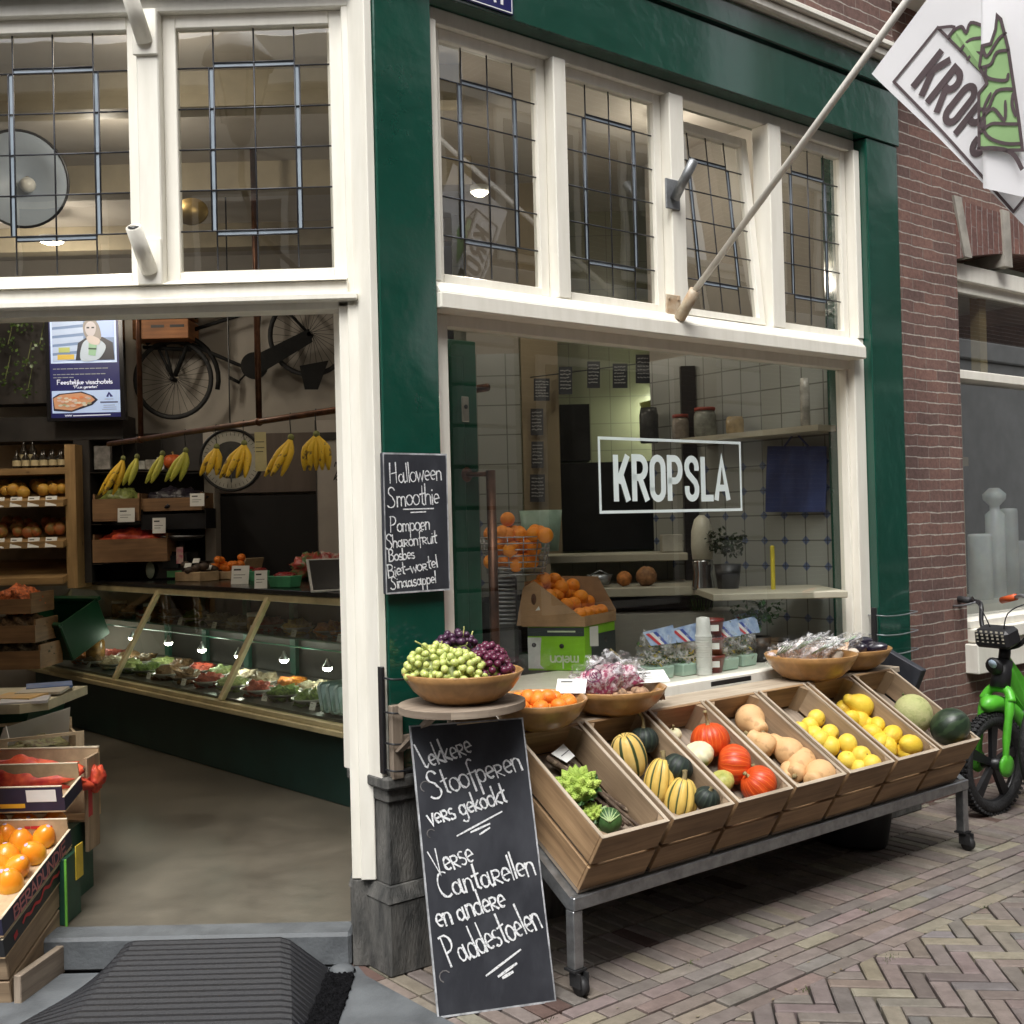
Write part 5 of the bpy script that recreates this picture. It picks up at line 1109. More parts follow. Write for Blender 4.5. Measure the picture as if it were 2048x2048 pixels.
def crumple(mb, P, r, amp, f, seed, T=None, seg=26, rg=16):
    def fn(p, th, v):
        q = p*f+Vector((seed*3.1, seed*1.7, 0)); d = 1+amp*(abs(noise.noise(q))*2-.4)+amp*.6*noise.noise(q*2.7); return p*d
    mb.ball((0, 0, 0), r, None, seg, rg, fn, (Matrix.Translation(P) @ T) if T is not None else Matrix.Translation(P)); return mb
chic = mat('shredded_chicory', (.28, .03, .085), .5, .5, 45, col2=(.62, .5, .52), lo=.42, hi=.56, bump=.6, bsc=50)
for i, (s_, n_, z_, rz) in enumerate(((.90, .12, .965, .4), (1.06, .07, .965, -.3))):
    P = Rw(s_, n_, z_); t = thing('salad_bag', ['clear bag of shredded red chicory at the left of its bowl', 'clear bag of shredded red chicory at the back right of its bowl'][i], 'salad bag', P, 'bags of red chicory')
    T = Matrix.Rotation(rz, 4, 'Z') @ Matrix.Rotation(.5, 4, 'X')
    crumple(MB(), P-Vector((0, 0, .02)), (.10, .055, .075), .25, 2.2, i, T).build('leaves', chic, t)
    crumple(MB(), P, (.112, .066, .10), .32, 2.6, i+5, T, 34, 20).build('bag', film, t)
    l = MB(); c = P+Vector((-.012, -.078, .035)); u = Vector((.9, .2, 0)).normalized(); v = Vector((0, .3, 1)).normalized(); nv = u.cross(v); nv = nv if nv.y < 0 else -nv
    l.ribbon([c+u*.032*math.cos(a)+v*.026*math.sin(a) for a in np.arange(0, 6.28, .4)], nv, .004, 0, True); write(l, 'ASS', c-u*.017-v*.009, u, v, .02, .004, nv); l.build('print', mat('print_purple', (.12, .02, .07), .5), t)
cards_ = RP(1075, 1275, .2); cardc('green and white printed bag corner standing in the chicory bowl', Rw(.86, .12, .90), .07, .10, R(-35), R(-40), None, 'label', True, mat('mint_card', (.5, .68, .58), .5), 'label_card')
ging = mat('ginger_skin', (.36, .22, .13), .8, .3, 30, bump=.4, bsc=60); g0 = None
for i in range(14):
    P = Rw(1.03+rng.uniform(-.085, .10), .215+rng.uniform(-.05, .04), .892+rng.uniform(0, .025))
    if g0 is None: g0 = crumple(MB(), (0, 0, 0), (.026, .019, .018), .35, 1.6, 3, None, 14, 10).build('nut', ging, base=(0, 0, 0)); tag(g0, 'brown nut or root piece at the front of the chicory bowl', 'nut', 'brown nuts in the chicory bowl'); o = g0
    else: o = copy_tree(g0)
    o.location = P; o.rotation_euler = (rng.uniform(0, 6), rng.uniform(0, 6), 0); o.scale = (rng.uniform(.8, 1.25),)*3
garl = mat('garlic_skin', (.74, .70, .66), .5, .15, 14, col2=(.58, .44, .46), stretch=(3, 3, .6))
def garlic_shape(P, r, T):
    return MB().lathe([(x*r, z*r) for x, z in ((.1, -.75), (.6, -.7), (.98, -.3), (1, 0), (.8, .4), (.42, .75), (.2, 1.05), (.14, 1.6))], 16, Matrix.Translation(P) @ T, fn=lambda p, th, v: Vector((p.x*(1-.07*abs(math.cos(4*th))), p.y*(1-.07*abs(math.cos(4*th))), p.z)))
stalk = mat('garlic_stalk', (.30, .40, .26), .6, .3, 20, col2=(.14, .25, .14))
for i in range(6):
    a = -.5+i*.2; P = Rw(2.15+.058*i, .04+.055*(i % 3), .955+.02*(i % 2))
    t = thing('garlic_bag', 'clear crinkled bag of white garlic with green stalks in its bowl', 'garlic bag', P, 'garlic bags')
    T = Matrix.Rotation(a+.7, 4, 'Z') @ Matrix.Rotation(1.15, 4, 'X')
    for j in range(2): garlic_shape(P+T @ Vector((.02*(j-.5)*2, .01*j, -.055+.04*j)), .026, T @ Matrix.Rotation(.4*j, 4, 'Y')).build('garlic', garl, t)
    mb = MB()
    for j in range(4): mb.tube([P+T @ Vector((.008*(j-1.5), .0, -.02)), P+T @ Vector((.016*(j-1.5), .005, .095))], .0032, 6)
    mb.build('stalk', stalk, t)
    crumple(MB(), P, (.055, .04, .12), .38, 3.0, i+20, T, 28, 18).build('bag', film, t)
cardc('white price card at the right of the garlic', Rw(2.40, .155, .965), .075, .06, R(-30), R(10))
mush = mat('mushroom', (.62, .54, .44), .7, .15, 12); m0 = None
for i in range(15):
    P = Rw(2.54+rng.uniform(-.10, .10), .06+rng.uniform(-.11, .10), .895+rng.uniform(0, .03))
    if m0 is None:
        m0 = MB().lathe([(.002, .022), (.018, .02), (.03, .008), (.031, -.002), (.024, -.008), (.012, -.008)], 16).build('mushroom', mush, base=(0, 0, 0)); tag(m0, 'pale mushroom in the far bamboo bowl', 'mushroom', 'mushrooms in the bowl'); MB().lathe([(.012, -.008), (.011, -.022), (.013, -.032)], 10).build('stalk', mush, m0); o = m0
    else: o = copy_tree(m0)
    o.location = P; o.rotation_euler = (rng.uniform(-1.5, 1.5), rng.uniform(-1.5, 1.5), rng.uniform(0, 6)); o.scale = (rng.uniform(.8, 1.2),)*3
avo = mat('aubergine_skin', (.014, .010, .022), .25, .2, 10, coat=.5)
for i, (s_, n_, z_, rz, lab) in enumerate(((2.72, .07, .93, .3, 'dark purple avocado lying beside the mushrooms'), (2.805, .03, .945, 1.6, 'dark avocado on top at the right of the mushroom bowl'), (2.80, .12, .925, .9, 'dark avocado under the others at the right rim'))):
    o = MB().lathe([(.002, -.06), (.026, -.054), (.039, -.025), (.038, 0), (.028, .035), (.018, .055), (.003, .062)], 18, Matrix.Translation(Rw(s_, n_, z_)) @ Matrix.Rotation(rz, 4, 'Z') @ Matrix.Rotation(1.4, 4, 'X')).build('avocado', avo); tag(o, lab, 'avocado', 'avocados')
# slate board and tub behind and under the far end
mb = MB(FR); T = Matrix.Translation((2.94, -.02, .60)) @ Matrix.Rotation(R(-24), 4, 'X'); mb.box((0, .06, .15), (.045, .28, .36), T=T, bev=.004); tag(mb.build('slate_sign', slate), 'dark slate board leaning behind the last crate', 'board')
mb = MB(FR); mb.lathe([(.15, .0), (.16, .02), (.19, .30), (.20, .305), (.185, .30), (.15, .04), (.02, .03)], 26, Matrix.Translation((2.56, .12, .0)) @ Matrix.Rotation(R(8), 4, 'Y')); tag(mb.build('tub', blackm), 'black tub on the pavement under the far end of the stand', 'tub')
# ------------------------------------------------------------------ entrance: ramp mat, stone, stacked trays
ramp_m = mat('ribbed_rubber', (.012, .0125, .0155), .55, .25, 5, bump=.25, bsc=150, col2=(.013, .013, .015), spec=.3)
mb = MB(); nj = 92; g = []
for j in range(nj+1):
    t = j/nj; y = 4.10-.80*t; z = .104*(1-t)+.010+(.0052 if j % 4 in (0, 1) else -.0022)
    xl, xr = -1.44-.05*t, -.845+.165*t; bl, br = -1.50-.30*min(1, t*1.1), -.70+.02*t
    g.append([mb.bm.verts.new(p) for p in ((bl, y-.01, .002), (xl-.004*(1-t), y, z-.012*(1-t)), (xl+.03, y, z), ((xl+xr)/2, y, z), (xr-.035, y, z), (xr, y, z-.012*(1-t)), (max(br, xr+.004), y-.01, .002))])
fs = [mb.bm.faces.new((g[j][i], g[j+1][i], g[j+1][i+1], g[j][i+1])) for j in range(nj) for i in range(6)]
mb._fin([v for r_ in g for v in r_], fs); tag(mb.build('door_ramp', ramp_m), 'dark grey ribbed rubber ramp mat sloping up to the shop threshold', 'ramp mat')
mb = MB(); A_ = [(-.70, 4.07), (-.62, 4.06), (-.60, 3.98), (-.60, 3.3), (-.70, 3.3)]
mb.poly([(x, y, .0075) for x, y in A_], thick=.008, off=(0, 0, 1))
for k in range(420):
    x, y = rng.uniform(-.70, -.60), rng.uniform(3.3, 4.06); mb.ball((x, y, .014), (.008, .008, .007), None, 6, 4)
tag(mb.build('coir_mat', mat('black_coir', (.007, .007, .008), 1, .3, 60, bump=.5, bsc=120, spec=.05)), 'black bristly mat showing along the right edge of the ramp', 'door mat')
tag(MB().ball((-.65, 4.05, .012), (.048, .036, .022), None, 16, 10).build('stone', bluestone), 'small rounded grey stone between the ramp and the doorpost', 'stone')
# stack of trays at the left, tilted towards the street
tl_ = R(13); FT = frame(Vector((-1.75, 3.86, 0)), Vector((1, 0, 0)), Vector((0, math.cos(tl_), math.sin(tl_))), Vector((0, -math.sin(tl_), math.cos(tl_))))
wc = thing('wooden_crate', 'rough wooden crate on the ground under the persimmon trays', 'crate', FT @ Vector((-.25, .2, 0)))
mb = MB(FT)
for z0, z1 in ((.0, .085), (.093, .178)): mb.bx(-.5, 0, 0, .014, z0, z1, .003)
mb.build('front_panel', pine2, wc); mb = MB(FT)
for z0, z1 in ((.0, .085), (.093, .178)): mb.bx(-.014, .0, .014, .46, z0, z1, .003)
mb.build('side_panel', pine2, wc); MB(FT).bx(-.5, -.486, .014, .46, 0, .178).build('side_panel', pine2, wc); MB(FT).bx(-.5, 0, .46, .474, 0, .178).build('back_panel', pine2, wc)
MB(FT).bx(-.486, -.014, .014, .46, 0, .012).build('base', pine2, wc); MB(FT).bx(-.06, -.014, .014, .06, .012, .176).build('corner_post', pine2, wc)
mb = MB(); mb.box((-1.705, 4.02, .05), (.028, .34, .1), Matrix.Rotation(R(-8), 3, 'Z'), bev=.003); tag(mb.build('timber_offcut', greywood), 'short rough timber offcut on the slab beside the crate', 'timber')
navy = mat('navy_print', (.022, .02, .05), .5, .15, 8); kraft = mat('kraft_board', (.48, .34, .20), .85, .12, 12, bump=.1); redp = mat('red_print', (.45, .03, .035), .6); cutb = mat('board_edge', (.62, .54, .40), .85, .08, 30); blk = mat('black_print', (.018, .018, .02), .5, .15, 8)
def tray(lab, M, x0, x1, y0, y1, z0, h, he, out, group='printed fruit trays', text=None, tcol=None):
    t = thing('fruit_tray', lab, 'fruit tray', M @ Vector(((x0+x1)/2, (y0+y1)/2, z0)), group); th = .007
    MB(M).bx(x0, x1, y0, y1, z0, z0+.006).build('base', kraft, t)
    for x in (x0, x1-th):
        w_ = MB(M).bx(x, x+th, y0, y1, z0+.006, z0+h).build('side_panel', out, t)
        MB(M).bx(x-.0006, x+th+.0006, y0, y1, z0+h, z0+h+.003).build('board_edge', cutb, w_)
    for y, hh in ((y0, he), (y1-th, he*1.15)):
        w_ = MB(M).bx(x0+th, x1-th, y, y+th, z0+.006, z0+hh).build('end_panel', out if y == y0 else kraft, t)
        MB(M).bx(x0+th, x1-th, y-.0006, y+th+.0006, z0+hh, z0+hh+.003).build('board_edge', cutb, w_)
    if text:
        l = MB(M); write(l, text, (x1+.0012, y0+.09, z0+h*.17), (0, 1, 0), (0, 0, 1), h*.66, .009, (1, 0, 0), fit=(y1-y0)*.76); l.build('print', tcol, t)
    return t
t = tray('upper navy tray filled with persimmons', FT, -.44, .008, -.012, .60, .263, .066, .098, navy, text='BERADUNDIE', tcol=mat('pink_print', (.5, .18, .18), .6))
l = MB(FT); l.poly([(-.12, -.0135, .285), (-.035, -.0135, .285), (-.035, -.0135, .345), (-.12, -.0135, .345)]); l.build('label', paper, t)
l = MB(FT); l.poly([(-.437, .5925, .275), (-.001, .5925, .275), (-.001, .5925, .40), (-.437, .5925, .40)]); 
l2 = MB(FT)
for x in (-.16, -.135, -.115, -.095, -.075): l2.ribbon([(x, .591, .347), (x+.014, .591, .347)], (0, -1, 0), .012)
l2.build('print', redp, t); l.bm.free()
t2 = tray('lower black tray under the persimmons with red script', FT, -.44, .004, -.012, .60, .182, .07, .078, blk)
l = MB(FT); l.ribbon(smooth_pts([(.0055, .14+.018*i, .222+.007*math.sin(i*1.35)+.004*math.sin(i*.7)+.0006*i) for i in range(19)], 4), (1, 0, 0), .012); l.ribbon([(.0055, .07, .212), (.0055, .085, .215)], (1, 0, 0), .022); l.build('red_script', redp, t2)
l = MB(FT); l.poly([(-.12, -.0135, .20), (-.035, -.0135, .20), (-.035, -.0135, .245), (-.12, -.0135, .245)]); l.build('label', paper, t2)
t3 = tray('navy tray standing on end behind the persimmons with a yellow slot and white label', FT, -.5, -.01, .62, .80, .395, .06, .105, navy)
l = MB(FT); l.poly([(-.155, .618, .44), (-.04, .618, .44), (-.04, .618, .49), (-.155, .618, .49)]); l.build('label', paper, t3)
l = MB(FT); l.ribbon([(-.255, .618, .425), (-.17, .618, .425)], (0, -1, 0), .018); l.build('slot', mat('yellow_slot', (.75, .42, .03), .6), t3)
persim, nt, b = nodes('persimmon_skin'); tc = N(nt, 'TexCoord'); sp = N(nt, 'SeparateXYZ'); nt.links.new(tc.outputs['Object'], sp.inputs[0])
mr = N(nt, 'MapRange'); mr.inputs[1].default_value = -.04; mr.inputs[2].default_value = .04; nt.links.new(sp.outputs[2], mr.inputs[0]); ns = N(nt, 'TexNoise', _Scale=30, _Detail=3); nt.links.new(tc.outputs['Object'], ns.inputs[0])
ad = N(nt, 'Math', operation='MULTIPLY_ADD'); ad.inputs[1].default_value = .5; nt.links.new(ns.outputs[0], ad.inputs[0]); nt.links.new(mr.outputs[0], ad.inputs[2])
rp = ramp(nt, [(.3, (.82, .50, .035)), (.8, (.86, .37, .022)), (1.0, (.82, .27, .015))], ad.outputs[0]); nt.links.new(rp.outputs[0], b.inputs['Base Color']); b.inputs['Roughness'].default_value = .3; b.inputs['Coat Weight'].default_value = .3
stick = mat('sticker', (.62, .55, .66), .5, .2, 60, col2=(.25, .15, .35)); p0 = None
for i, (a, b_, h_) in enumerate(((470, 430, .06), (190, 430, .07), (252, 478, .065), (370, 562, .06), (60, 557, .065), (175, 612, .055), (282, 697, .06), (60, 742, .062), (150, 815, .062), (-10, 820, .055), (85, 945, .045), (-30, 450, .065), (-70, 600, .07), (-60, 720, .06), (-90, 850, .06), (-20, 930, .05), (-160, 500, .06), (-170, 650, .06), (-180, 800, .06), (20, 640, .03), (230, 590, .03), (400, 470, .03))):
    P = hit(*zm(0, 1540, .2381)(a, b_), FT @ Vector((0, 0, .269+h_-.02)), FT.to_3x3() @ Vector((0, 0, 1)))
    if p0 is None:
        mb = MB(); mb.ball((0, 0, 0), .043, None, 20, 14, lambda p, th, v: Vector((p.x*(1-.1*p.z), p.y*(1-.1*p.z), p.z*1.25))); p0 = mb.build('persimmon', persim, base=(0, 0, 0)); tag(p0, 'orange persimmon in the navy tray', 'persimmon', 'persimmons')
        mb = MB(); mb.ball((0, 0, 0), .0436, None, 24, 16, lambda p, th, v: Vector((p.x*(1-.1*p.z), p.y*(1-.1*p.z), p.z*1.25)))
        bmesh.ops.delete(mb.bm, geom=[v for v in mb.bm.verts if v.co.z < .0525], context='VERTS'); mb.build('sticker', stick, p0, recalc=False); o = p0
    else: o = copy_tree(p0)
    o.location = P; d = Vector((rng.uniform(-.5, .7), rng.uniform(-.9, .1), rng.uniform(.5, 1))); o.rotation_euler = d.to_track_quat('Z', 'Y').to_euler(); o.scale = (rng.uniform(.95, 1.12),)*3
dgreen = mat('dark_green_card', (.012, .06, .035), .5, .15, 8); lgreen = mat('light_green_card', (.14, .42, .05), .55, .1, 8)
fc = thing('folded_carton', 'dark green carton with a light green edge standing beside the trays', 'carton', (-1.735, 4.5, .12)); MB().bx(-1.79, -1.726, 4.27, 4.42, .12, .37, .002).build('box', dgreen, fc); MB().bx(-1.726, -1.718, 4.262, 4.27, .12, .37).build('edge', lgreen, fc)
MB().bx(-1.726, -1.722, 4.37, 4.44, .26, .39).build('yellow_label', mat('yellow_card', (.72, .52, .05), .6), fc)
rt = thing('fruit_tray', 'tray with a red net bag at the back of the stack', 'fruit tray', (-1.95, 4.7, .5), 'printed fruit trays')
MB().bx(-2.4, -1.765, 4.74, 4.754, .42, .70).build('back_panel', kraft, rt); w_ = MB().bx(-1.779, -1.765, 4.614, 4.74, .30, .68).build('side_panel', pine2, rt); MB().bx(-1.765, -1.7635, 4.62, 4.66, .44, .60).build('red_print', redp, w_); MB().bx(-2.4, -1.765, 4.738, 4.756, .70, .705).build('board_edge', cutb, w_); MB().bx(-2.4, -1.779, 4.62, 4.73, .42, .43).build('base', kraft, rt); MB().bx(-2.4, -1.80, 4.5, 4.75, .12, .42).build('lower_box', dgreen, rt)
net, nt, b = nodes('red_net'); b.inputs['Base Color'].default_value = (.62, .05, .025, 1); tc = N(nt, 'TexCoord'); ns = N(nt, 'TexNoise', _Scale=22, _Detail=5); nt.links.new(tc.outputs['Object'], ns.inputs[0]); rp = ramp(nt, [(.35, (.40, .02, .02)), (.65, (.75, .11, .04))], ns.outputs[0]); nt.links.new(rp.outputs[0], b.inputs['Base Color'])
nb_ = thing('net_bag', 'red net bag spilling over the tray behind the persimmons', 'net bag', (-1.95, 4.72, .55))
crumple(MB(), (-2.05, 4.59, .60), (.28, .08, .085), .25, 2.4, 2, None, 30, 18).build('net', net, nb_); crumple(MB(), (-1.755, 4.69, .585), (.03, .05, .05), .4, 2, 8).build('net_end', film if False else net, nb_)
for i, x in enumerate((-2.15, -2.2)): tag(MB().ball((x+.0, 4.52-.005*i, .60+.01*i), .035, None, 16, 10).build('orange', orange_m), ['orange peeping from the red net at the picture edge', 'orange half hidden behind the red net'][i], 'orange')
ft = thing('fruit_tray', 'shallow pale wooden tray lined with white paper, green grapes inside', 'fruit tray', (-2.0, 5.1, .6))

FTr = frame(Vector((-1.915, 4.98, .612)), Vector((.87, .49, 0)).normalized(), Vector((-.49, .87, 0)).normalized())
for nm, y in (('front_frame', 0), ('back_frame', .36)):
    mb = MB(FTr); zz = .012*(y > 0); mb.bx(-.35, .0, y, y+.012, .105+zz, .118+zz); mb.bx(-.35, -.31, y, y+.012, .0, .105+zz); mb.bx(-.035, .0, y, y+.012, .0, .105+zz); mb.bx(-.31, -.035, y, y+.012, 0, .018); mb.build(nm, pale_wood, ft)
for x in (-.35, -.012): MB(FTr).bx(x, x+.012, .012, .36, 0, .08).build('side_panel', pale_wood, ft)
MB(FTr).bx(-.34, -.01, .01, .36, 0, .006).build('base', pale_wood, ft)
mb = MB(FTr); mb.hexa([Vector(p) for p in ((-.33, .34, .01), (-.02, .34, .01), (-.02, .345, .01), (-.33, .345, .01), (-.30, .30, .12), (-.02, .26, .19), (-.02, .264, .19), (-.30, .304, .12))]); mb.hexa([Vector(p) for p in ((-.335, .02, .01), (-.335, .33, .01), (-.332, .33, .01), (-.332, .02, .01), (-.30, .06, .11), (-.29, .3, .13), (-.287, .3, .13), (-.297, .06, .11))]); mb.build('paper_lining', paper, ft)
crumple(MB(), FTr @ Vector((-.17, .15, .035)), (.13, .13, .05), .3, 3, 4, None, 26, 16).build('contents', mat('old_grapes', (.25, .25, .10), .5, .3, 40, col2=(.13, .09, .05), bump=.6, bsc=60), ft)
MB(FTr).bx(-.34, -.02, .02, .34, -.49, -.002).build('tray_stack', navy, ft)
# leaflet table
lt_ = thing('leaflet_table', 'green table with a thick cream top inside the door at the left', 'table', (-2.6, 5.3, .12))
mb = MB(); mb.poly([(-3.1, 5.12, .79), (-2.26, 5.12, .79), (-2.17, 5.22, .79), (-2.17, 5.7, .79), (-3.1, 5.7, .79)], thick=.042, off=(0, 0, 1)); mb.build('table_top', mat('cream_top', (.6, .54, .38), .5), lt_)
MB().hexa([Vector(p) for p in ((-3, 5.35, .12), (-2.5, 5.35, .12), (-2.5, 5.6, .12), (-3, 5.6, .12), (-3, 5.2, .79), (-2.25, 5.2, .79), (-2.25, 5.65, .79), (-3, 5.65, .79))]).build('base', greeni, lt_)
for i, (x, y, rz, c, lab) in enumerate(((-2.28, 5.22, .3, (.72, .70, .74), 'white leaflet hanging over the edge of the green table'), (-2.34, 5.30, -.2, (.75, .45, .12), 'orange and white leaflet on the green table'), (-2.28, 5.42, .1, (.62, .56, .46), 'brown picture leaflet on the green table'), (-2.30, 5.55, .4, (.07, .16, .42), 'blue leaflet at the back of the green table'))):
    m_ = mat('leaflet_%s' % ('white', 'orange', 'brown', 'blue')[i], c, .45, .3, 9, col2=tuple(min(1, q*.6+.15) for q in c)); mb = MB(); mb.box((x, y, .836+.007*i), (.21, .15, .012), Matrix.Rotation(rz, 3, 'Z') @ Matrix.Rotation(.03, 3, 'X')); tag(mb.build('leaflet', m_), lab, 'leaflet', 'leaflets on the table')
tag(MB().lathe([(.03, .12), (.03, .95), (.038, 1.0), (.03, 1.04), (.05, 1.06), (.045, 1.12), (.01, 1.13)], 18, Matrix.Translation((-2.42, 5.05, 0))).build('metal_post', steel), 'polished grey post at the left picture edge in front of the leaflets', 'post')
# ------------------------------------------------------------------ bicycles
limeg = mat('lime_paint', (.085, .42, .028), .42, .12, 9, coat=.12); tyre = mat('tyre_rubber', (.014, .014, .015), .7, .2, 30, bump=.6, bsc=70); bplast = mat('black_plastic', (.016, .016, .018), .45, .15, 15)
def wheel(M, R_, rt, parent, spokes=5, rim=blackm, fat=True):
    """wheel standing in the local x-z plane, hub at the origin of M"""
    ty = MB(M); ty.tube([(math.cos(a)*(R_-rt), 0, math.sin(a)*(R_-rt)) for a in np.linspace(0, 2*math.pi, 41)[:-1]], rt, 12, close=True)
    if fat:
        for k in range(60):
            a = 2*math.pi*k/60
            for y in (-.5, 0, .5): ty.box(((R_-rt+rt*math.cos(y*1.1))*math.cos(a+.03*y), y*rt*1.3, (R_-rt+rt*math.cos(y*1.1))*math.sin(a+.03*y)), (.014, rt*.5, .012), Matrix.Rotation(-a, 3, 'Y'))
    wo = ty.build('wheel', tyre, parent)
    mb = MB(M); rr = R_-2*rt+.008; mb.tube([(math.cos(a)*rr, 0, math.sin(a)*rr) for a in np.linspace(0, 2*math.pi, 37)[:-1]], .014 if fat else .010, 8, close=True)
    for k in range(spokes):
        a = 2*math.pi*k/spokes+.4; w2 = .022 if fat else .0016
        if fat: mb.hexa([Vector(p) for r_, w3 in ((.03, .016), (rr, .028)) for p in [(r_*math.cos(a)-w3*math.sin(a), -.012, r_*math.sin(a)+w3*math.cos(a)), (r_*math.cos(a)+w3*math.sin(a), -.012, r_*math.sin(a)-w3*math.cos(a)), (r_*math.cos(a)+w3*math.sin(a), .012, r_*math.sin(a)-w3*math.cos(a)), (r_*math.cos(a)-w3*math.sin(a), .012, r_*math.sin(a)+w3*math.cos(a))]])
        else: mb.tube([(.02*math.cos(a+1.2), .02*(-1)**k, .02*math.sin(a+1.2)), (rr*math.cos(a), 0, rr*math.sin(a))], w2, 4)
    mb.tube([(0, -.05, 0), (0, .05, 0)], .032 if fat else .018, 12); mb.build('rim', rim, wo); return wo
hd = Vector((-math.sin(R(57)), -math.cos(R(57)), 0)); hs_ = Vector((-hd.y, hd.x, 0)); hub = GP(1872, 1535, 0)
hub = hit(1872, 1443, GP(1878, 1535, 0), Vector((0, 1, 0))); FB2 = frame(Vector((hub.x, hub.y, 0)), hd, hs_)
bk = thing('electric_bicycle', 'lime green electric bicycle with a fat black tyre parked by the brick wall', 'bicycle', FB2 @ Vector((0, 0, 0)))
wheel(FB2 @ Matrix.Translation((0, 0, .265)), .265, .036, bk)
mb = MB(FB2)
for y in (-.078, .078):
    mb.tube(smooth_pts([(0.0, y, .265), (-.012, y*1.02, .40), (-.045, y, .54), (-.075, y*.85, .62)], 4), [.017]*4+[.021]*4+[.025]*5, 10); mb.lathe([(.058, 0), (.058, .012), (.03, .018)], 18, Matrix.Translation((0, y, .265)) @ Matrix.Rotation(math.copysign(math.pi/2, -y), 4, 'X'))
mb.tube(smooth_pts([(-.06, -.085, .59), (-.08, -.05, .645), (-.085, 0, .655), (-.08, .05, .645), (-.06, .085, .59)], 4), .024, 10); mb.build('fork', limeg, bk)
mb = MB(FB2); mb.tube([(math.cos(a)*.315, 0, .265+math.sin(a)*.315) for a in np.linspace(1.35, 2.6, 12)], [.01]+[.045]*10+[.03], 8); mb.build('mudguard', limeg, bk)
mb = MB(FB2); mb.tube([(-.085, 0, .655), (-.13, 0, .80)], [.052, .046], 14); mb.tube([(-.13, 0, .80), (-.145, 0, .86)], .03, 10); mb.build('head_tube', bplast, bk)
hl = MB(FB2).tube([(-.05, 0, .775), (-.035, 0, .77)], [.05, .046], 16).build('headlight', bplast, bk); MB(FB2).tube([(-.036, 0, .79), (-.028, 0, .787)], [.028, .024], 12).build('lens', mat('pale_lens', (.5, .62, .75), .15, .1, 30), hl)
FBs = FB2 @ Matrix.Translation((-.145, 0, .86)) @ Matrix.Rotation(R(0), 4, 'Z')
mb = MB(FBs); 
for sg_ in (-1, 1): mb.tube(smooth_pts([(0, 0, .0), (0, sg_*.09, .03), (-.02, sg_*.15, .12), (-.05, sg_*.17, .21), (-.09, sg_*.22, .235), (-.14, sg_*.36, .24)], 5), .0125, 10)
mb.build('handlebar', blackm, bk)
for sg_ in (-1, 1): g_ = MB(FBs).tube([(-.11, sg_*.28, .238), (-.15, sg_*.41, .242)], .019, 12).build('grip', rubber, bk); MB(FBs).tube(smooth_pts([(-.075, sg_*.22, .235), (-.05, sg_*.28, .215), (-.08, sg_*.37, .205)], 4), .006, 6).build('brake_lever', alu, g_)
mb = MB(FBs); mb.box((.07, 0, .07), (.13, .21, .10), Matrix.Rotation(R(14), 3, 'Y'), bev=.018, top=(.9, .95)); bx_ = mb.build('front_box', bplast, bk)
mb = MB(FBs)
for i in range(6):
    for j in range(4): mb.box((.1345+.006*j*0-.0055*(j-1.5)*-1, -.075+.03*i, .045+.018*j), (.004, .012, .010))
mb.build('lamp_dots', mat('pale_dots', (.45, .42, .34), .4), bx_)
mb = MB(FBs); mb.tube(smooth_pts([(-.08, .24, .245), (.05, .2, .26), (.12, .1, .2), (.06, .03, .05)], 5), .0035, 6); mb.tube(smooth_pts([(-.08, -.24, .245), (.04, -.16, .27), (.1, -.06, .2), (.05, -.02, .05)], 5), .0035, 6); mb.build('cable', blackm, bk)
mb = MB(FB2); mb.tube(smooth_pts([(-.12, 0, .77), (-.25, 0, .58), (-.45, 0, .40), (-.62, 0, .36)], 4), .045, 12); mb.hexa([Vector(p) for p in ((-.12, -.03, .66), (-.34, -.035, .44), (-.34, .035, .44), (-.12, .03, .66), (-.13, -.02, .84), (-.36, -.03, .60), (-.36, .03, .60), (-.13, .02, .84))]); mb.tube([(-.62, 0, .36), (-.78, 0, .75)], .03, 10); mb.tube([(-.62, .06, .36), (-1.05, .06, .265)], .02, 8); mb.build('frame', limeg, bk)
mb = MB(FB2); mb.box((-.80, 0, .80), (.26, .16, .06), bev=.02); mb.build('saddle', bplast, bk); wheel(FB2 @ Matrix.Translation((-1.05, 0, .265)), .265, .036, bk)
MB(FB2).bx(-.42, -.24, -.07, .07, .36, .52, .01).build('battery_box', steel, bk)
p = RP(1880, 1132, .16); FB3 = frame(Vector((0, 0, 0)), hd, hs_); o3 = FR @ p; FB3 = frame(Vector((o3.x, o3.y, 0))+hs_*.345-hd*.02, hd, hs_)
b2 = thing('bicycle', 'black city bicycle with an orange handlebar grip at the right picture edge', 'bicycle', FB3 @ Vector((0, 0, 0)))
mb = MB(FB3); zt = p.z
for sg_ in (-1, 1): mb.tube(smooth_pts([(.05, 0, zt-.1), (.06, sg_*.06, zt-.02), (.05, sg_*.16, zt+.03), (0, sg_*.24, zt+.02)], 5), .011, 8)
mb.build('handlebar', alu, b2)
for sg_ in (-1, 1): MB(FB3).tube([(.0, sg_*.24, zt+.02), (-.03, sg_*.345, zt-.005)], .019, 12).build('grip', mat('orange_grip', (.62, .10, .02), .5), b2)
mb = MB(FB3); mb.tube([(.05, 0, zt-.1), (.0, 0, .75), (.02, 0, .35)], .018, 8); mb.tube([(.0, 0, .7), (-.5, 0, .3), (-.65, 0, .8)], .017, 8); mb.tube([(-.5, 0, .3), (-1.0, 0, .35)], .012, 6); mb.build('frame', blackm, b2)
wheel(FB3 @ Matrix.Translation((.02, 0, .35)), .35, .02, b2, 24, alu, False); wheel(FB3 @ Matrix.Translation((-1.0, 0, .35)), .35, .02, b2, 24, alu, False); MB(FB3).box((-.66, 0, .88), (.25, .16, .06), bev=.02).build('saddle', bplast, b2)
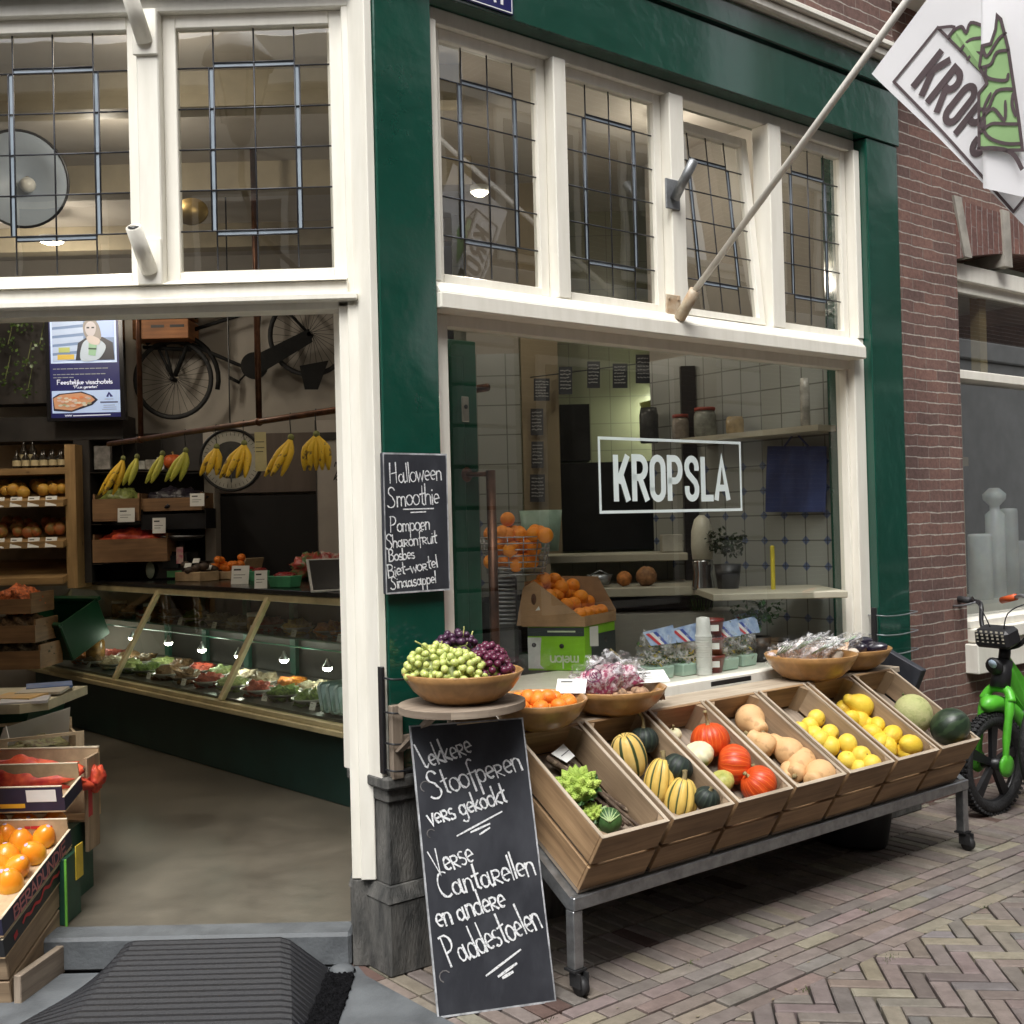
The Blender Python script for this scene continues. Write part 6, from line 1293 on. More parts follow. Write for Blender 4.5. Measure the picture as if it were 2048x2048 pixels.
# ------------------------------------------------------------------ inside, seen through the entrance
def CP(px, py, w_): return hit(px, py, B0+wC*w_, wC)
def WB(x0, x1, y0, y1, Y, dep): # a box whose near face fills a print rectangle on the plane y = Y
    a, c = WP(x0, y1, Y), WP(x1, y0, Y); return (min(a.x, c.x), max(a.x, c.x), Y, Y+dep, min(a.z, c.z), max(a.z, c.z))
cgreen = mat('counter_green', (.010, .036, .030), .4, .15, 3); creamr = mat('cream_rail', (.52, .44, .25), .45, .1, 6); blkgl = mat('black_counter', (.010, .010, .012), .22, .1, 5)
cnt = thing('display_counter', 'long dark green deli counter with a sloping cream framed glass front', 'counter', FC @ Vector((-2, .4, .12)))
def FCp(p): return loc_in(FC, p)
S0, S1 = -4.5, .6
MB(FC).bx(S0, S1, .03, .95, .12, .50, .006).build('base', cgreen, cnt)
mb = MB(FC); mb.bx(S0, S1, -.035, .03, .50, .53, .004); mb.bx(S0, S1, -.015, .03, .53, .56, .004); mb.build('front_rail', creamr, cnt)
MB(FC).bx(S0, S1, .33, 1.0, 1.19, 1.222, .004).build('worktop', blkgl, cnt)
gv = Vector((0, .35, .61)).normalized(); g0, g1 = Vector((0, 0, .56)), Vector((0, .35, 1.17)); gn = Vector((0, -.61, .35)).normalized()
MB(FC).bx(S0, S1, .335, .385, 1.145, 1.188, .003).build('top_rail', creamr, cnt)
gW = FC.to_3x3() @ gn
def glassS(px, py): return FCp(hit(px, py, FC @ g0, gW)).x
sp_ = [S0+.02, (glassS(310, 1108)+glassS(205, 1290))/2, (glassS(522, 1122)+glassS(400, 1330))/2, S1-.03]
for s_ in sp_:
    mb = MB(FC); a, c = g0+Vector((s_, 0, 0)), g1+Vector((s_, 0, 0)); e = Vector((.021, 0, 0)); n2 = gn*.014
    mb.hexa([a-e-n2, a+e-n2, a+e+n2, a-e+n2, c-e-n2, c+e-n2, c+e+n2, c-e+n2]); mb.build('mullion', creamr, cnt)
cg = glass('counter_glass', (.86, .90, .84), 1.1)
for i in range(3):
    mb = MB(FC); a, c = sp_[i]+.02, sp_[i+1]-.02; mb.poly([g0+Vector((a, 0, 0)), g0+Vector((c, 0, 0)), g1+Vector((c, 0, 0)), g1+Vector((a, 0, 0))]); mb.build('glass_panel', cg, cnt)
deck = mat('counter_deck', (.05, .055, .05), .3, .1, 4); MB(FC).bx(S0+.02, S1-.02, .03, .88, .502, .575).build('deck', deck, cnt)
MB(FC).bx(S0+.02, S1-.02, .45, .88, .90, .912).build('glass_shelf', mat('green_shelf_glass', (.03, .07, .055), .15, .1, 4), cnt)
mb = MB(FC); mb.bx(S0, S1, .90, .94, .5, 1.19); mb.build('back_panel', mat('counter_back', (.018, .024, .02), .3, .2, 3), cnt)
teal_refl = mat('teal_reflection', (.015, .13, .09), .3)
for i in range(7): MB(FC).bx(-3.9+.65*i, -3.83+.65*i, .87, .899, .576, 1.18).build('post', teal_refl, cnt)  # coloured strips imitate green vertical reflections in the counter back
MB(FC).tube([(S0+.1, .42, .862), (S1-.1, .42, .862)], .005, 6).build('lamp_rail', mat('teal_rail', (.08, .3, .22), .3), cnt)
lampm = mat('lamp_glow', (1, 1, .9), .3, emis=(1, .97, .85), es=38)
for s_ in (-3.4, -2.2, -1.0, .1):
    l = bpy.data.lights.new('counter_light', 'POINT'); l.energy = .6; l.shadow_soft_size = .05; l.color = (.85, 1, .8); o = bpy.data.objects.new('counter_light', l); COL.objects.link(o); o.parent = cnt; o.location = FC @ Vector((s_, .42, .80))-WL[cnt]
for i, (px, py) in enumerate(((195, 1192), (250, 1202), (318, 1211), (381, 1224), (451, 1235), (536, 1243), (618, 1258))):
    P = FCp(CP(px, py, .40)); t = thing('spot_lamp', 'small lit spot lamp on the rail inside the glass counter', 'lamp', FC @ P, 'spot lamps in the counter')
    MB(FC).lathe([(.008, .05), (.012, .03), (.032, .0), (.03, -.004)], 12, Matrix.Translation(P)).build('shade', steel, t); MB(FC).ball(P-Vector((0, 0, .006)), (.03, .03, .022), None, 10, 6).build('bulb', lampm, t)
SAL = [('orange', (.55, .22, .02), (.4, .10, .01)), ('green', (.16, .26, .05), (.07, .13, .03)), ('yellow', (.60, .44, .06), (.40, .25, .03)), ('pale', (.55, .50, .36), (.40, .33, .2)), ('red', (.36, .06, .025), (.22, .03, .02)), ('brown', (.22, .13, .06), (.12, .07, .03)), ('pale green', (.36, .42, .17), (.2, .28, .08))]
salm = [mat('salad_'+n.replace(' ', '_'), c, .45, .3, 60, col2=d, bump=.8, bsc=80, lo=.42, hi=.58) for n, c, d in SAL]
whitec = mat('white_ceramic', (.6, .6, .57), .3); metal_t = mat('steel_tray', (.3, .3, .29), .3, .1, 10, metal=.8)
k = 0
for row, (w_, zz) in enumerate(((.20, .578), (.44, .578), (.62, .914))):
    for i in range(15 if row < 2 else 12):
        s_ = -3.95+(.30 if row < 2 else .36)*i+rng.uniform(-.02, .02); q = rng.randrange(7) if (i+row) % 3 else (i*2+row) % 7; P = FC @ Vector((s_, w_, zz)); pos = ('front row of the counter', 'back row of the counter', 'glass shelf of the counter')[row]
        t = thing('salad_dish', 'dish of %s salad on the %s' % (SAL[q][0], pos), 'salad dish', P, 'salad dishes on the '+pos)
        T = Matrix.Translation((s_, w_, zz)); MB(FC).lathe([(.06, 0), (.10, .03), (.115, .045), (.105, .042), (.05, .012)], 20, T).build('dish', whitec if (i+row) % 2 else metal_t, t)
        crumple(MB(FC), Vector((s_, w_, zz+.035)), (.092, .088, .05), .5, 3.2, k, None, 22, 12).build('salad', salm[q], t); k += 1
for i, (px, py, w_, zz) in enumerate(((225, 1130, .6, .914), (285, 1128, .6, .914), (483, 1152, .55, .914), (183, 1290, .2, .58), (180, 1300, .25, .58))):
    P = FCp(CP(px, py, w_)); P.z = zz; T = Matrix.Translation(P); t = thing('jar', ['pale lidded jar on the shelf at the left of the counter', 'jar beside the left counter mullion', 'jar on the middle counter shelf', 'tall stack jar at the front of the counter', 'second jar at the front of the counter'][i], 'jar', FC @ P)
    h_ = .10 if i < 3 else .2; MB(FC).lathe([(.06, 0), (.065, .02), (.065, h_-.02), (.055, h_)], 18, T).build('glass', mat('jar_fill', (.30, .16, .05), .25, .3, 20), t); MB(FC).lathe([(.062, h_+.001), (.062, h_+.02), (.058, h_+.024)], 18, T).build('lid', whitec, t)
for i in range(16):
    s_ = -3.6+.26*i; w_, zz = ((.10, .578), (.47, .914))[i % 2]; P = FC @ Vector((s_, w_, zz)); cardc('small white price card standing inside the glass counter', P, .055, .045, R(-18), R(-44), 'price cards in the counter')
for i, s_ in enumerate((-.30, -.22, -.14)):
    P = FC @ Vector((s_, .12, .60)); o = MB(FC).box((s_, .14, .67), (.012, .2, .17), Matrix.Rotation(R(-14), 3, 'Y'), bev=.02).build('clear_box', mat('pale_box', (.35, .48, .45), .2, .1, 8)); tag(o, 'clear hinged food box standing upright at the right of the counter', 'food box', 'clear food boxes')
# things on the counter top
def TP(px, py): return GP(px, py, 1.223)
def onb(name, lab, cat, px, py, wd, dp, h, m, rz=-44, group=None, top=None, bev=.004):
    P = TP(px, py); mb = MB(); mb.box((0, 0, h/2), (wd, dp, h), T=Matrix.Translation(P) @ Matrix.Rotation(R(rz), 4, 'Z'), bev=bev, top=top); return tag(mb.build(name, m), lab, cat, group), P
grbox = mat('green_punnet', (.07, .33, .16), .6, .1, 12); berry = mat('berry_red', (.38, .012, .012), .3, .3, 40, col2=(.2, .006, .01), bump=.8, bsc=70)
for i, (px, py, wd) in enumerate(((538, 1108, .17), (490, 1096, .09), (470, 1093, .085))):
    o, P = onb('punnet', ['wide green punnet of red berries on the counter end', 'small green punnet of berries beside the second price card', 'small green punnet behind the large price card'][i], 'punnet', px, py, wd, .1, .075, grbox, -30, 'green punnets', (1.15, 1.15))
    crumple(MB(), P+Vector((0, 0, .075)), (wd*.5, .05, .022), .3, 4, i, Matrix.Rotation(R(-30), 4, 'Z')).build('berries', berry, o)
cardc('large white price card in front of the mandarin box on the counter', TP(452, 1102), .13, .13, R(-12), R(-10))
cardc('bent white price card leaning on the wide green punnet', TP(492, 1110), .08, .12, R(-20), R(8))
cardc('white price card at the left end of the counter top', TP(177, 1088)+Vector((0, 0, .08)), .20, .12, R(-10), R(6)); cardc('white price card above the purple bags on the counter', TP(233, 1088)+Vector((0, 0, .08)), .16, .10, R(-10), R(2)); cardc('white and red price card left of the black weighing scale', TP(270, 1088)+Vector((0, 0, .10)), .12, .12, R(-8), R(0))
P = TP(205, 1089); t = thing('onion_bag', 'purple and white bags lying at the left of the counter top', 'bag', P); crumple(MB(), P+Vector((0, .1, .05)), (.17, .1, .07), .5, 3, 11).build('bag', mat('purple_bag', (.22, .06, .14), .4, .4, 25, col2=(.5, .42, .45), lo=.4, hi=.6), t)
P = TP(318, 1094); sc = thing('weighing_scale', 'black shop scale with a shallow pan on the counter top', 'scale', P); T = Matrix.Translation(P) @ Matrix.Rotation(R(-8), 4, 'Z')
MB().box((0, .15, .11), (.30, .3, .22), T=T, bev=.012, top=(.9, .8)).build('body', blkgl, sc); MB().lathe([(.05, .30), (.17, .325), (.19, .345), (.18, .34), (.04, .31)], 24, T @ Matrix.Translation((.04, .15, 0))).build('pan', steel, sc); MB().tube([T @ Vector((.04, .15, .21)), T @ Vector((.04, .15, .31))], .03, 10).build('column', blackm, sc)
mb = MB(); mb.box((.02, -.0005, .14), (.13, .006, .10), T=T); mb.build('screen', mat('dim_screen', (.02, .025, .03), .15), sc); mb = MB(); mb.box((.05, -.004, .045), (.12, .004, .05), T=T); mb.build('green_label', mat('green_label', (.10, .34, .14), .5), sc); MB().lathe([(.045, 0), (.045, .004)], 18, T @ Matrix.Translation((-.14, -.02, .08)) @ Matrix.Rotation(R(90), 4, 'X') @ Matrix.Diagonal((.8, 1.5, 1, 1))).build('oval_label', mat('oval_label', (.42, .5, .4), .5), sc); mb = MB(); mb.box((.10, -.006, .19), (.055, .006, .13), T=T); mb.build('pink_label', mat('pink_label', (.5, .12, .2), .5, .3, 30, col2=(.6, .5, .4)), sc)
o, P = onb('mushroom_box', 'box of dark brown mushrooms with three small stickers on the counter', 'mushroom box', 372, 1096, .26, .2, .07, kraft, -30); mm = mat('dark_mushroom', (.07, .045, .032), .6, .3, 20)
for i in range(14): MB().ball(P+Vector((rng.uniform(-.12, .12), rng.uniform(-.08, .1), .08+rng.uniform(0, .05))), (.04, .04, .03), None, 10, 7).build('mushroom', mm, o)
for q in ((-.05, -.06, .12), (.09, -.02, .10), (-.02, .06, .15)):
    MB().box(P+Vector(q), (.05, .006, .05), Matrix.Rotation(-.9, 3, 'X')).build('sticker', paper, o)
o, P = onb('mandarin_box', 'open cardboard box of bright mandarins on the counter', 'box', 437, 1092, .26, .22, .06, kraft, -30)
MB().box(P+Vector((.15, .05, .08)), (.012, .2, .16), Matrix.Rotation(R(-30), 3, 'Z') @ Matrix.Rotation(.35, 3, 'Y')).build('flap', kraft, o)
for i in range(16):
    m_ = copy_tree(ml); m_.location = P+Vector((rng.uniform(-.12, .11), rng.uniform(-.1, .1), .085+rng.uniform(0, .03)+(.05 if i > 12 else 0))); m_['label'] = 'mandarin in the cardboard box on the counter'; m_['group'] = 'mandarins in the counter box'
T = Matrix.Translation(TP(625, 1116)) @ Matrix.Rotation(R(20), 4, 'Z') @ Matrix.Rotation(R(-38), 4, 'X')
tb = thing('tablet', 'black tablet with a pale edge propped at the right end of the counter', 'tablet', TP(625, 1116)); MB().box((.05, 0, .12), (.34, .012, .24), T=T, bev=.003).build('body', mat('pale_bezel', (.5, .5, .48), .4), tb); MB().box((.05, -.0075, .12), (.31, .004, .215), T=T).build('screen', blkgl, tb)
for i, (px, c, d) in enumerate(((580, (.42, .05, .04), (.1, .2, .07)), (618, (.3, .03, .03), (.45, .42, .36)))):
    P = TP(px, 1096)+Vector((.0, .15, 0)); o = crumple(MB(), P+Vector((0, 0, .09)), (.13, .09, .10), .4, 3, i+30).build('vegetable_bag', mat('veg_bag_%s' % ('green', 'white')[i], c, .4, .3, 16, col2=d, lo=.42, hi=.58)); tag(o, ['red and green bag of vegetables behind the tablet', 'red and white bag of radishes at the counter end'][i], 'vegetable bag')
# copper rail with bananas
copper = mat('old_copper', (.12, .055, .032), .42, .3, 8, metal=.75)
RW = .15; ra, rb = CP(205, 838, RW), CP(645, 772, RW); rdir = (rb-ra).normalized()
rail = thing('copper_rail', 'copper pipe rail hung over the counter with bananas on hooks', 'rail', (ra+rb)/2)
MB().tube([ra, rb+rdir*1.2], .019, 12).build('rail', copper, rail)
def on_rail(px): # the rail point under a print column
    lo, hi = 0.0, (rb-ra).length+1.2
    for _ in range(40):
        m_ = (lo+hi)/2; v = ra+rdir*m_-EYE; x = (1024+F_PX*v.dot(CR)/v.dot(CF))/1.06004
        if x < px: lo = m_
        else: hi = m_
    return ra+rdir*lo
for px in (266, 489): p = on_rail(px); MB().tube([p, Vector((p.x, p.y, 3.9))], .019, 12).build('hanger', copper, rail); MB().ball(p, .028, None, 12, 8).build('joint', copper, rail)
ban_y = veg('banana_yellow', (.72, .46, .03), (.62, .38, .025), .45, 6, .1, 50, speck=((.16, .10, .03), 26)); ban_g = veg('banana_green', (.52, .46, .055), (.34, .38, .06), .45, 6, .1, 50); ban_t = mat('banana_tip', (.06, .045, .02), .8); hookm = mat('hook_wire', (.05, .05, .05), .4, metal=.6)
for i, (px, py, L_, n_, az, m_, lab) in enumerate(((232, 848, .26, 3, -.9, ban_y, 'large leftmost banana bunch on the copper rail'), (258, 842, .2, 2, -.6, ban_g, 'greenish bunch beside the leftmost bananas'), (306, 832, .2, 2, -.8, ban_g, 'green and yellow bunch in front of the dark shelf'), (350, 828, .2, 3, -.8, ban_g, 'bunch above the orange pumpkin on the dark shelf'), (408, 826, .18, 3, -.5, ban_y, 'banana bunch at the left rim of the dial scale'), (460, 812, .21, 4, -.6, ban_y, 'full banana bunch in front of the dial scale'), (548, 800, .22, 3, -.9, ban_y, 'banana bunch swinging left of the white cupboard'), (596, 794, .2, 5, -.1, ban_y, 'fanned banana bunch nearest the doorpost'))):
    p = on_rail(px); top = p-Vector((0, 0, .10)); t = thing('banana_bunch', lab, 'bananas', top, 'banana bunches on the rail')
    hk = MB().tube(smooth_pts([p+Vector((0, .02, .0)), p+Vector((0, .0, .024)), p+Vector((0, -.022, 0)), p+Vector((0, -.015, -.05)), top+Vector((0, .01, -.01)), top+Vector((.012, 0, -.02))], 4), .003, 6).build('hook', hookm); tag(hk, 'wire hook holding the '+lab.replace(' on the copper rail', ''), 'hook', 'wire hooks on the rail')
    MB().ball(top-Vector((0, 0, .02)), (.02, .016, .022), None, 10, 7).build('crown', mat('banana_crown', (.16, .17, .05), .7), t)
    for j in range(n_):
        a = (j-(n_-1)/2)*.30; out = Vector((math.sin(az+a*.9), -.25-.25*(j % 2), 0)); pts = []
        for u in np.linspace(0, 1, 9):
            th = .25+1.0*u; pts.append(top-Vector((0, 0, .02))+out*L_*((.62 if az < -.3 else .16)*u**1.5+.06*math.sin(math.pi*u))+Vector(((j-(n_-1)/2)*.026*min(1, 2.5*u), 0, -L_*1.02*u)))
        MB().tube(pts, [.008, .012, .019, .0225, .023, .0225, .02, .014, .006], 7).build('banana', m_, t)
# dial scale
P = WP(437, 868, 7.75); ds = thing('dial_scale', 'round white dial scale hanging behind the bananas', 'scale', P); T = Matrix.Translation(P) @ Matrix.Rotation(R(90), 4, 'X'); rr = 58*1.06*7.75/2250
MB().lathe([(.02, -.06), (rr, -.06), (rr+.008, 0), (rr+.006, .03), (rr-.006, .032), (rr-.01, .012), (.01, .01)], 40, T).build('case', blackm, ds); MB().lathe([(rr-.012, .014), (.002, .014)], 40, T, cap=False).build('dial', mat('dial_face', (.46, .44, .38), .5), ds); MB().lathe([(rr*.66, .0155), (.002, .0155)], 32, T @ Matrix.Diagonal((1, .92, 1, 1)), cap=False).build('inner_dial', mat('dial_inner', (.06, .058, .055), .5, .1, 20), ds)
MB().tube([T @ Vector((0, 0, .02)), T @ Vector((0, -rr*.72, .02))], .005, 6).build('pointer', alu, ds); MB().lathe([(.03, .016), (.03, .03), (.01, .034)], 16, T).build('hub', alu, ds)
for x in (-.085, .085): MB().lathe([(.028, .016), (.026, .026), (.008, .028)], 14, T @ Matrix.Translation((x, 0, 0))).build('knob', alu, ds)
mb = MB(); 
for a in range(40): an = a*math.pi/20; mb.ribbon([T @ Vector((math.cos(an)*rr*f, math.sin(an)*rr*f, .0152)) for f in (.8, .9)], (0, -1, 0), .003)
mb.build('dial_marks', ink, ds); MB().tube([P+Vector((0, -.02, rr)), P+Vector((0, -.02, .45)), P+Vector((0, 0, 3.9-P.z))], .005, 6).build('hanger', hookm, ds)
p = WP(492, 855, 7.5); cardc('yellow and white leaflet hanging beside the dial scale', Vector((p.x, p.y, p.z-.12)), .075, .26, R(2), R(6), None, 'leaflet', ((.1, .8, .25, .02), (.1, .8, .4, .02), (.1, .7, .5, .02)), mat('cream_leaflet', (.55, .48, .25), .6), 'leaflet')
# wall bicycle with crate
def W9(px, py, y=9.2): return WP(px, py, y)
bw2 = thing('wall_bicycle', 'old black carrier bicycle hung high on the plaster wall', 'bicycle', W9(430, 700))
bkm = mat('old_black_paint', (.008, .008, .008), .7, .2, 8, spec=.2)
wh1, wh2 = W9(327, 716), W9(585, 632)
kx = 1.06*9.2/2250
for c, r_ in ((wh1, 76*kx), (wh2, 80*kx)): wheel(Matrix.Translation(c), r_, .019, bw2, 28, bkm, False)
def tb_(name, pts, r_=.014, m_=bkm): return MB().tube([W9(*p) for p in pts], r_, 8).build(name, m_, bw2)
tb_('frame', ((330, 710), (352, 655), (358, 600), (362, 560)), .02); tb_('frame', ((362, 650), (463, 694), (585, 632)), .017); tb_('frame', ((365, 622), (500, 580), (468, 560)), .016); tb_('frame', ((490, 560), (483, 694)), .018); tb_('frame', ((585, 632), (525, 570)), .012); tb_('frame', ((365, 600), (470, 570)), .014)
tb_('fork', ((327, 716), (300, 660)), .012); tb_('fork', ((327, 716), (310, 650)), .013); tb_('carrier', ((270, 655), (360, 660)), .016)
mb = MB(); a = W9(480, 690, 9.17); mb.lathe([(.03, -.012), (.11, -.012), (.11, .012), (.03, .012)], 28, Matrix.Translation(a) @ Matrix.Rotation(R(90), 4, 'X'), False); mb.hexa([W9(*q) for q in ((490, 706, 9.15), (590, 645, 9.15), (590, 645, 9.18), (490, 706, 9.18), (485, 668, 9.15), (583, 620, 9.15), (583, 620, 9.18), (485, 668, 9.18))]); mb.build('chain_case', bkm, bw2)
tb_('crank', ((470, 700), (452, 718)), .008); tb_('pedal', ((432, 712), (452, 722)), .014)
MB().tube([wh1+Vector((math.cos(q)*.37, 0, math.sin(q)*.37)) for q in np.linspace(-.25, 2.2, 14)], .02, 8).build('mudguard', bkm, bw2)
mb = MB(); mb.hexa([W9(*q) for q in ((575, 735, 9.16), (600, 735, 9.16), (600, 735, 9.2), (575, 735, 9.2), (565, 690, 9.16), (620, 680, 9.16), (620, 680, 9.2), (565, 690, 9.2))]); mb.build('coat_guard', bkm, bw2)
kb = WB(250, 354, 560, 640, 9.0, .3); ck = thing('wooden_crate', 'orange brown wooden crate riding on the carrier of the wall bicycle', 'crate', (kb[0]/2+kb[1]/2, 9.1, kb[4]))
cw = wood('varnished_crate', (.36, .15, .05), (.22, .09, .03)); mb = MB(); hh = (kb[5]-kb[4]-.02)/2
for i in range(2): mb.bx(kb[0], kb[1], 9.0, 9.3, kb[4]+i*(hh+.02), kb[4]+hh+i*(hh+.02), .004)
mb.build('boards', cw, ck); mb = MB()
for u, v, w2 in ((.45, .3, .18), (.8, .3, .2), (.82, .7, .14), (.15, .5, .25)): x = kb[0]+(kb[1]-kb[0])*u; z = kb[4]+(kb[5]-kb[4])*v; mb.ribbon([(x-w2*.25, 8.998, z), (x+w2*.25, 8.998, z)], (0, -1, 0), .022)
mb.build('stencil', ink, ck)
# screen on the wall
tv = thing('screen', 'lit upright advertising screen with a drinking woman and a fish platter', 'screen', WP(160, 700, 8.8)); ta, tx_, ty_ = WP(91, 597, 8.8), WP(222, 594, 8.8)-WP(91, 597, 8.8), WP(97, 789, 8.8)-WP(91, 597, 8.8)
tn = Vector((0, -1, 0))
def tvp(u, v, l=.0): return ta+tx_*u+ty_*v+tn*l
mb = MB(); mb.hexa([tvp(u, v, l) for l in (-.06, -.002) for u, v in ((-.06, -.04), (1.06, -.04), (1.06, 1.03), (-.06, 1.03))]); mb.build('case', blkgl, tv)
EM = {}
def em(c, es=.14):
    key = tuple(c)
    if key not in EM: EM[key] = mat('screen_tone_'+'_'.join(str(int(x*100)) for x in c), c, .4, emis=c, es=es, var=.02)
    return EM[key]
def tvpoly(name, pts, c, l, sm=False): mb = MB(); q = [tvp(u, v, l) for u, v in pts]; mb.poly(smooth_pts(q, 4, True) if sm else q); return mb.build(name, em(c), tv)
rect = lambda a, b_, c, d: ((a, b_), (c, b_), (c, d), (a, d))
tvpoly('background', rect(0, 0, 1, 1), (.012, .014, .10), .0); tvpoly('photo_border', rect(.02, .005, .97, .465), (.55, .68, .95), .002); tvpoly('photo', rect(.05, .03, .94, .44), (.16, .24, .42), .004)
for i in range(5): tvpoly('shelf_row', ((.05, .05+.085*i), (.5, .03+.085*i), (.5, .085+.085*i), (.05, .11+.085*i)), (.42, .52, .72), .006)
tvpoly('window_glow', rect(.70, .04, .94, .22), (.35, .48, .85), .006); tvpoly('fruit_patch', rect(.12, .38, .36, .43), (.6, .42, .08), .008); tvpoly('fruit_patch', rect(.14, .31, .3, .36), (.4, .45, .15), .008)
tvpoly('dark_jacket', ((.38, .44), (.42, .27), (.55, .215), (.78, .215), (.92, .27), (.94, .44)), (.015, .016, .03), .008); tvpoly('shirt', ((.46, .44), (.48, .29), (.58, .23), (.72, .24), (.82, .3), (.78, .38), (.68, .44)), (.42, .5, .6), .010, True); tvpoly('hair', ((.50, .10), (.56, .045), (.66, .045), (.73, .10), (.76, .22), (.70, .24), (.54, .22)), (.22, .20, .19), .010, True); tvpoly('face', ((.53, .12), (.57, .07), (.64, .065), (.69, .11), (.67, .18), (.61, .215), (.55, .18)), (.45, .42, .45), .012, True)
for u in (.575, .645): tvpoly('eye', rect(u-.02, .115, u+.02, .13), (.02, .02, .03), .014)
tvpoly('hand', ((.55, .22), (.62, .2), (.74, .24), (.72, .29), (.6, .28)), (.5, .44, .42), .014, True); tvpoly('cup', ((.58, .26), (.70, .27), (.67, .4), (.57, .39)), (.24, .42, .28), .013); tvpoly('cup_band', ((.575, .32), (.69, .325), (.685, .34), (.572, .335)), (.02, .05, .03), .015)
for v, a, c in ((.52, .05, .8), (.575, .05, .75), (.605, .05, .28)):
    mb = MB(); u = a
    while u < c: w2 = rng.uniform(.03, .08); mb.ribbon([tvp(u, v, .003), tvp(u+w2, v, .003)], tn, .007); u += w2+.02
    mb.build('text_line', em((.25, .27, .3)), tv)
mb = MB(); write(mb, 'Feestelijke visschotels', tvp(.10, .672, .003), tx_.normalized(), -ty_.normalized(), .036, .0058, tn, fit=.80*tx_.length); write(mb, '"Puur genieten"', tvp(.33, .712, .003), tx_.normalized(), -ty_.normalized(),   .020, .0036, tn, fit=.36*tx_.length); write(mb, 'www', tvp(.2, .985, .003), tx_.normalized(), -ty_.normalized(), .02, .004, tn, fit=.1*tx_.length); mb.ribbon([tvp(.32, .982, .003), tvp(.85, .978, .003)], tn, .008); mb.build('headline', em((.75, .8, .95)), tv)
tvpoly('platter_panel', rect(.02, .735, 1, .955), (.48, .62, .92), .003); tvpoly('platter', ((.03, .80), (.12, .765), (.45, .745), (.62, .79), (.68, .83), (.6, .88), (.3, .945), (.04, .93)), (.02, .02, .04), .005); tvpoly('fish', ((.04, .81), (.14, .775), (.44, .757), (.58, .79), (.64, .83), (.56, .865), (.3, .93), (.06, .91)), (.55, .28, .16), .007)
for i in range(26): u, v = rng.uniform(.08, .56), rng.uniform(.785, .89); c = rng.choice(((.62, .55, .45), (.6, .2, .08), (.3, .3, .18), (.6, .42, .35), (.5, .5, .42))); tvpoly('fish_piece', [(u+.035*math.cos(a), v+.012*math.sin(a)) for a in (.3, 1.5, 2.6, 3.7, 4.9, 5.8)], c, .008+.0003*i)
tvpoly('logo', ((.80, .80), (.84, .752), (.90, .80), (.86, .805), (.845, .775), (.83, .806)), (.02, .02, .16), .005)
for v, a, c in ((.825, .78, .9), (.855, .72, .96), (.885, .76, .92), (.905, .76, .94), (.925, .74, .94)): mb = MB(); mb.ribbon([tvp(a, v, .005), tvp(c, v, .005)], tn, .006 if v != .855 else .012); mb.build('small_print', em((.10, .12, .22) if v == .855 else (.3, .36, .5)), tv)
# dark wall units
drk = mat('dark_wall_unit', (.022, .018, .016), .6, .3, 3); brn = mat('brown_panel', (.10, .075, .06), .6, .15, 2, stretch=(3, 3, .5)); wcup = mat('white_cupboard', (.40, .36, .32), .5, .06, 3)
def wbx(name, lab, cat, args, m, kind=None, mbx=None): o = MB().bx(*args, .004).build(name, m); return tag(o, lab, cat, None, kind)
wbx('wall_cabinet', 'dark timber beam and cabinet under the screen at the left', 'cabinet', WB(-60, 232, 782, 836, 8.95, .3), drk); wbx('wall_cabinet', 'black upper cabinet behind the trailing plant', 'cabinet', WB(-60, 90, 560, 765, 9.05, .2), drk)
wbx('post', 'dark square post between the two shelf units', 'post', WB(143, 168, 830, 1100, 8.95, .25), drk)
su = thing('shelf_unit', 'dark shelf recess holding trays of grapes and a red net', 'shelf unit', WP(280, 1090, 9.1)); MB().bx(*WB(165, 388, 815, 1095, 9.3, .06)).build('back', drk, su)
for y_ in (887, 985, 1060): MB().bx(*WB(165, 388, y_, y_+5, 8.95, .34)).build('shelf', mat('dark_shelf', (.06, .045, .035), .5), su)
wbx('pier', 'pale plaster pier beside the dark shelf recess', 'pier', WB(388, 402, 815, 1070, 9.15, .2), plaster); wbx('panel', 'brown board panel above the dark doorway', 'panel', WB(402, 600, 815, 932, 9.3, .05), brn); wbx('doorway', 'black doorway opening in the back wall', 'doorway', WB(402, 600, 932, 1110, 9.32, .04), mat('dark_opening', (.006, .005, .005), .8))  # doorway is a solid panel, its unlit depth painted black
cp_ = thing('cupboard', 'tall white cupboard with a pen squiggle beside the doorpost', 'cupboard', WP(630, 1080, 9.1))
b_ = WB(601, 720, 790, 1100, 9.05, .3); MB().bx(*b_, .004).build('body', wcup, cp_); x0 = WP(643, 900, 9.05).x
MB().bx(x0-.2, x0-.193, 9.044, 9.05, b_[4], b_[5]).build('door_gap', drk, cp_); MB().bx(x0-.205, x0+.25, 9.03, 9.05, b_[5]-.16, b_[5]-.10).build('dark_band', drk, cp_)
mb = MB(); mb.ribbon(smooth_pts([WP(631, 880, 9.046), WP(634, 872, 9.046), WP(637, 886, 9.046), WP(630, 905, 9.046), WP(640, 893, 9.046), WP(643, 900, 9.046), WP(640, 908, 9.046), WP(634, 904, 9.046)], 5), (0, -1, 0), .008); mb.build('pen_squiggle', ink, cp_)
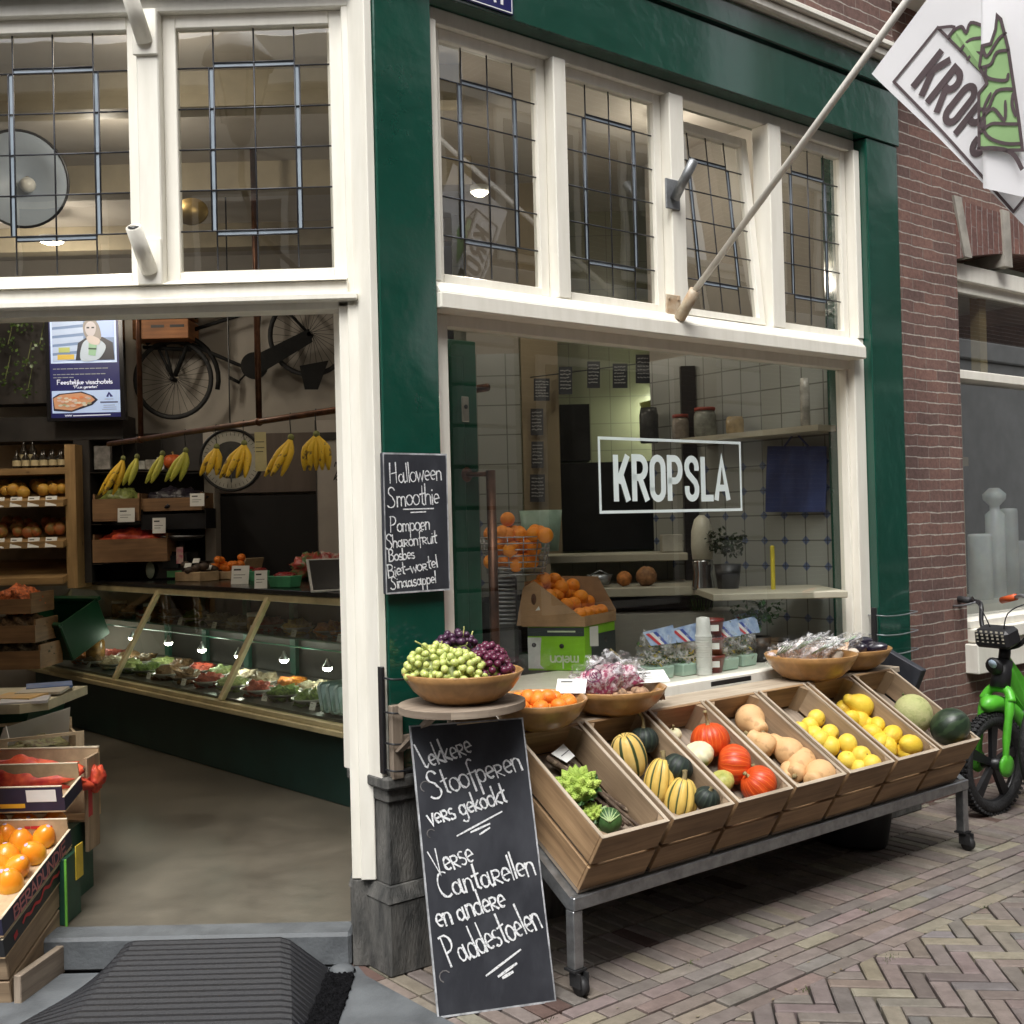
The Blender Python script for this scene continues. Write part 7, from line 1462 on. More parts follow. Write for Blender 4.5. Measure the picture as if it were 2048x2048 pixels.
def crate_box(lab, x0, x1, y0, y1, Y, dep, m, group, fill, fm):
    bb = WB(x0, x1, y0, y1, Y, dep); t = thing('produce_box', lab, 'box', ((bb[0]+bb[1])/2, Y, bb[4]), group); th = .014
    MB().bx(bb[0], bb[1], Y, Y+th, bb[4], bb[5]).build('front_panel', m, t); MB().bx(bb[0], bb[0]+th, Y+th, Y+dep, bb[4], bb[5]+.04).build('side_panel', m, t); MB().bx(bb[1]-th, bb[1], Y+th, Y+dep, bb[4], bb[5]+.04).build('side_panel', m, t); MB().bx(bb[0]+th, bb[1]-th, Y+th, Y+dep, bb[4], bb[4]+.01).build('base', m, t)
    if fm: crumple(MB(), Vector(((bb[0]+bb[1])/2, Y+dep/2, bb[5]-.02)), ((bb[1]-bb[0])*.46, dep*.44, .10), .3, 3.5, int(x0), None, 30, 14).build(fill, fm, t)
    return t
bxw = wood('box_wood', (.30, .17, .08), (.18, .10, .05)); dgrape = mat('dim_green_grapes', (.17, .20, .05), .4, .3, 30, bump=.8, bsc=40); bgrape = mat('dim_blue_grapes', (.018, .014, .022), .4, .3, 30, bump=.8, bsc=40)
crate_box('wooden box of green grapes on the dark shelf', 175, 262, 940, 984, 8.75, .35, bxw, None, 'grapes', dgrape); crate_box('wooden box of black grapes beside the green ones', 264, 380, 938, 965, 8.8, .35, bxw, None, 'grapes', bgrape); crate_box('wooden box with a red net under the grapes', 175, 315, 1015, 1062, 8.75, .35, bxw, None, 'red_net', net); crate_box('black plastic box under the black grapes', 266, 388, 968, 1000, 8.78, .3, blackm, None, 'contents', None)
for lab, px, py, w2, h2 in (('white price card on the green grapes box', 238, 985, .13, .11), ('small white price card on the black plastic box', 300, 1006, .10, .12), ('folded white card at the right end of the black grapes', 372, 955, .11, .10)): cardc(lab, WP(px, py, 8.72), w2, h2, R(-6), R(4))
for i, (px, w2, h2, c, lab) in enumerate(((193, .13, .19, (.3, .28, .26), 'picture book standing at the left end of the dark shelf'), (263, .09, .07, (.42, .42, .38), 'small white box, first of the row on the dark shelf'), (285, .09, .08, (.40, .38, .33), 'small white box, second of the row on the dark shelf'), (303, .06, .1, (.5, .5, .46), 'upright white box beside the orange pumpkin'))): b2_ = WP(px, 886, 9.0); tag(MB().bx(b2_.x-w2/2, b2_.x+w2/2, 9.0, 9.05, b2_.z+.001, b2_.z+h2, .003).build('book' if i == 0 else 'small_box', mat('shelf_box_%s' % 'abcd'[i], c, .5, .3, 18, col2=tuple(q*.4 for q in c))), lab, 'book' if i == 0 else 'box')
pumpkin('pumpkin', 'orange pumpkin on the dark shelf behind the bananas', 'pumpkin', WP(327, 876, 9.05)+Vector((0, 0, .02)), (0, 0, 1), .085, .75, veg('dim_pumpkin', (.5, .10, .02), (.4, .07, .012)), 10, .08, stem_m, .03)
# lit shelf unit at the far left
lw = wood('lit_shelf_wood', (.42, .27, .12), (.28, .17, .07)); ls = thing('shelf_unit', 'pale wooden shelf unit with rows of fruit and price cards at the left', 'shelf unit', WP(60, 1100, 9.0)); MB().bx(*WB(-80, 128, 838, 1110, 9.35, .04)).build('back', mat('shelf_back', (.30, .22, .14), .7), ls); MB().bx(*WB(127, 141, 838, 1110, 8.8, .5)).build('upright', lw, ls)
for r_, (y_, tilt) in enumerate(((883, 0), (945, 1), (1022, 1), (1090, 1))):
    z = WP(60, y_, 8.8).z; xa, xb = WP(-80, y_, 8.8).x, WP(127, y_, 8.8).x; mb = MB()
    if not tilt: mb.bx(xa, xb, 8.8, 9.34, z-.05, z)
    else: mb.hexa([Vector(p) for p in ((xa, 8.72, z-.05), (xb, 8.72, z-.05), (xb, 9.34, z+.10), (xa, 9.34, z+.10), (xa, 8.72, z), (xb, 8.72, z), (xb, 9.34, z+.13), (xa, 9.34, z+.13))])
    mb.build('shelf', lw, ls)
    if tilt and r_ < 3:
        f0 = None; nm = ('pear', 'apple')[r_-1]
        for i in range(26):
            c = ((.55, .34, .06), (.50, .12, .05))[r_-1]; x = xa+(xb-xa)*((i % 9)+.5)/9+rng.uniform(-.04, .04); P = Vector((x, 8.85+.16*(i//9), z+.07+.036*(i//9)+rng.uniform(0, .03)))
            if f0 is None:
                mb = MB(); mb.ball((0, 0, 0), .05, None, 14, 10, lambda p, th, v: Vector((p.x*(1-.25*max(0, p.z)*(r_ == 1)), p.y*(1-.25*max(0, p.z)*(r_ == 1)), p.z))); f0 = mb.build(nm, veg('lit_'+nm, c, ((.50, .24, .04), (.22, .20, .05))[r_-1], .4, 9), base=(0, 0, 0)); tag(f0, ('yellow pear on the upper sloping shelf at the left', 'red and green apple on the lower sloping shelf at the left')[r_-1], nm, nm+'s on the lit shelf'); MB().tube([(0, 0, .048), (.004, 0, .066)], [.004, .003], 5).build('stem', stem_m, f0); o = f0
            else: o = copy_tree(f0)
            o.location = P; o.rotation_euler = (rng.uniform(-1.4, 1.4), rng.uniform(-1.4, 1.4), rng.uniform(0, 6)); o.scale = (rng.uniform(.75, 1.08),)*3
        for i in range(6): cardc('white price card on the edge of the %s sloping shelf' % ('upper', 'lower')[r_-1], Vector((xa+(xb-xa)*(i+.6)/6.3, 8.71, z-.045)), .085, .085, R(-25), R(8), 'price cards on the %s shelf' % ('upper', 'lower')[r_-1])
zt = WP(60, 883, 8.8).z; glb = mat('dark_bottle', (.015, .010, .006), .12, coat=.5)
for i in range(12):
    x = WP(30+8.5*i, 883, 8.9).x; h_ = .26 if i in (1, 3) else .15; t = thing('bottle', 'dark %s bottle on the top board of the lit shelf' % ('tall' if h_ > .2 else 'short'), 'bottle', (x, 8.95, zt), 'bottles on the lit shelf'); T = Matrix.Translation((x, 8.92+.05*(i % 2), zt+.001)); MB().lathe([(.03, 0), (.032, .01), (.032, h_*.55), (.012, h_*.75), (.012, h_), (.004, h_)], 14, T).build('glass', glb, t); MB().lathe([(.0325, h_*.15), (.0325, h_*.45)], 14, T, cap=False).build('label', mat('bottle_label', (.5, .42, .25), .6), t)
gb = WB(62, 140, 1085, 1215, 8.4, .3); t = thing('plastic_crate', 'dark green plastic crate leaning beside the counter end', 'crate', (gb[0], 8.1, gb[4])); T = Matrix.Translation((-3.42, 8.55, .80)) @ Matrix.Rotation(R(-25), 4, 'Z') @ Matrix.Rotation(R(24), 4, 'X'); pg = mat('green_plastic', (.008, .05, .022), .3, .1, 6)
for a in ((0, -.2, .1, .5, .012, .3), (0, .2, .1, .5, .012, .3), (-.25, 0, .1, .012, .4, .3), (.25, 0, .1, .012, .4, .3), (0, 0, -.05, .5, .4, .012)): MB().box(a[:3], a[3:], T=T, bev=.003).build('wall', pg, t)
MB().box((0, -.205, .245), (.54, .04, .03), T=T, bev=.004).build('rim', pg, t); MB().box((0, .205, .245), (.54, .04, .03), T=T, bev=.004).build('rim', pg, t)
for i, (x0_, x1_, y0_, y1_, lab, f_, c) in enumerate(((-30, 58, 1130, 1160, 'box of carrots low on the left', 'carrots', (.5, .12, .03)), (-30, 66, 1180, 1215, 'lower wooden box at the left beside the counter', 'contents', (.2, .12, .06)), (-30, 75, 1228, 1265, 'lowest wooden box at the left beside the counter', 'contents', (.12, .09, .05)))): crate_box(lab, x0_, x1_, y0_, y1_, 7.9, .4, bxw, 'low boxes at the left', f_, mat('box_fill_%s' % 'abc'[i], c, .6, .4, 40, bump=.8, bsc=40))
lf = mat('ivy_leaf', (.07, .12, .02), .4, .4, 20, col2=(.02, .045, .012)); pl = thing('trailing_plant', 'trailing green plant on the black cabinet at the top left of the doorway', 'plant', WP(40, 640, 8.9)); mb = MB(); st_ = MB()
for px, py, n_, sd in ((40, 612, 40, 22), (15, 650, 22, 20), (50, 690, 20, 20), (10, 715, 20, 22), (52, 738, 18, 14), (75, 650, 10, 14), (-30, 640, 30, 25)):
    c = WP(px, py, 8.9); st_.tube([c+Vector((0, .1, .2)), c], .004, 5)
    for q in range(n_):
        p = c+Vector((rng.gauss(0, sd*.0022), rng.uniform(-.15, .05), rng.gauss(0, sd*.0018))); a = rng.uniform(0, 6.3); l = rng.uniform(.02, .042); d = Vector((math.cos(a), rng.uniform(-.5, .5), math.sin(a)*.8-.3)).normalized(); s2 = d.cross(Vector((rng.uniform(-1, 1), 1, rng.uniform(-1, 1)))).normalized()
        mb.poly([p, p+d*l*.5+s2*l*.38, p+d*l, p+d*l*.5-s2*l*.38])
mb.build('leaves', lf, pl); st_.build('stems', stem_g, pl)
# lamps under the ceiling
P = WP(38, 338, 6.4); pn = thing('pendant_lamp', 'large grey blue lampshade with a black rim behind the left transom window', 'lamp', P); r0 = 88*1.06*6.4/2250; qd = quat(Vector((.1, -1, -.28))); T = Matrix.Translation(P) @ qd.to_4x4()
MB().lathe([(.03, -.16), (r0*.5, -.11), (r0*.92, -.02), (r0, .0), (r0-.006, .002), (r0*.5, -.09), (.02, -.13)], 40, T, cap=False).build('shade', mat('blue_grey_shade', (.36, .42, .50), .35, .05, 3), pn); MB(T).tube([(math.cos(a)*r0, math.sin(a)*r0, 0) for a in np.linspace(0, 2*math.pi, 49)[:-1]], .008, 8, close=True).build('rim', blackm, pn); MB(T).ball((.02, -.03, -.06), .045, None, 16, 10).build('bulb', mat('unlit_bulb', (.55, .55, .52), .3), pn); MB().tube([P+Vector((0, .1, .1)), P+Vector((0, .1, 3.9-P.z))], .006, 6).build('cord', blackm, pn)
glow = mat('ceiling_lamp_glow', (1, .9, .7), .4, emis=(1, .86, .62), es=22)
def ceil_lamp(lab, P, size, W_, col=(1, .9, .76)):
    t = thing('ceiling_lamp', lab, 'lamp', P); MB().lathe([(size, .03), (size*1.05, .0), (size*.9, -.004)], 18, Matrix.Translation(P)).build('housing', whitec, t); MB().lathe([(size*.88, -.006), (size*.5, -.02), (.01, -.024)], 16, Matrix.Translation(P)).build('diffuser', glow, t)
    l = bpy.data.lights.new('lamp_light', 'POINT'); l.shadow_soft_size = size; l.energy = W_*1.1; l.color = col; o = bpy.data.objects.new('lamp_light', l); COL.objects.link(o); o.parent = t; o.location = (0, 0, -.16)
ceil_lamp('warm round ceiling lamp seen through the left transom window', WP(190, 205, 5.95), .07, 8); ceil_lamp('warm ceiling lamp low in the left transom window', WP(97, 455, 8.0), .09, 7); ceil_lamp('ceiling lamp over the far shelves, hidden above the door head', Vector((-3.6, 7.6, 3.6)), .08, 11); ceil_lamp('added ceiling lamp kept out of view inside the entrance', Vector((-1.6, 4.9, 3.85)), .08, 6)  # the lamp inside the entrance is added, unseen, to light the shop
p = WP(362, 400, 6.0); tag(MB().lathe([(.001, 0), (.09, .0), (.09, .015), (.001, .02)], 24, Matrix.Translation(p) @ Matrix.Rotation(R(90), 4, 'X') @ Matrix.Diagonal((1, .8, 1, 1))).build('brass_plate', mat('dull_brass', (.28, .19, .06), .4, metal=.7)), 'round dull brass plate behind the right transom window', 'plate')
# ------------------------------------------------------------------ inside, seen through the shop window
dl = thing('glazed_door', 'dark green glazed door leaf with a copper pull bar behind the shop window', 'door', (-.30, 4.77, .12))
FD = frame(Vector((-.47, 4.63, .125)), Vector((.774, .633, 0)), Vector((-.633, .774, 0))); LW = .427
mb = MB(FD); mb.bx(LW-.155, LW, 0, .045, 0, 2.27, .004); mb.bx(0, .09, 0, .045, 0, 2.27, .004); mb.bx(.09, LW-.155, 0, .045, 2.12, 2.27, .004); mb.bx(.09, LW-.155, 0, .045, 0, .62, .004); mb.bx(LW-.15, LW-.075, -.006, 0, .3, 2.2, .004); dlf = mb.build('frame', greeni, dl)
g = MB(FD); g.poly([(.088, .022, .61), (LW-.15, .022, .61), (LW-.15, .022, 2.13), (.088, .022, 2.13)]); g.build('pane', glass('door_glass', (.9, .92, .9)), dl)
zk = WP(880, 772, 4.85).z-.125; mb = MB(FD); mb.bx(LW-.092, LW-.052, -.012, -.004, zk-.055, zk+.055, .004); pl_ = mb.build('lock_plate', mat('dull_nickel', (.42, .40, .34), .35, metal=.6), dl); MB(FD).tube([(LW-.072, -.0125, zk+.01), (LW-.072, -.0135, zk+.01)], .01, 10).build('keyhole', blackm, pl_)
z0_, z1_ = .25, WP(905, 888, 4.85).z-.125; mb = MB(FD); mb.tube([(LW+.006, -.075, z0_), (LW+.006, -.075, z1_)], .021, 14)
for z in (z0_+.03, z1_-.015): mb.tube([(LW-.07, 0, z), (LW+.006, -.075, z)], .011, 8)
mb.build('pull_bar', copper, dl); MB(FD).lathe([(.034, 0), (.03, .008)], 14, Matrix.Translation((LW-.07, -.0, z1_-.015)) @ Matrix.Rotation(R(90), 4, 'X')).build('bar_rose', copper, dl)
struct(MB(FR).bx(.62, 3.118, -.95, -.175, .80, .842).build('window_ledge', white)); struct(MB(FR).bx(.64, 3.11, -.93, -.9, .12, .80).build('ledge_front', white))
LZ = .8435
def LP(px, py): return GP(px, py, LZ)
# green melon carton with a cut tray box of oranges on top
cgr, cdk, cwh = mat('carton_green', (.22, .52, .012), .45, .06, 8), mat('carton_dark', (.025, .04, .042), .5, .1, 8), mat('carton_white', (.62, .64, .62), .5)
K = LP(1105, 1266); ax, bx2 = Vector((-.96, .27, 0)).normalized(), Vector((.5, .86, 0)).normalized(); FK = frame(K, ax, bx2); cw2, cd2, ch2 = .30, .36, .222
ct = thing('carton', 'lime green and black melon carton standing on the window ledge', 'carton', K)
MB(FK).bx(0, cw2, 0, cd2, 0, ch2, .003).build('box', cgr, ct)
mb = MB(FK); y = -.0012; mb.poly([(0.002, y, .175), (cw2-.002, y, .175), (cw2-.002, y, ch2-.003), (.002, y, ch2-.003)]); mb.poly([(-.0012, .07, .0), (-.0012, cd2, .0), (-.0012, cd2, .175), (-.0012, .07, .175)]); mb.build('dark_panel', cdk, ct)
mb = MB(FK); q = [Vector((u, y-.0004, v)) for u, v in ((.298, .01), (.215, .01), (.235, .03), (.232, .10), (.225, .168), (.298, .168))]; mb.poly(q); mb.build('white_panel', cwh, ct)
mb = MB(FK); write(mb, 'melon', (.035, y-.0008, .075), (1, 0, 0), (0, 0, -1), .062, .008, (0, -1, 0), fit=.15); mb.ribbon([(.05, y-.0008, .199), (.19, y-.0008, .199)], (0, -1, 0), .008); mb.build('print', mat('carton_print', (.62, .72, .5), .5), ct)
mb = MB(FK)
for u, v in ((.12, .125), (.265, .13)): mb.lathe([(.012, 0), (.012, .0008)], 14, Matrix.Translation((u, y-.0008, v)) @ Matrix.Rotation(R(90), 4, 'X'))
for u, v in ((.10, .13), (.24, .135)): mb.lathe([(.014, 0), (.014, .0008)], 14, Matrix.Translation((-.002, u, v)) @ Matrix.Rotation(R(90), 4, 'Y'))
mb.build('holes', ink, ct); mb = MB(FK); mb.poly([(-.003, .05, .12), (-.003, .15, .11), (-.003, .15, .215), (-.003, .05, .218)]); mb.build('sticker', paper, ct)
t = thing('tray_box', 'brown cardboard box with a slanting cut side full of oranges on the green carton', 'box', FK @ Vector((.15, .18, ch2)))
F2 = FK @ Matrix.Translation((-.006, -.006, ch2+.002)) @ Matrix.Rotation(R(0), 4, 'Z'); w3, d3 = cw2+.03, cd2+.01; th = .006
kraft_d = mat('brown_card', (.36, .22, .115), .8, .1, 10)
MB(F2).bx(0, w3, 0, d3, 0, .005).build('base', kraft_d, t)
mb = MB(F2); mb.poly([(-.0, 0, .005), (w3+.03, 0, .005), (w3-.01, 0, .20), (w3*.80, 0, .235), (.02, 0, .05), (-.0, 0, .05)], thick=th, off=(0, 1, 0)); mb.build('front_side', kraft_d, t)
mb = MB(F2); mb.poly([(0, d3, .005), (w3, d3, .005), (w3, d3, .24), (.28*w3, d3, .235), (0, d3, .06)], thick=th, off=(0, -1, 0)); mb.build('back_side', kraft_d, t)
MB(F2).bx(0, th, th, d3-th, .005, .052).build('low_side', kraft_d, t); MB(F2).bx(w3-.02, w3-.014, th, d3-th, .005, .23).build('high_side', kraft_d, t)
mb = MB(F2); mb.lathe([(.022, 0), (.022, .001)], 16, Matrix.Translation((w3*.80, -.001, .14)) @ Matrix.Rotation(R(90), 4, 'X') @ Matrix.Diagonal((.6, 1.3, 1, 1))); mb.build('hand_hole', mat('shadow_brown', (.10, .04, .02), .8), t); mb = MB(F2); mb.poly([(w3*.70, -.0012, .085), (w3*.78, -.0012, .082), (w3*.72, -.0012, .105)]); mb.build('torn_label', paper, t)
og = None
def orange_at(P, s_=1.0, lab='orange in the cut cardboard box on the green carton', grp='oranges in the cut box'):
    global og
    if og is None:
        mb = MB(); mb.ball((0, 0, 0), .038, None, 22, 16, lambda p, th, v: Vector((p.x, p.y, p.z*(.97-.05*math.exp(-(p.x**2+p.y**2)/.02))))); og = mb.build('orange', orange_m, base=(0, 0, 0)); MB().tube([(0, 0, .033), (0, 0, .0358)], [.004, .002], 5).build('calyx', stem_g, og); o = og
    else: o = copy_tree(og)
    tag(o, lab, 'orange', grp); o.location = P; o.rotation_euler = (rng.uniform(-1, 1), rng.uniform(-1, 1), rng.uniform(0, 6)); o.scale = (s_,)*3
for u in range(4):
    for v in range(4): x = .05+.078*u; orange_at(F2 @ Vector((x, .05+.083*v+(.02 if u % 2 else 0), .048+max(0, x-.04)*.62+.0)), 1.04)
for x, y2, z in ((.26, .10, .235), (.27, .24, .225), (.19, .15, .19), (.12, .22, .135), (.20, .30, .19)): orange_at(F2 @ Vector((x, y2, z)), 1.05)
# juicer with a wire basket of oranges
jz = thing('juicer', 'steel juicing machine with a ribbed front and a wire basket', 'juicer', WP(960, 1180, 5.75)); a = WB(925, 975, 1085, 1185, 5.75, .3)
MB().bx(a[0], a[1], 5.78, 6.05, a[4]-.2, a[5], .02).build('body', mat('dark_steel', (.10, .105, .11), .35, metal=.6), jz); mb = MB()
for i in range(14): mb.tube([(a[0]+.01, 5.772, a[4]+.02+i*.022), (a[1]-.01, 5.772, a[4]+.02+i*.022)], .006, 6)
mb.build('ribs', steel, jz); mb = MB(); bk_ = WB(905, 1042, 1012, 1088, 5.62, .4); cx, cy, r_ = (bk_[0]+bk_[1])/2, 5.85, (bk_[1]-bk_[0])/2
for i in range(7): z = bk_[4]+(bk_[5]-bk_[4])*i/6; mb.tube([(cx+math.cos(q)*r_*(.8+.035*i), cy+math.sin(q)*r_*(.8+.035*i), z) for q in np.linspace(0, 2*math.pi, 33)[:-1]], .0035, 5, close=True)
for i in range(14): q = i*math.pi/7; mb.tube([(cx+math.cos(q)*r_*f, cy+math.sin(q)*r_*f, z) for f, z in ((.8, bk_[4]), (1.01, bk_[5]))], .003, 5)
mb.build('basket', steel, jz)
for i in range(34):
    L_ = i//11; q = i*.61*2; rr = r_*(.25+.62*((i*7) % 11)/11); orange_at(Vector((cx+math.cos(q)*rr, cy+math.sin(q)*rr, bk_[4]+.05+L_*.075+rng.uniform(0, .02))), 1.02, 'orange in the wire basket of the juicer', 'oranges in the wire basket')
orange_at(WP(1029, 1010, 5.7), 1.08, 'single orange beside the mint green tub', None)
MB().lathe([(.10, 0), (.125, .24), (.118, .24), (.095, .01)], 24, Matrix.Translation(WP(1022, 1040, 6.6))).build('tub', mat('mint_plastic', (.30, .44, .36), .4)); tag(bpy.data.objects['tub.001'] if 'tub.001' in bpy.data.objects else bpy.data.objects['tub'], 'mint green tub on the kitchen counter', 'tub')
# kitchen counters and shelves
kw = mat('kitchen_board', (.40, .37, .29), .5, .06, 3); kd = mat('kitchen_dark', (.016, .016, .018), .4, .2, 4); kg = mat('kitchen_grey', (.24, .23, .20), .5, .06, 3)
def slab(nm, lab, cat, x0, x1, y, Y, dep, th, m): P, Q = WP(x0, y, Y), WP(x1, y, Y); z = (P.z+Q.z)/2; return tag(MB().bx(P.x, Q.x, Y, Y+dep, z-th, z, .004).build(nm, m), lab, cat)
slab('kitchen_shelf', 'upper cream counter shelf behind the oranges', 'shelf', 1030, 1298, 1046, 6.7, .5, .045, kw); slab('kitchen_shelf', 'lower cream counter shelf with bread and a pan', 'shelf', 1120, 1342, 1108, 6.35, .8, .05, kw); slab('kitchen_counter', 'white worktop at the right behind the window plants', 'counter', 1345, 1600, 1118, 5.75, .6, .035, kw)
tag(MB().bx(*WB(1040, 1300, 1056, 1100, 7.15, .04)).build('splashback', kt), 'tiled splashback under the upper cream shelf', 'tiles'); tag(MB().bx(*WB(1120, 1345, 1128, 1152, 6.5, .4)).build('oven', kd), 'dark oven recess under the lower cream shelf', 'oven'); tag(MB().bx(*WB(1120, 1420, 1154, 1300, 6.3, .4)).build('kitchen_cabinet', kg), 'grey cabinet front under the dark recess', 'cabinet')
tag(MB().bx(*WB(1058, 1296, 868, 1040, 7.95, .3)).build('alcove', kd), 'black refrigerator stand-in box at the tiled kitchen wall', 'alcove'); tag(MB().bx(*WB(1058, 1112, 762, 870, 7.97, .3)).build('cupboard', kd), 'dark upper corner box of the refrigerator at the left', 'cupboard')  # added black boxes fill the dark kitchen alcove
a = WB(1296, 1311, 690, 1125, 6.95, .06); tag(MB().bx(*a).build('post', kd), 'dark narrow post at the end of the kitchen counter', 'post')
p0_, p1_ = WP(1238, 727, 8.2), WP(1326, 723, 8.2); t = thing('tube_lamp', 'lit white tube lamp on the tiled kitchen wall', 'lamp', p0_); MB().tube([p0_, p1_], .02, 10).build('tube', mat('tube_glow', (1, 1, .9), .4, emis=(.95, 1, .78), es=9), t); MB().bx(p0_.x, p1_.x, 8.22, 8.28, p0_.z-.0, p0_.z+.05).build('housing', white, t)
l = bpy.data.lights.new('tube_light', 'AREA'); l.shape = 'RECTANGLE'; l.size = .4; l.size_y = .05; l.energy = 9; l.color = (.95, 1, .8); o = bpy.data.objects.new('tube_light', l); COL.objects.link(o); o.parent = t; o.location = (.2, -.06, -.03)
ceil_lamp('added ceiling lamp hidden behind the mullion over the kitchen corner', WP(1252, 250, 6.34), .06, 4, (1, .92, .78)); ceil_lamp('white ceiling lamp seen through the first transom light of the window front', WP(905, 362, 6.0), .05, 4)  # kitchen corner lamp is added, out of sight, to brighten the room
for i, (px, py, w2, h2, Y) in enumerate(((1022, 735, 30, 42, 7.45), (1067, 718, 25, 52, 7.5), (1120, 707, 24, 50, 7.5), (1170, 709, 28, 46, 7.5), (1215, 696, 31, 54, 7.5), (1264, 697, 29, 50, 7.5), (1318, 697, 30, 40, 7.4), (1340, 748, 40, 50, 7.0), (1013, 796, 24, 50, 7.55), (1014, 858, 23, 50, 7.55), (1014, 921, 28, 52, 7.55))):
    c = [WP(px+u*w2/2, py+v*h2/2, Y) for u, v in ((-1, -1), (1, -1), (1, 1), (-1, 1))]
    t = tag(MB().poly(c, thick=.006, off=(0, 1, 0)).build('chalk_card', slate), ('small chalk card, %s of the row under the kitchen ceiling' % ('first', 'second', 'third', 'fourth', 'fifth', 'sixth', 'seventh')[i]) if i < 7 else ('chalk card standing on the jar shelf', 'top chalk card on the beige pier', 'middle chalk card on the beige pier', 'lowest chalk card on the beige pier')[i-7], 'chalk card', 'small chalk cards in the kitchen')
    l = MB()
    for k in range(6):
        v = -.72+k*.26; u = -.75
        while u < .6: e = rng.uniform(.12, .35); l.ribbon([WP(px+u*w2/2, py+v*h2/2, Y-.003), WP(px+min(.8, u+e)*w2/2, py+(v+rng.uniform(-.05, .05))*h2/2, Y-.003)], (0, -1, 0), .007); u += e+.14
    l.build('chalk_lines', mat('dim_chalk', (.34, .34, .34), .9), t)
mb = MB(); mb.tube([WP(1000, 712, 7.52), WP(1350, 668, 7.52)], .004, 5); tag(mb.build('card_wire', hookm), 'thin wire carrying the row of chalk cards', 'wire')
mb = MB(); mb.poly([WP(1206, 760, 7.6), WP(1241, 752, 7.6), WP(1240, 845, 7.6)], thick=.004, off=(0, 1, 0)); tag(mb.build('pennant', mat('yellow_green_cloth', (.34, .36, .09), .8)), 'yellow green triangular pennant in the kitchen', 'pennant')
# party wall: shelf with jars, apron
js = SP(1298, 826, 2.95); je = SP(1588, 809, 2.95); jz_ = (js.z+je.z)/2; tag(MB(FR).bx(2.88, 3.115, js.y, -.25, jz_-.02, jz_+.012).build('wall_shelf', kw), 'long white shelf with jars on the tiled wall', 'shelf')
for i, (n_, r_, h_, c, lab) in enumerate(((-1.62, .08, .28, (.06, .06, .06), 'dark steel pot at the left end of the jar shelf'), (-1.35, .07, .17, (.30, .26, .22), 'glass jar with a red lid on the wall shelf'), (-1.15, .09, .20, (.26, .27, .24), 'wide glass jar with a red lid on the wall shelf'), (-.92, .07, .13, (.42, .30, .14), 'tan jar on the wall shelf'), (-.42, .035, .34, (.38, .36, .32), 'tall pale bottle at the right end of the wall shelf'))):
    r_ *= .75; h_ *= .8; T = Matrix.Translation((3.0, n_, jz_+.013)); t = thing('jar', lab, 'jar', FR @ Vector((3.0, n_, jz_+.013)), 'jars on the wall shelf'); MB(FR).lathe([(r_*.9, 0), (r_, .02), (r_, h_*.8), (r_*.85, h_)], 18, T).build('body', mat('jar_tone_%s' % 'abcde'[i], c, .2, .2, 14), t)
    if i in (1, 2): MB(FR).lathe([(r_*.95, h_+.001), (r_*.95, h_+.018), (r_*.9, h_+.02)], 18, T).build('lid', mat('dull_red_lid', (.35, .06, .04), .4), t)
ap = thing('apron', 'dark blue apron hanging on the diamond tiled wall', 'apron', SP(1505, 968, 3.08) and FR @ SP(1505, 968, 3.08)); mb = MB(FR); g = []
for i in range(9):
    row = []
    for j in range(13):
        a, c = SP(1452+13.5*j*(.62+.045*i) if False else 1450+9*j, 842+15.5*i, 3.075), 0; row.append(mb.bm.verts.new(a+Vector((-.018*math.sin(j*1.4+.2*i)-.01, 0, 0))))
    g.append(row)
mb._fin([v for r_ in g for v in r_], [mb.bm.faces.new((g[i][j], g[i+1][j], g[i+1][j+1], g[i][j+1])) for i in range(8) for j in range(12)], None, True); mb.build('cloth', mat('navy_cloth', (.035, .055, .17), .85, .15, 6), ap); MB(FR).tube([SP(1480, 842, 3.07), SP(1500, 815, 3.09), SP(1525, 842, 3.07)], .006, 6).build('strap', mat('navy_cloth', (0, 0, 0)), ap)
# blender, plant, goods on the lower shelf
P = WP(1327, 1112, 6.3); t = thing('blender', 'kitchen blender with a white cap and chrome base', 'blender', P); k = 1.06*6.3/2250; T = Matrix.Translation(P)
MB().lathe([(22*k, 0), (22*k, 4*k), (18*k, 30*k), (20*k, 52*k), (19*k, 56*k)], 22, T).build('base', mat('chrome', (.5, .5, .5), .12, .1, 4, metal=.95), t); MB().lathe([(19*k, 57*k), (21*k, 80*k), (20*k, 110*k), (14*k, 132*k), (5*k, 140*k)], 22, T).build('cap', mat('milky_white', (.55, .52, .42), .35), t)
def tuft(name, lab, cat, P, r, h, n_, m, pot=None, wide=.5, grp=None, leafy=True):
    t = thing(name, lab, cat, P, grp); mb = MB(); z0_ = 0
    if pot: z0_ = pot[1]; MB().lathe([(pot[0]*.75, 0), (pot[0], z0_), (pot[0]*.9, z0_), (.01, z0_*.85)], 18, Matrix.Translation(P)).build('pot', pot[2], t)
    for q in range(n_):
        a = rng.uniform(0, 6.3); f = math.sqrt(rng.random()); b_ = P+Vector((math.cos(a)*r*.5*f, math.sin(a)*r*.5*f, z0_)); tip_ = P+Vector((math.cos(a)*r*f*(1+wide), math.sin(a)*r*f*(1+wide), z0_+h*rng.uniform(.55, 1)))
        if leafy:
            c = b_.lerp(tip_, rng.uniform(.4, 1)); d = Vector((rng.gauss(0, 1), rng.gauss(0, 1), rng.gauss(0, 1))).normalized(); s2 = d.cross(Vector((.3, .2, 1))).normalized(); l = rng.uniform(.02, .04)*(1 if h > .12 else .7); mb.poly([c, c+d*l*.5+s2*l*.35, c+d*l, c+d*l*.5-s2*l*.35])
        else: s2 = Vector((math.sin(a), -math.cos(a), 0))*.0018; mb.poly([b_-s2, b_+s2, tip_])
    mb.build('leaves', m, t); return t
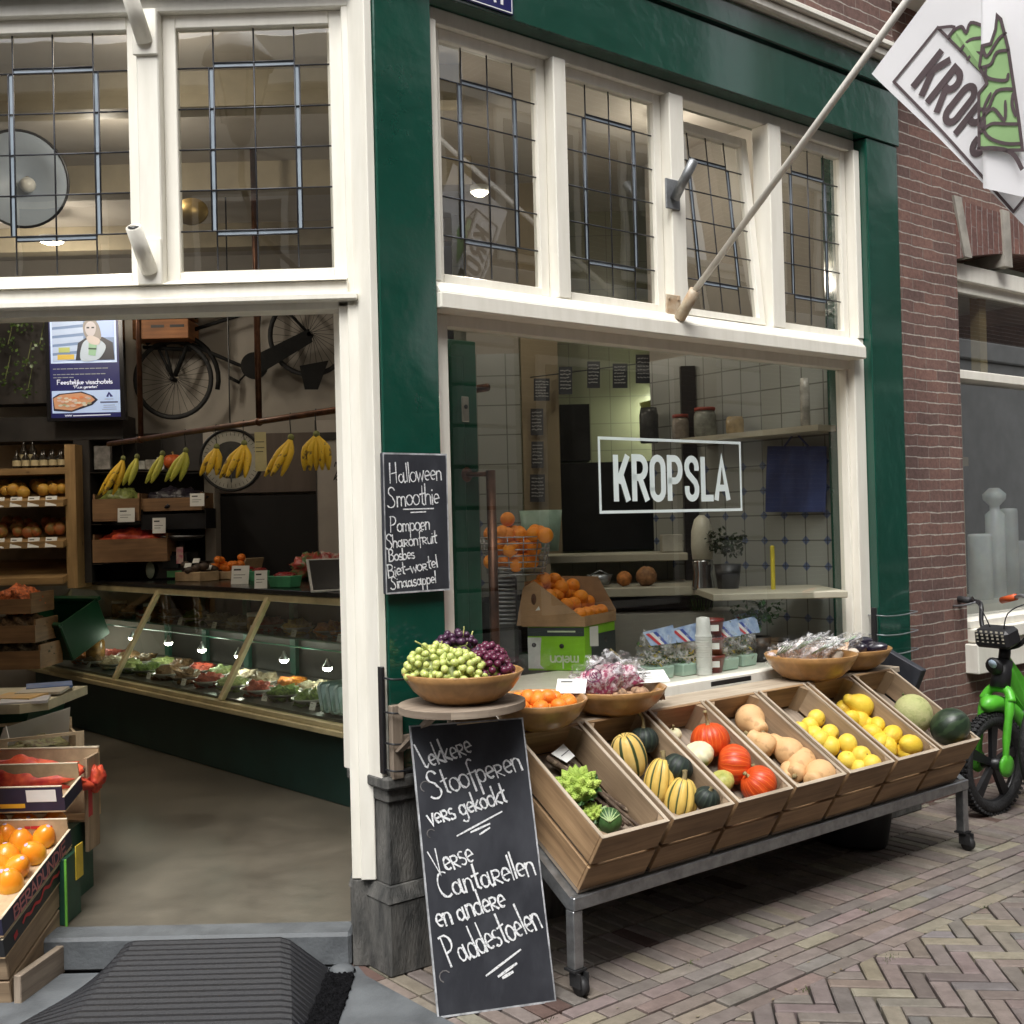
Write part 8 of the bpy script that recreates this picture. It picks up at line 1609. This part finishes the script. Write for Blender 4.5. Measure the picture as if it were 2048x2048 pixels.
dleaf = mat('dark_leaf', (.025, .045, .018), .5, .3, 20); tuft('potted_plant', 'dark bushy potted plant beside the blender', 'plant', WP(1374, 1112, 6.2), .09, .20, 260, dleaf, (.075, .14, kd), .3)
tuft('herb_pot', 'pot of upright chives behind the white cups', 'herb', LP(1322, 1235)+Vector((.05, .25, 0)), .07, .26, 240, mat('chive_green', (.07, .17, .035), .5, .2, 20), (.055, .12, mat('clay', (.25, .11, .06), .8)), .7, None, False)
tuft('potted_plant', 'dark leafy plant at the right end of the window ledge', 'plant', Rw(2.55, -.42, LZ), .10, .22, 220, mat('deep_leaf', (.03, .09, .03), .5, .3, 20), (.07, .13, kd), .6)
for i, (px, r_, c, lab) in enumerate(((1178, .045, (.45, .16, .03), 'orange pumpkin half on the lower kitchen shelf'), (1220, .06, (.28, .13, .05), 'round brown coconut on the lower kitchen shelf'))): tag(crumple(MB(), WP(px, 1105, 6.5)+Vector((0, 0, r_*.9)), (r_, r_, r_*.95), .1, 3, i+50).build('pumpkin' if i == 0 else 'coconut', mat('kitchen_fruit_%s' % 'ab'[i], c, .7, .25, 30, bump=.4)), lab, 'pumpkin' if i == 0 else 'coconut')
T = Matrix.Translation(WP(1132, 1104, 6.5)); t = thing('pan', 'small steel pan on the lower kitchen shelf', 'pan', T.translation); MB().lathe([(.05, 0), (.075, .06), (.072, .06), (.045, .006)], 20, T).build('body', steel, t); MB().tube([T @ Vector((-.07, 0, .05)), T @ Vector((0, -.02, .085)), T @ Vector((.07, 0, .05))], .005, 6).build('handle', steel, t)
tag(MB().bx(*WB(1250, 1288, 1008, 1042, 6.8, .12), .004).build('box', mat('pale_pack', (.42, .40, .34), .6)), 'pale box on the upper kitchen shelf', 'box')
tag(MB().box(SP(1458, 1075, 2.7) and FR @ SP(1458, 1075, 2.7), (.022, .022, .26), bev=.006).build('brush', mat('yellow_handle', (.55, .45, .04), .5)), 'yellow handled brush standing by the tiled wall', 'brush')
# flower packs, cups, pots and gourds on the ledge
packg = mat('pale_tray', (.36, .50, .42), .45, .06, 10); bluef = mat('blue_film', (.13, .20, .38), .3, .3, 20, col2=(.34, .42, .55)); yfl = mat('yellow_flower', (.62, .48, .03), .6, .2, 30); stf = mat('stripe_red', (.5, .03, .04), .5); stw = mat('stripe_white', (.7, .7, .7), .5); stb = mat('stripe_blue', (.03, .06, .3), .5); mleaf = mat('mid_leaf', (.06, .13, .03), .5, .4, 25)
for i, (px, py, sc2) in enumerate(((1240, 1283, 1.0), (1290, 1276, .9), (1365, 1266, 1.0), (1402, 1258, .9), (1408, 1240, 1.0))):
    P = LP(px, py)+wL*.07; t = thing('flower_pack', ('flower pack nearest the green carton, blue film with a tricolour stripe', 'flower pack left of the white cup stack', 'flower pack right of the white cup stack', 'flower pack between the cups and the garlic bowl', 'flower pack at the back behind the garlic bowl')[i], 'flower pack', P, 'wrapped flower packs on the ledge'); a = R(-38)
    T = Matrix.Translation(P) @ Matrix.Rotation(R(40), 4, 'Z'); MB().box((0, 0, .03), (.125*sc2, .12, .06), T=T, bev=.006, top=(1.1, 1.1)).build('tray', packg, t)
    for m_, n_ in ((mleaf, 150), (yfl, 55)):
        mb = MB()
        for q in range(n_): c = T @ Vector((rng.uniform(-.06, .06), rng.uniform(-.055, .055), .062+abs(rng.gauss(0, .05)))); d = Vector((rng.gauss(0, 1), rng.gauss(0, 1), rng.gauss(0, 1))).normalized(); s2 = d.cross(Vector((.3, .2, 1))).normalized(); l = rng.uniform(.014, .028); mb.poly([c, c+d*l*.5+s2*l*.35, c+d*l, c+d*l*.5-s2*l*.35])
        mb.build('leaves' if m_ is mleaf else 'flowers', m_, t)
    crumple(MB(), T @ Vector((0, 0, .12)), (.085, .075, .105), .25, 3.2, i+60, None, 26, 16).build('film', film, t)
    mb = MB(); ul, ur, h0, h1 = -.09, .07, .165, .225; c_ = [T @ Vector(p) for p in ((ul, -.06, h0), (ur, -.075, h0), (ur+.03, -.03, h1+.02), (ul-.01, -.02, h1))]; mb.poly(c_, thick=.002, off=(0, .3, 1)); mb.build('blue_top', bluef, t)
    for m_, f in ((stf, .30), (stw, .42), (stb, .54)): mb = MB(); W = lambda u, v: c_[0].lerp(c_[1], u).lerp(c_[3].lerp(c_[2], u), v)+Vector((0, -.004, -.002)); mb.poly([W(f, .05), W(f+.12, .05), W(f-.12, .9), W(f-.24, .9)]); mb.build('stripe', m_, t)
P = LP(1337, 1276)+Vector((-.01, .06, 0)); MBc = MB(); pr = [(.034, 0)]
for i in range(16): z = .012*i; pr += [(.036+.0003*i, z+.001), (.039+.0002*i, z+.009), (.036+.0002*i, z+.0115)]
pr += [(.037, .20), (.032, .275), (.012, .28)]; tag(MBc.lathe(pr, 24, Matrix.Translation(P), True).build('cup_stack', mat('white_cup', (.68, .68, .65), .5)), 'upside down stack of white paper cups on the ledge', 'cups')
for i in range(3):
    T = Matrix.Translation(Rw(2.08, -.32, LZ+.088*i)); t = thing('red_pot', ('lowest dark red pot of the stack on the ledge', 'middle dark red pot of the stack on the ledge', 'top dark red pot of the stack on the ledge')[i], 'pot', T.translation, 'stack of red pots'); MB().lathe([(.045, 0), (.06, .07), (.064, .071), (.064, .086), (.055, .086), (.04, .01)], 20, T).build('pot', mat('dark_red_pot', (.16, .018, .014), .35, coat=.3), t); o = MB().box((-.0, -.058, .045), (.05, .003, .03), T=T).build('label', paper, t)
dsq = [(LP(1057, 1262), .055, 'grey gourd with a tall curved stem in front of the green carton'), (LP(1178, 1296), .06, 'dark green gourd with a curved stem between the carton and the flower packs')]
for P, r_, lab in dsq: pumpkin('gourd', lab, 'gourd', P+Vector((0, .06, r_*.7)), (0, 0, 1), r_, .7, dk_s, 10, .08, stem_m, .09, None, 0, .006, (.15, 0))
for i in range(6):
    P = WP(842+2.5*(i % 3), 720+(36 if i > 2 else 0)+14*(i % 3), 5.6); tag(MB().lathe([(.03, 0), (.034, .05), (.02, .07)], 14, Matrix.Translation(P)).build('jar', mat('spice_jar', (.3, .28, .25), .3)), 'small spice jar behind the glazed door', 'jar', 'spice jars behind the door')
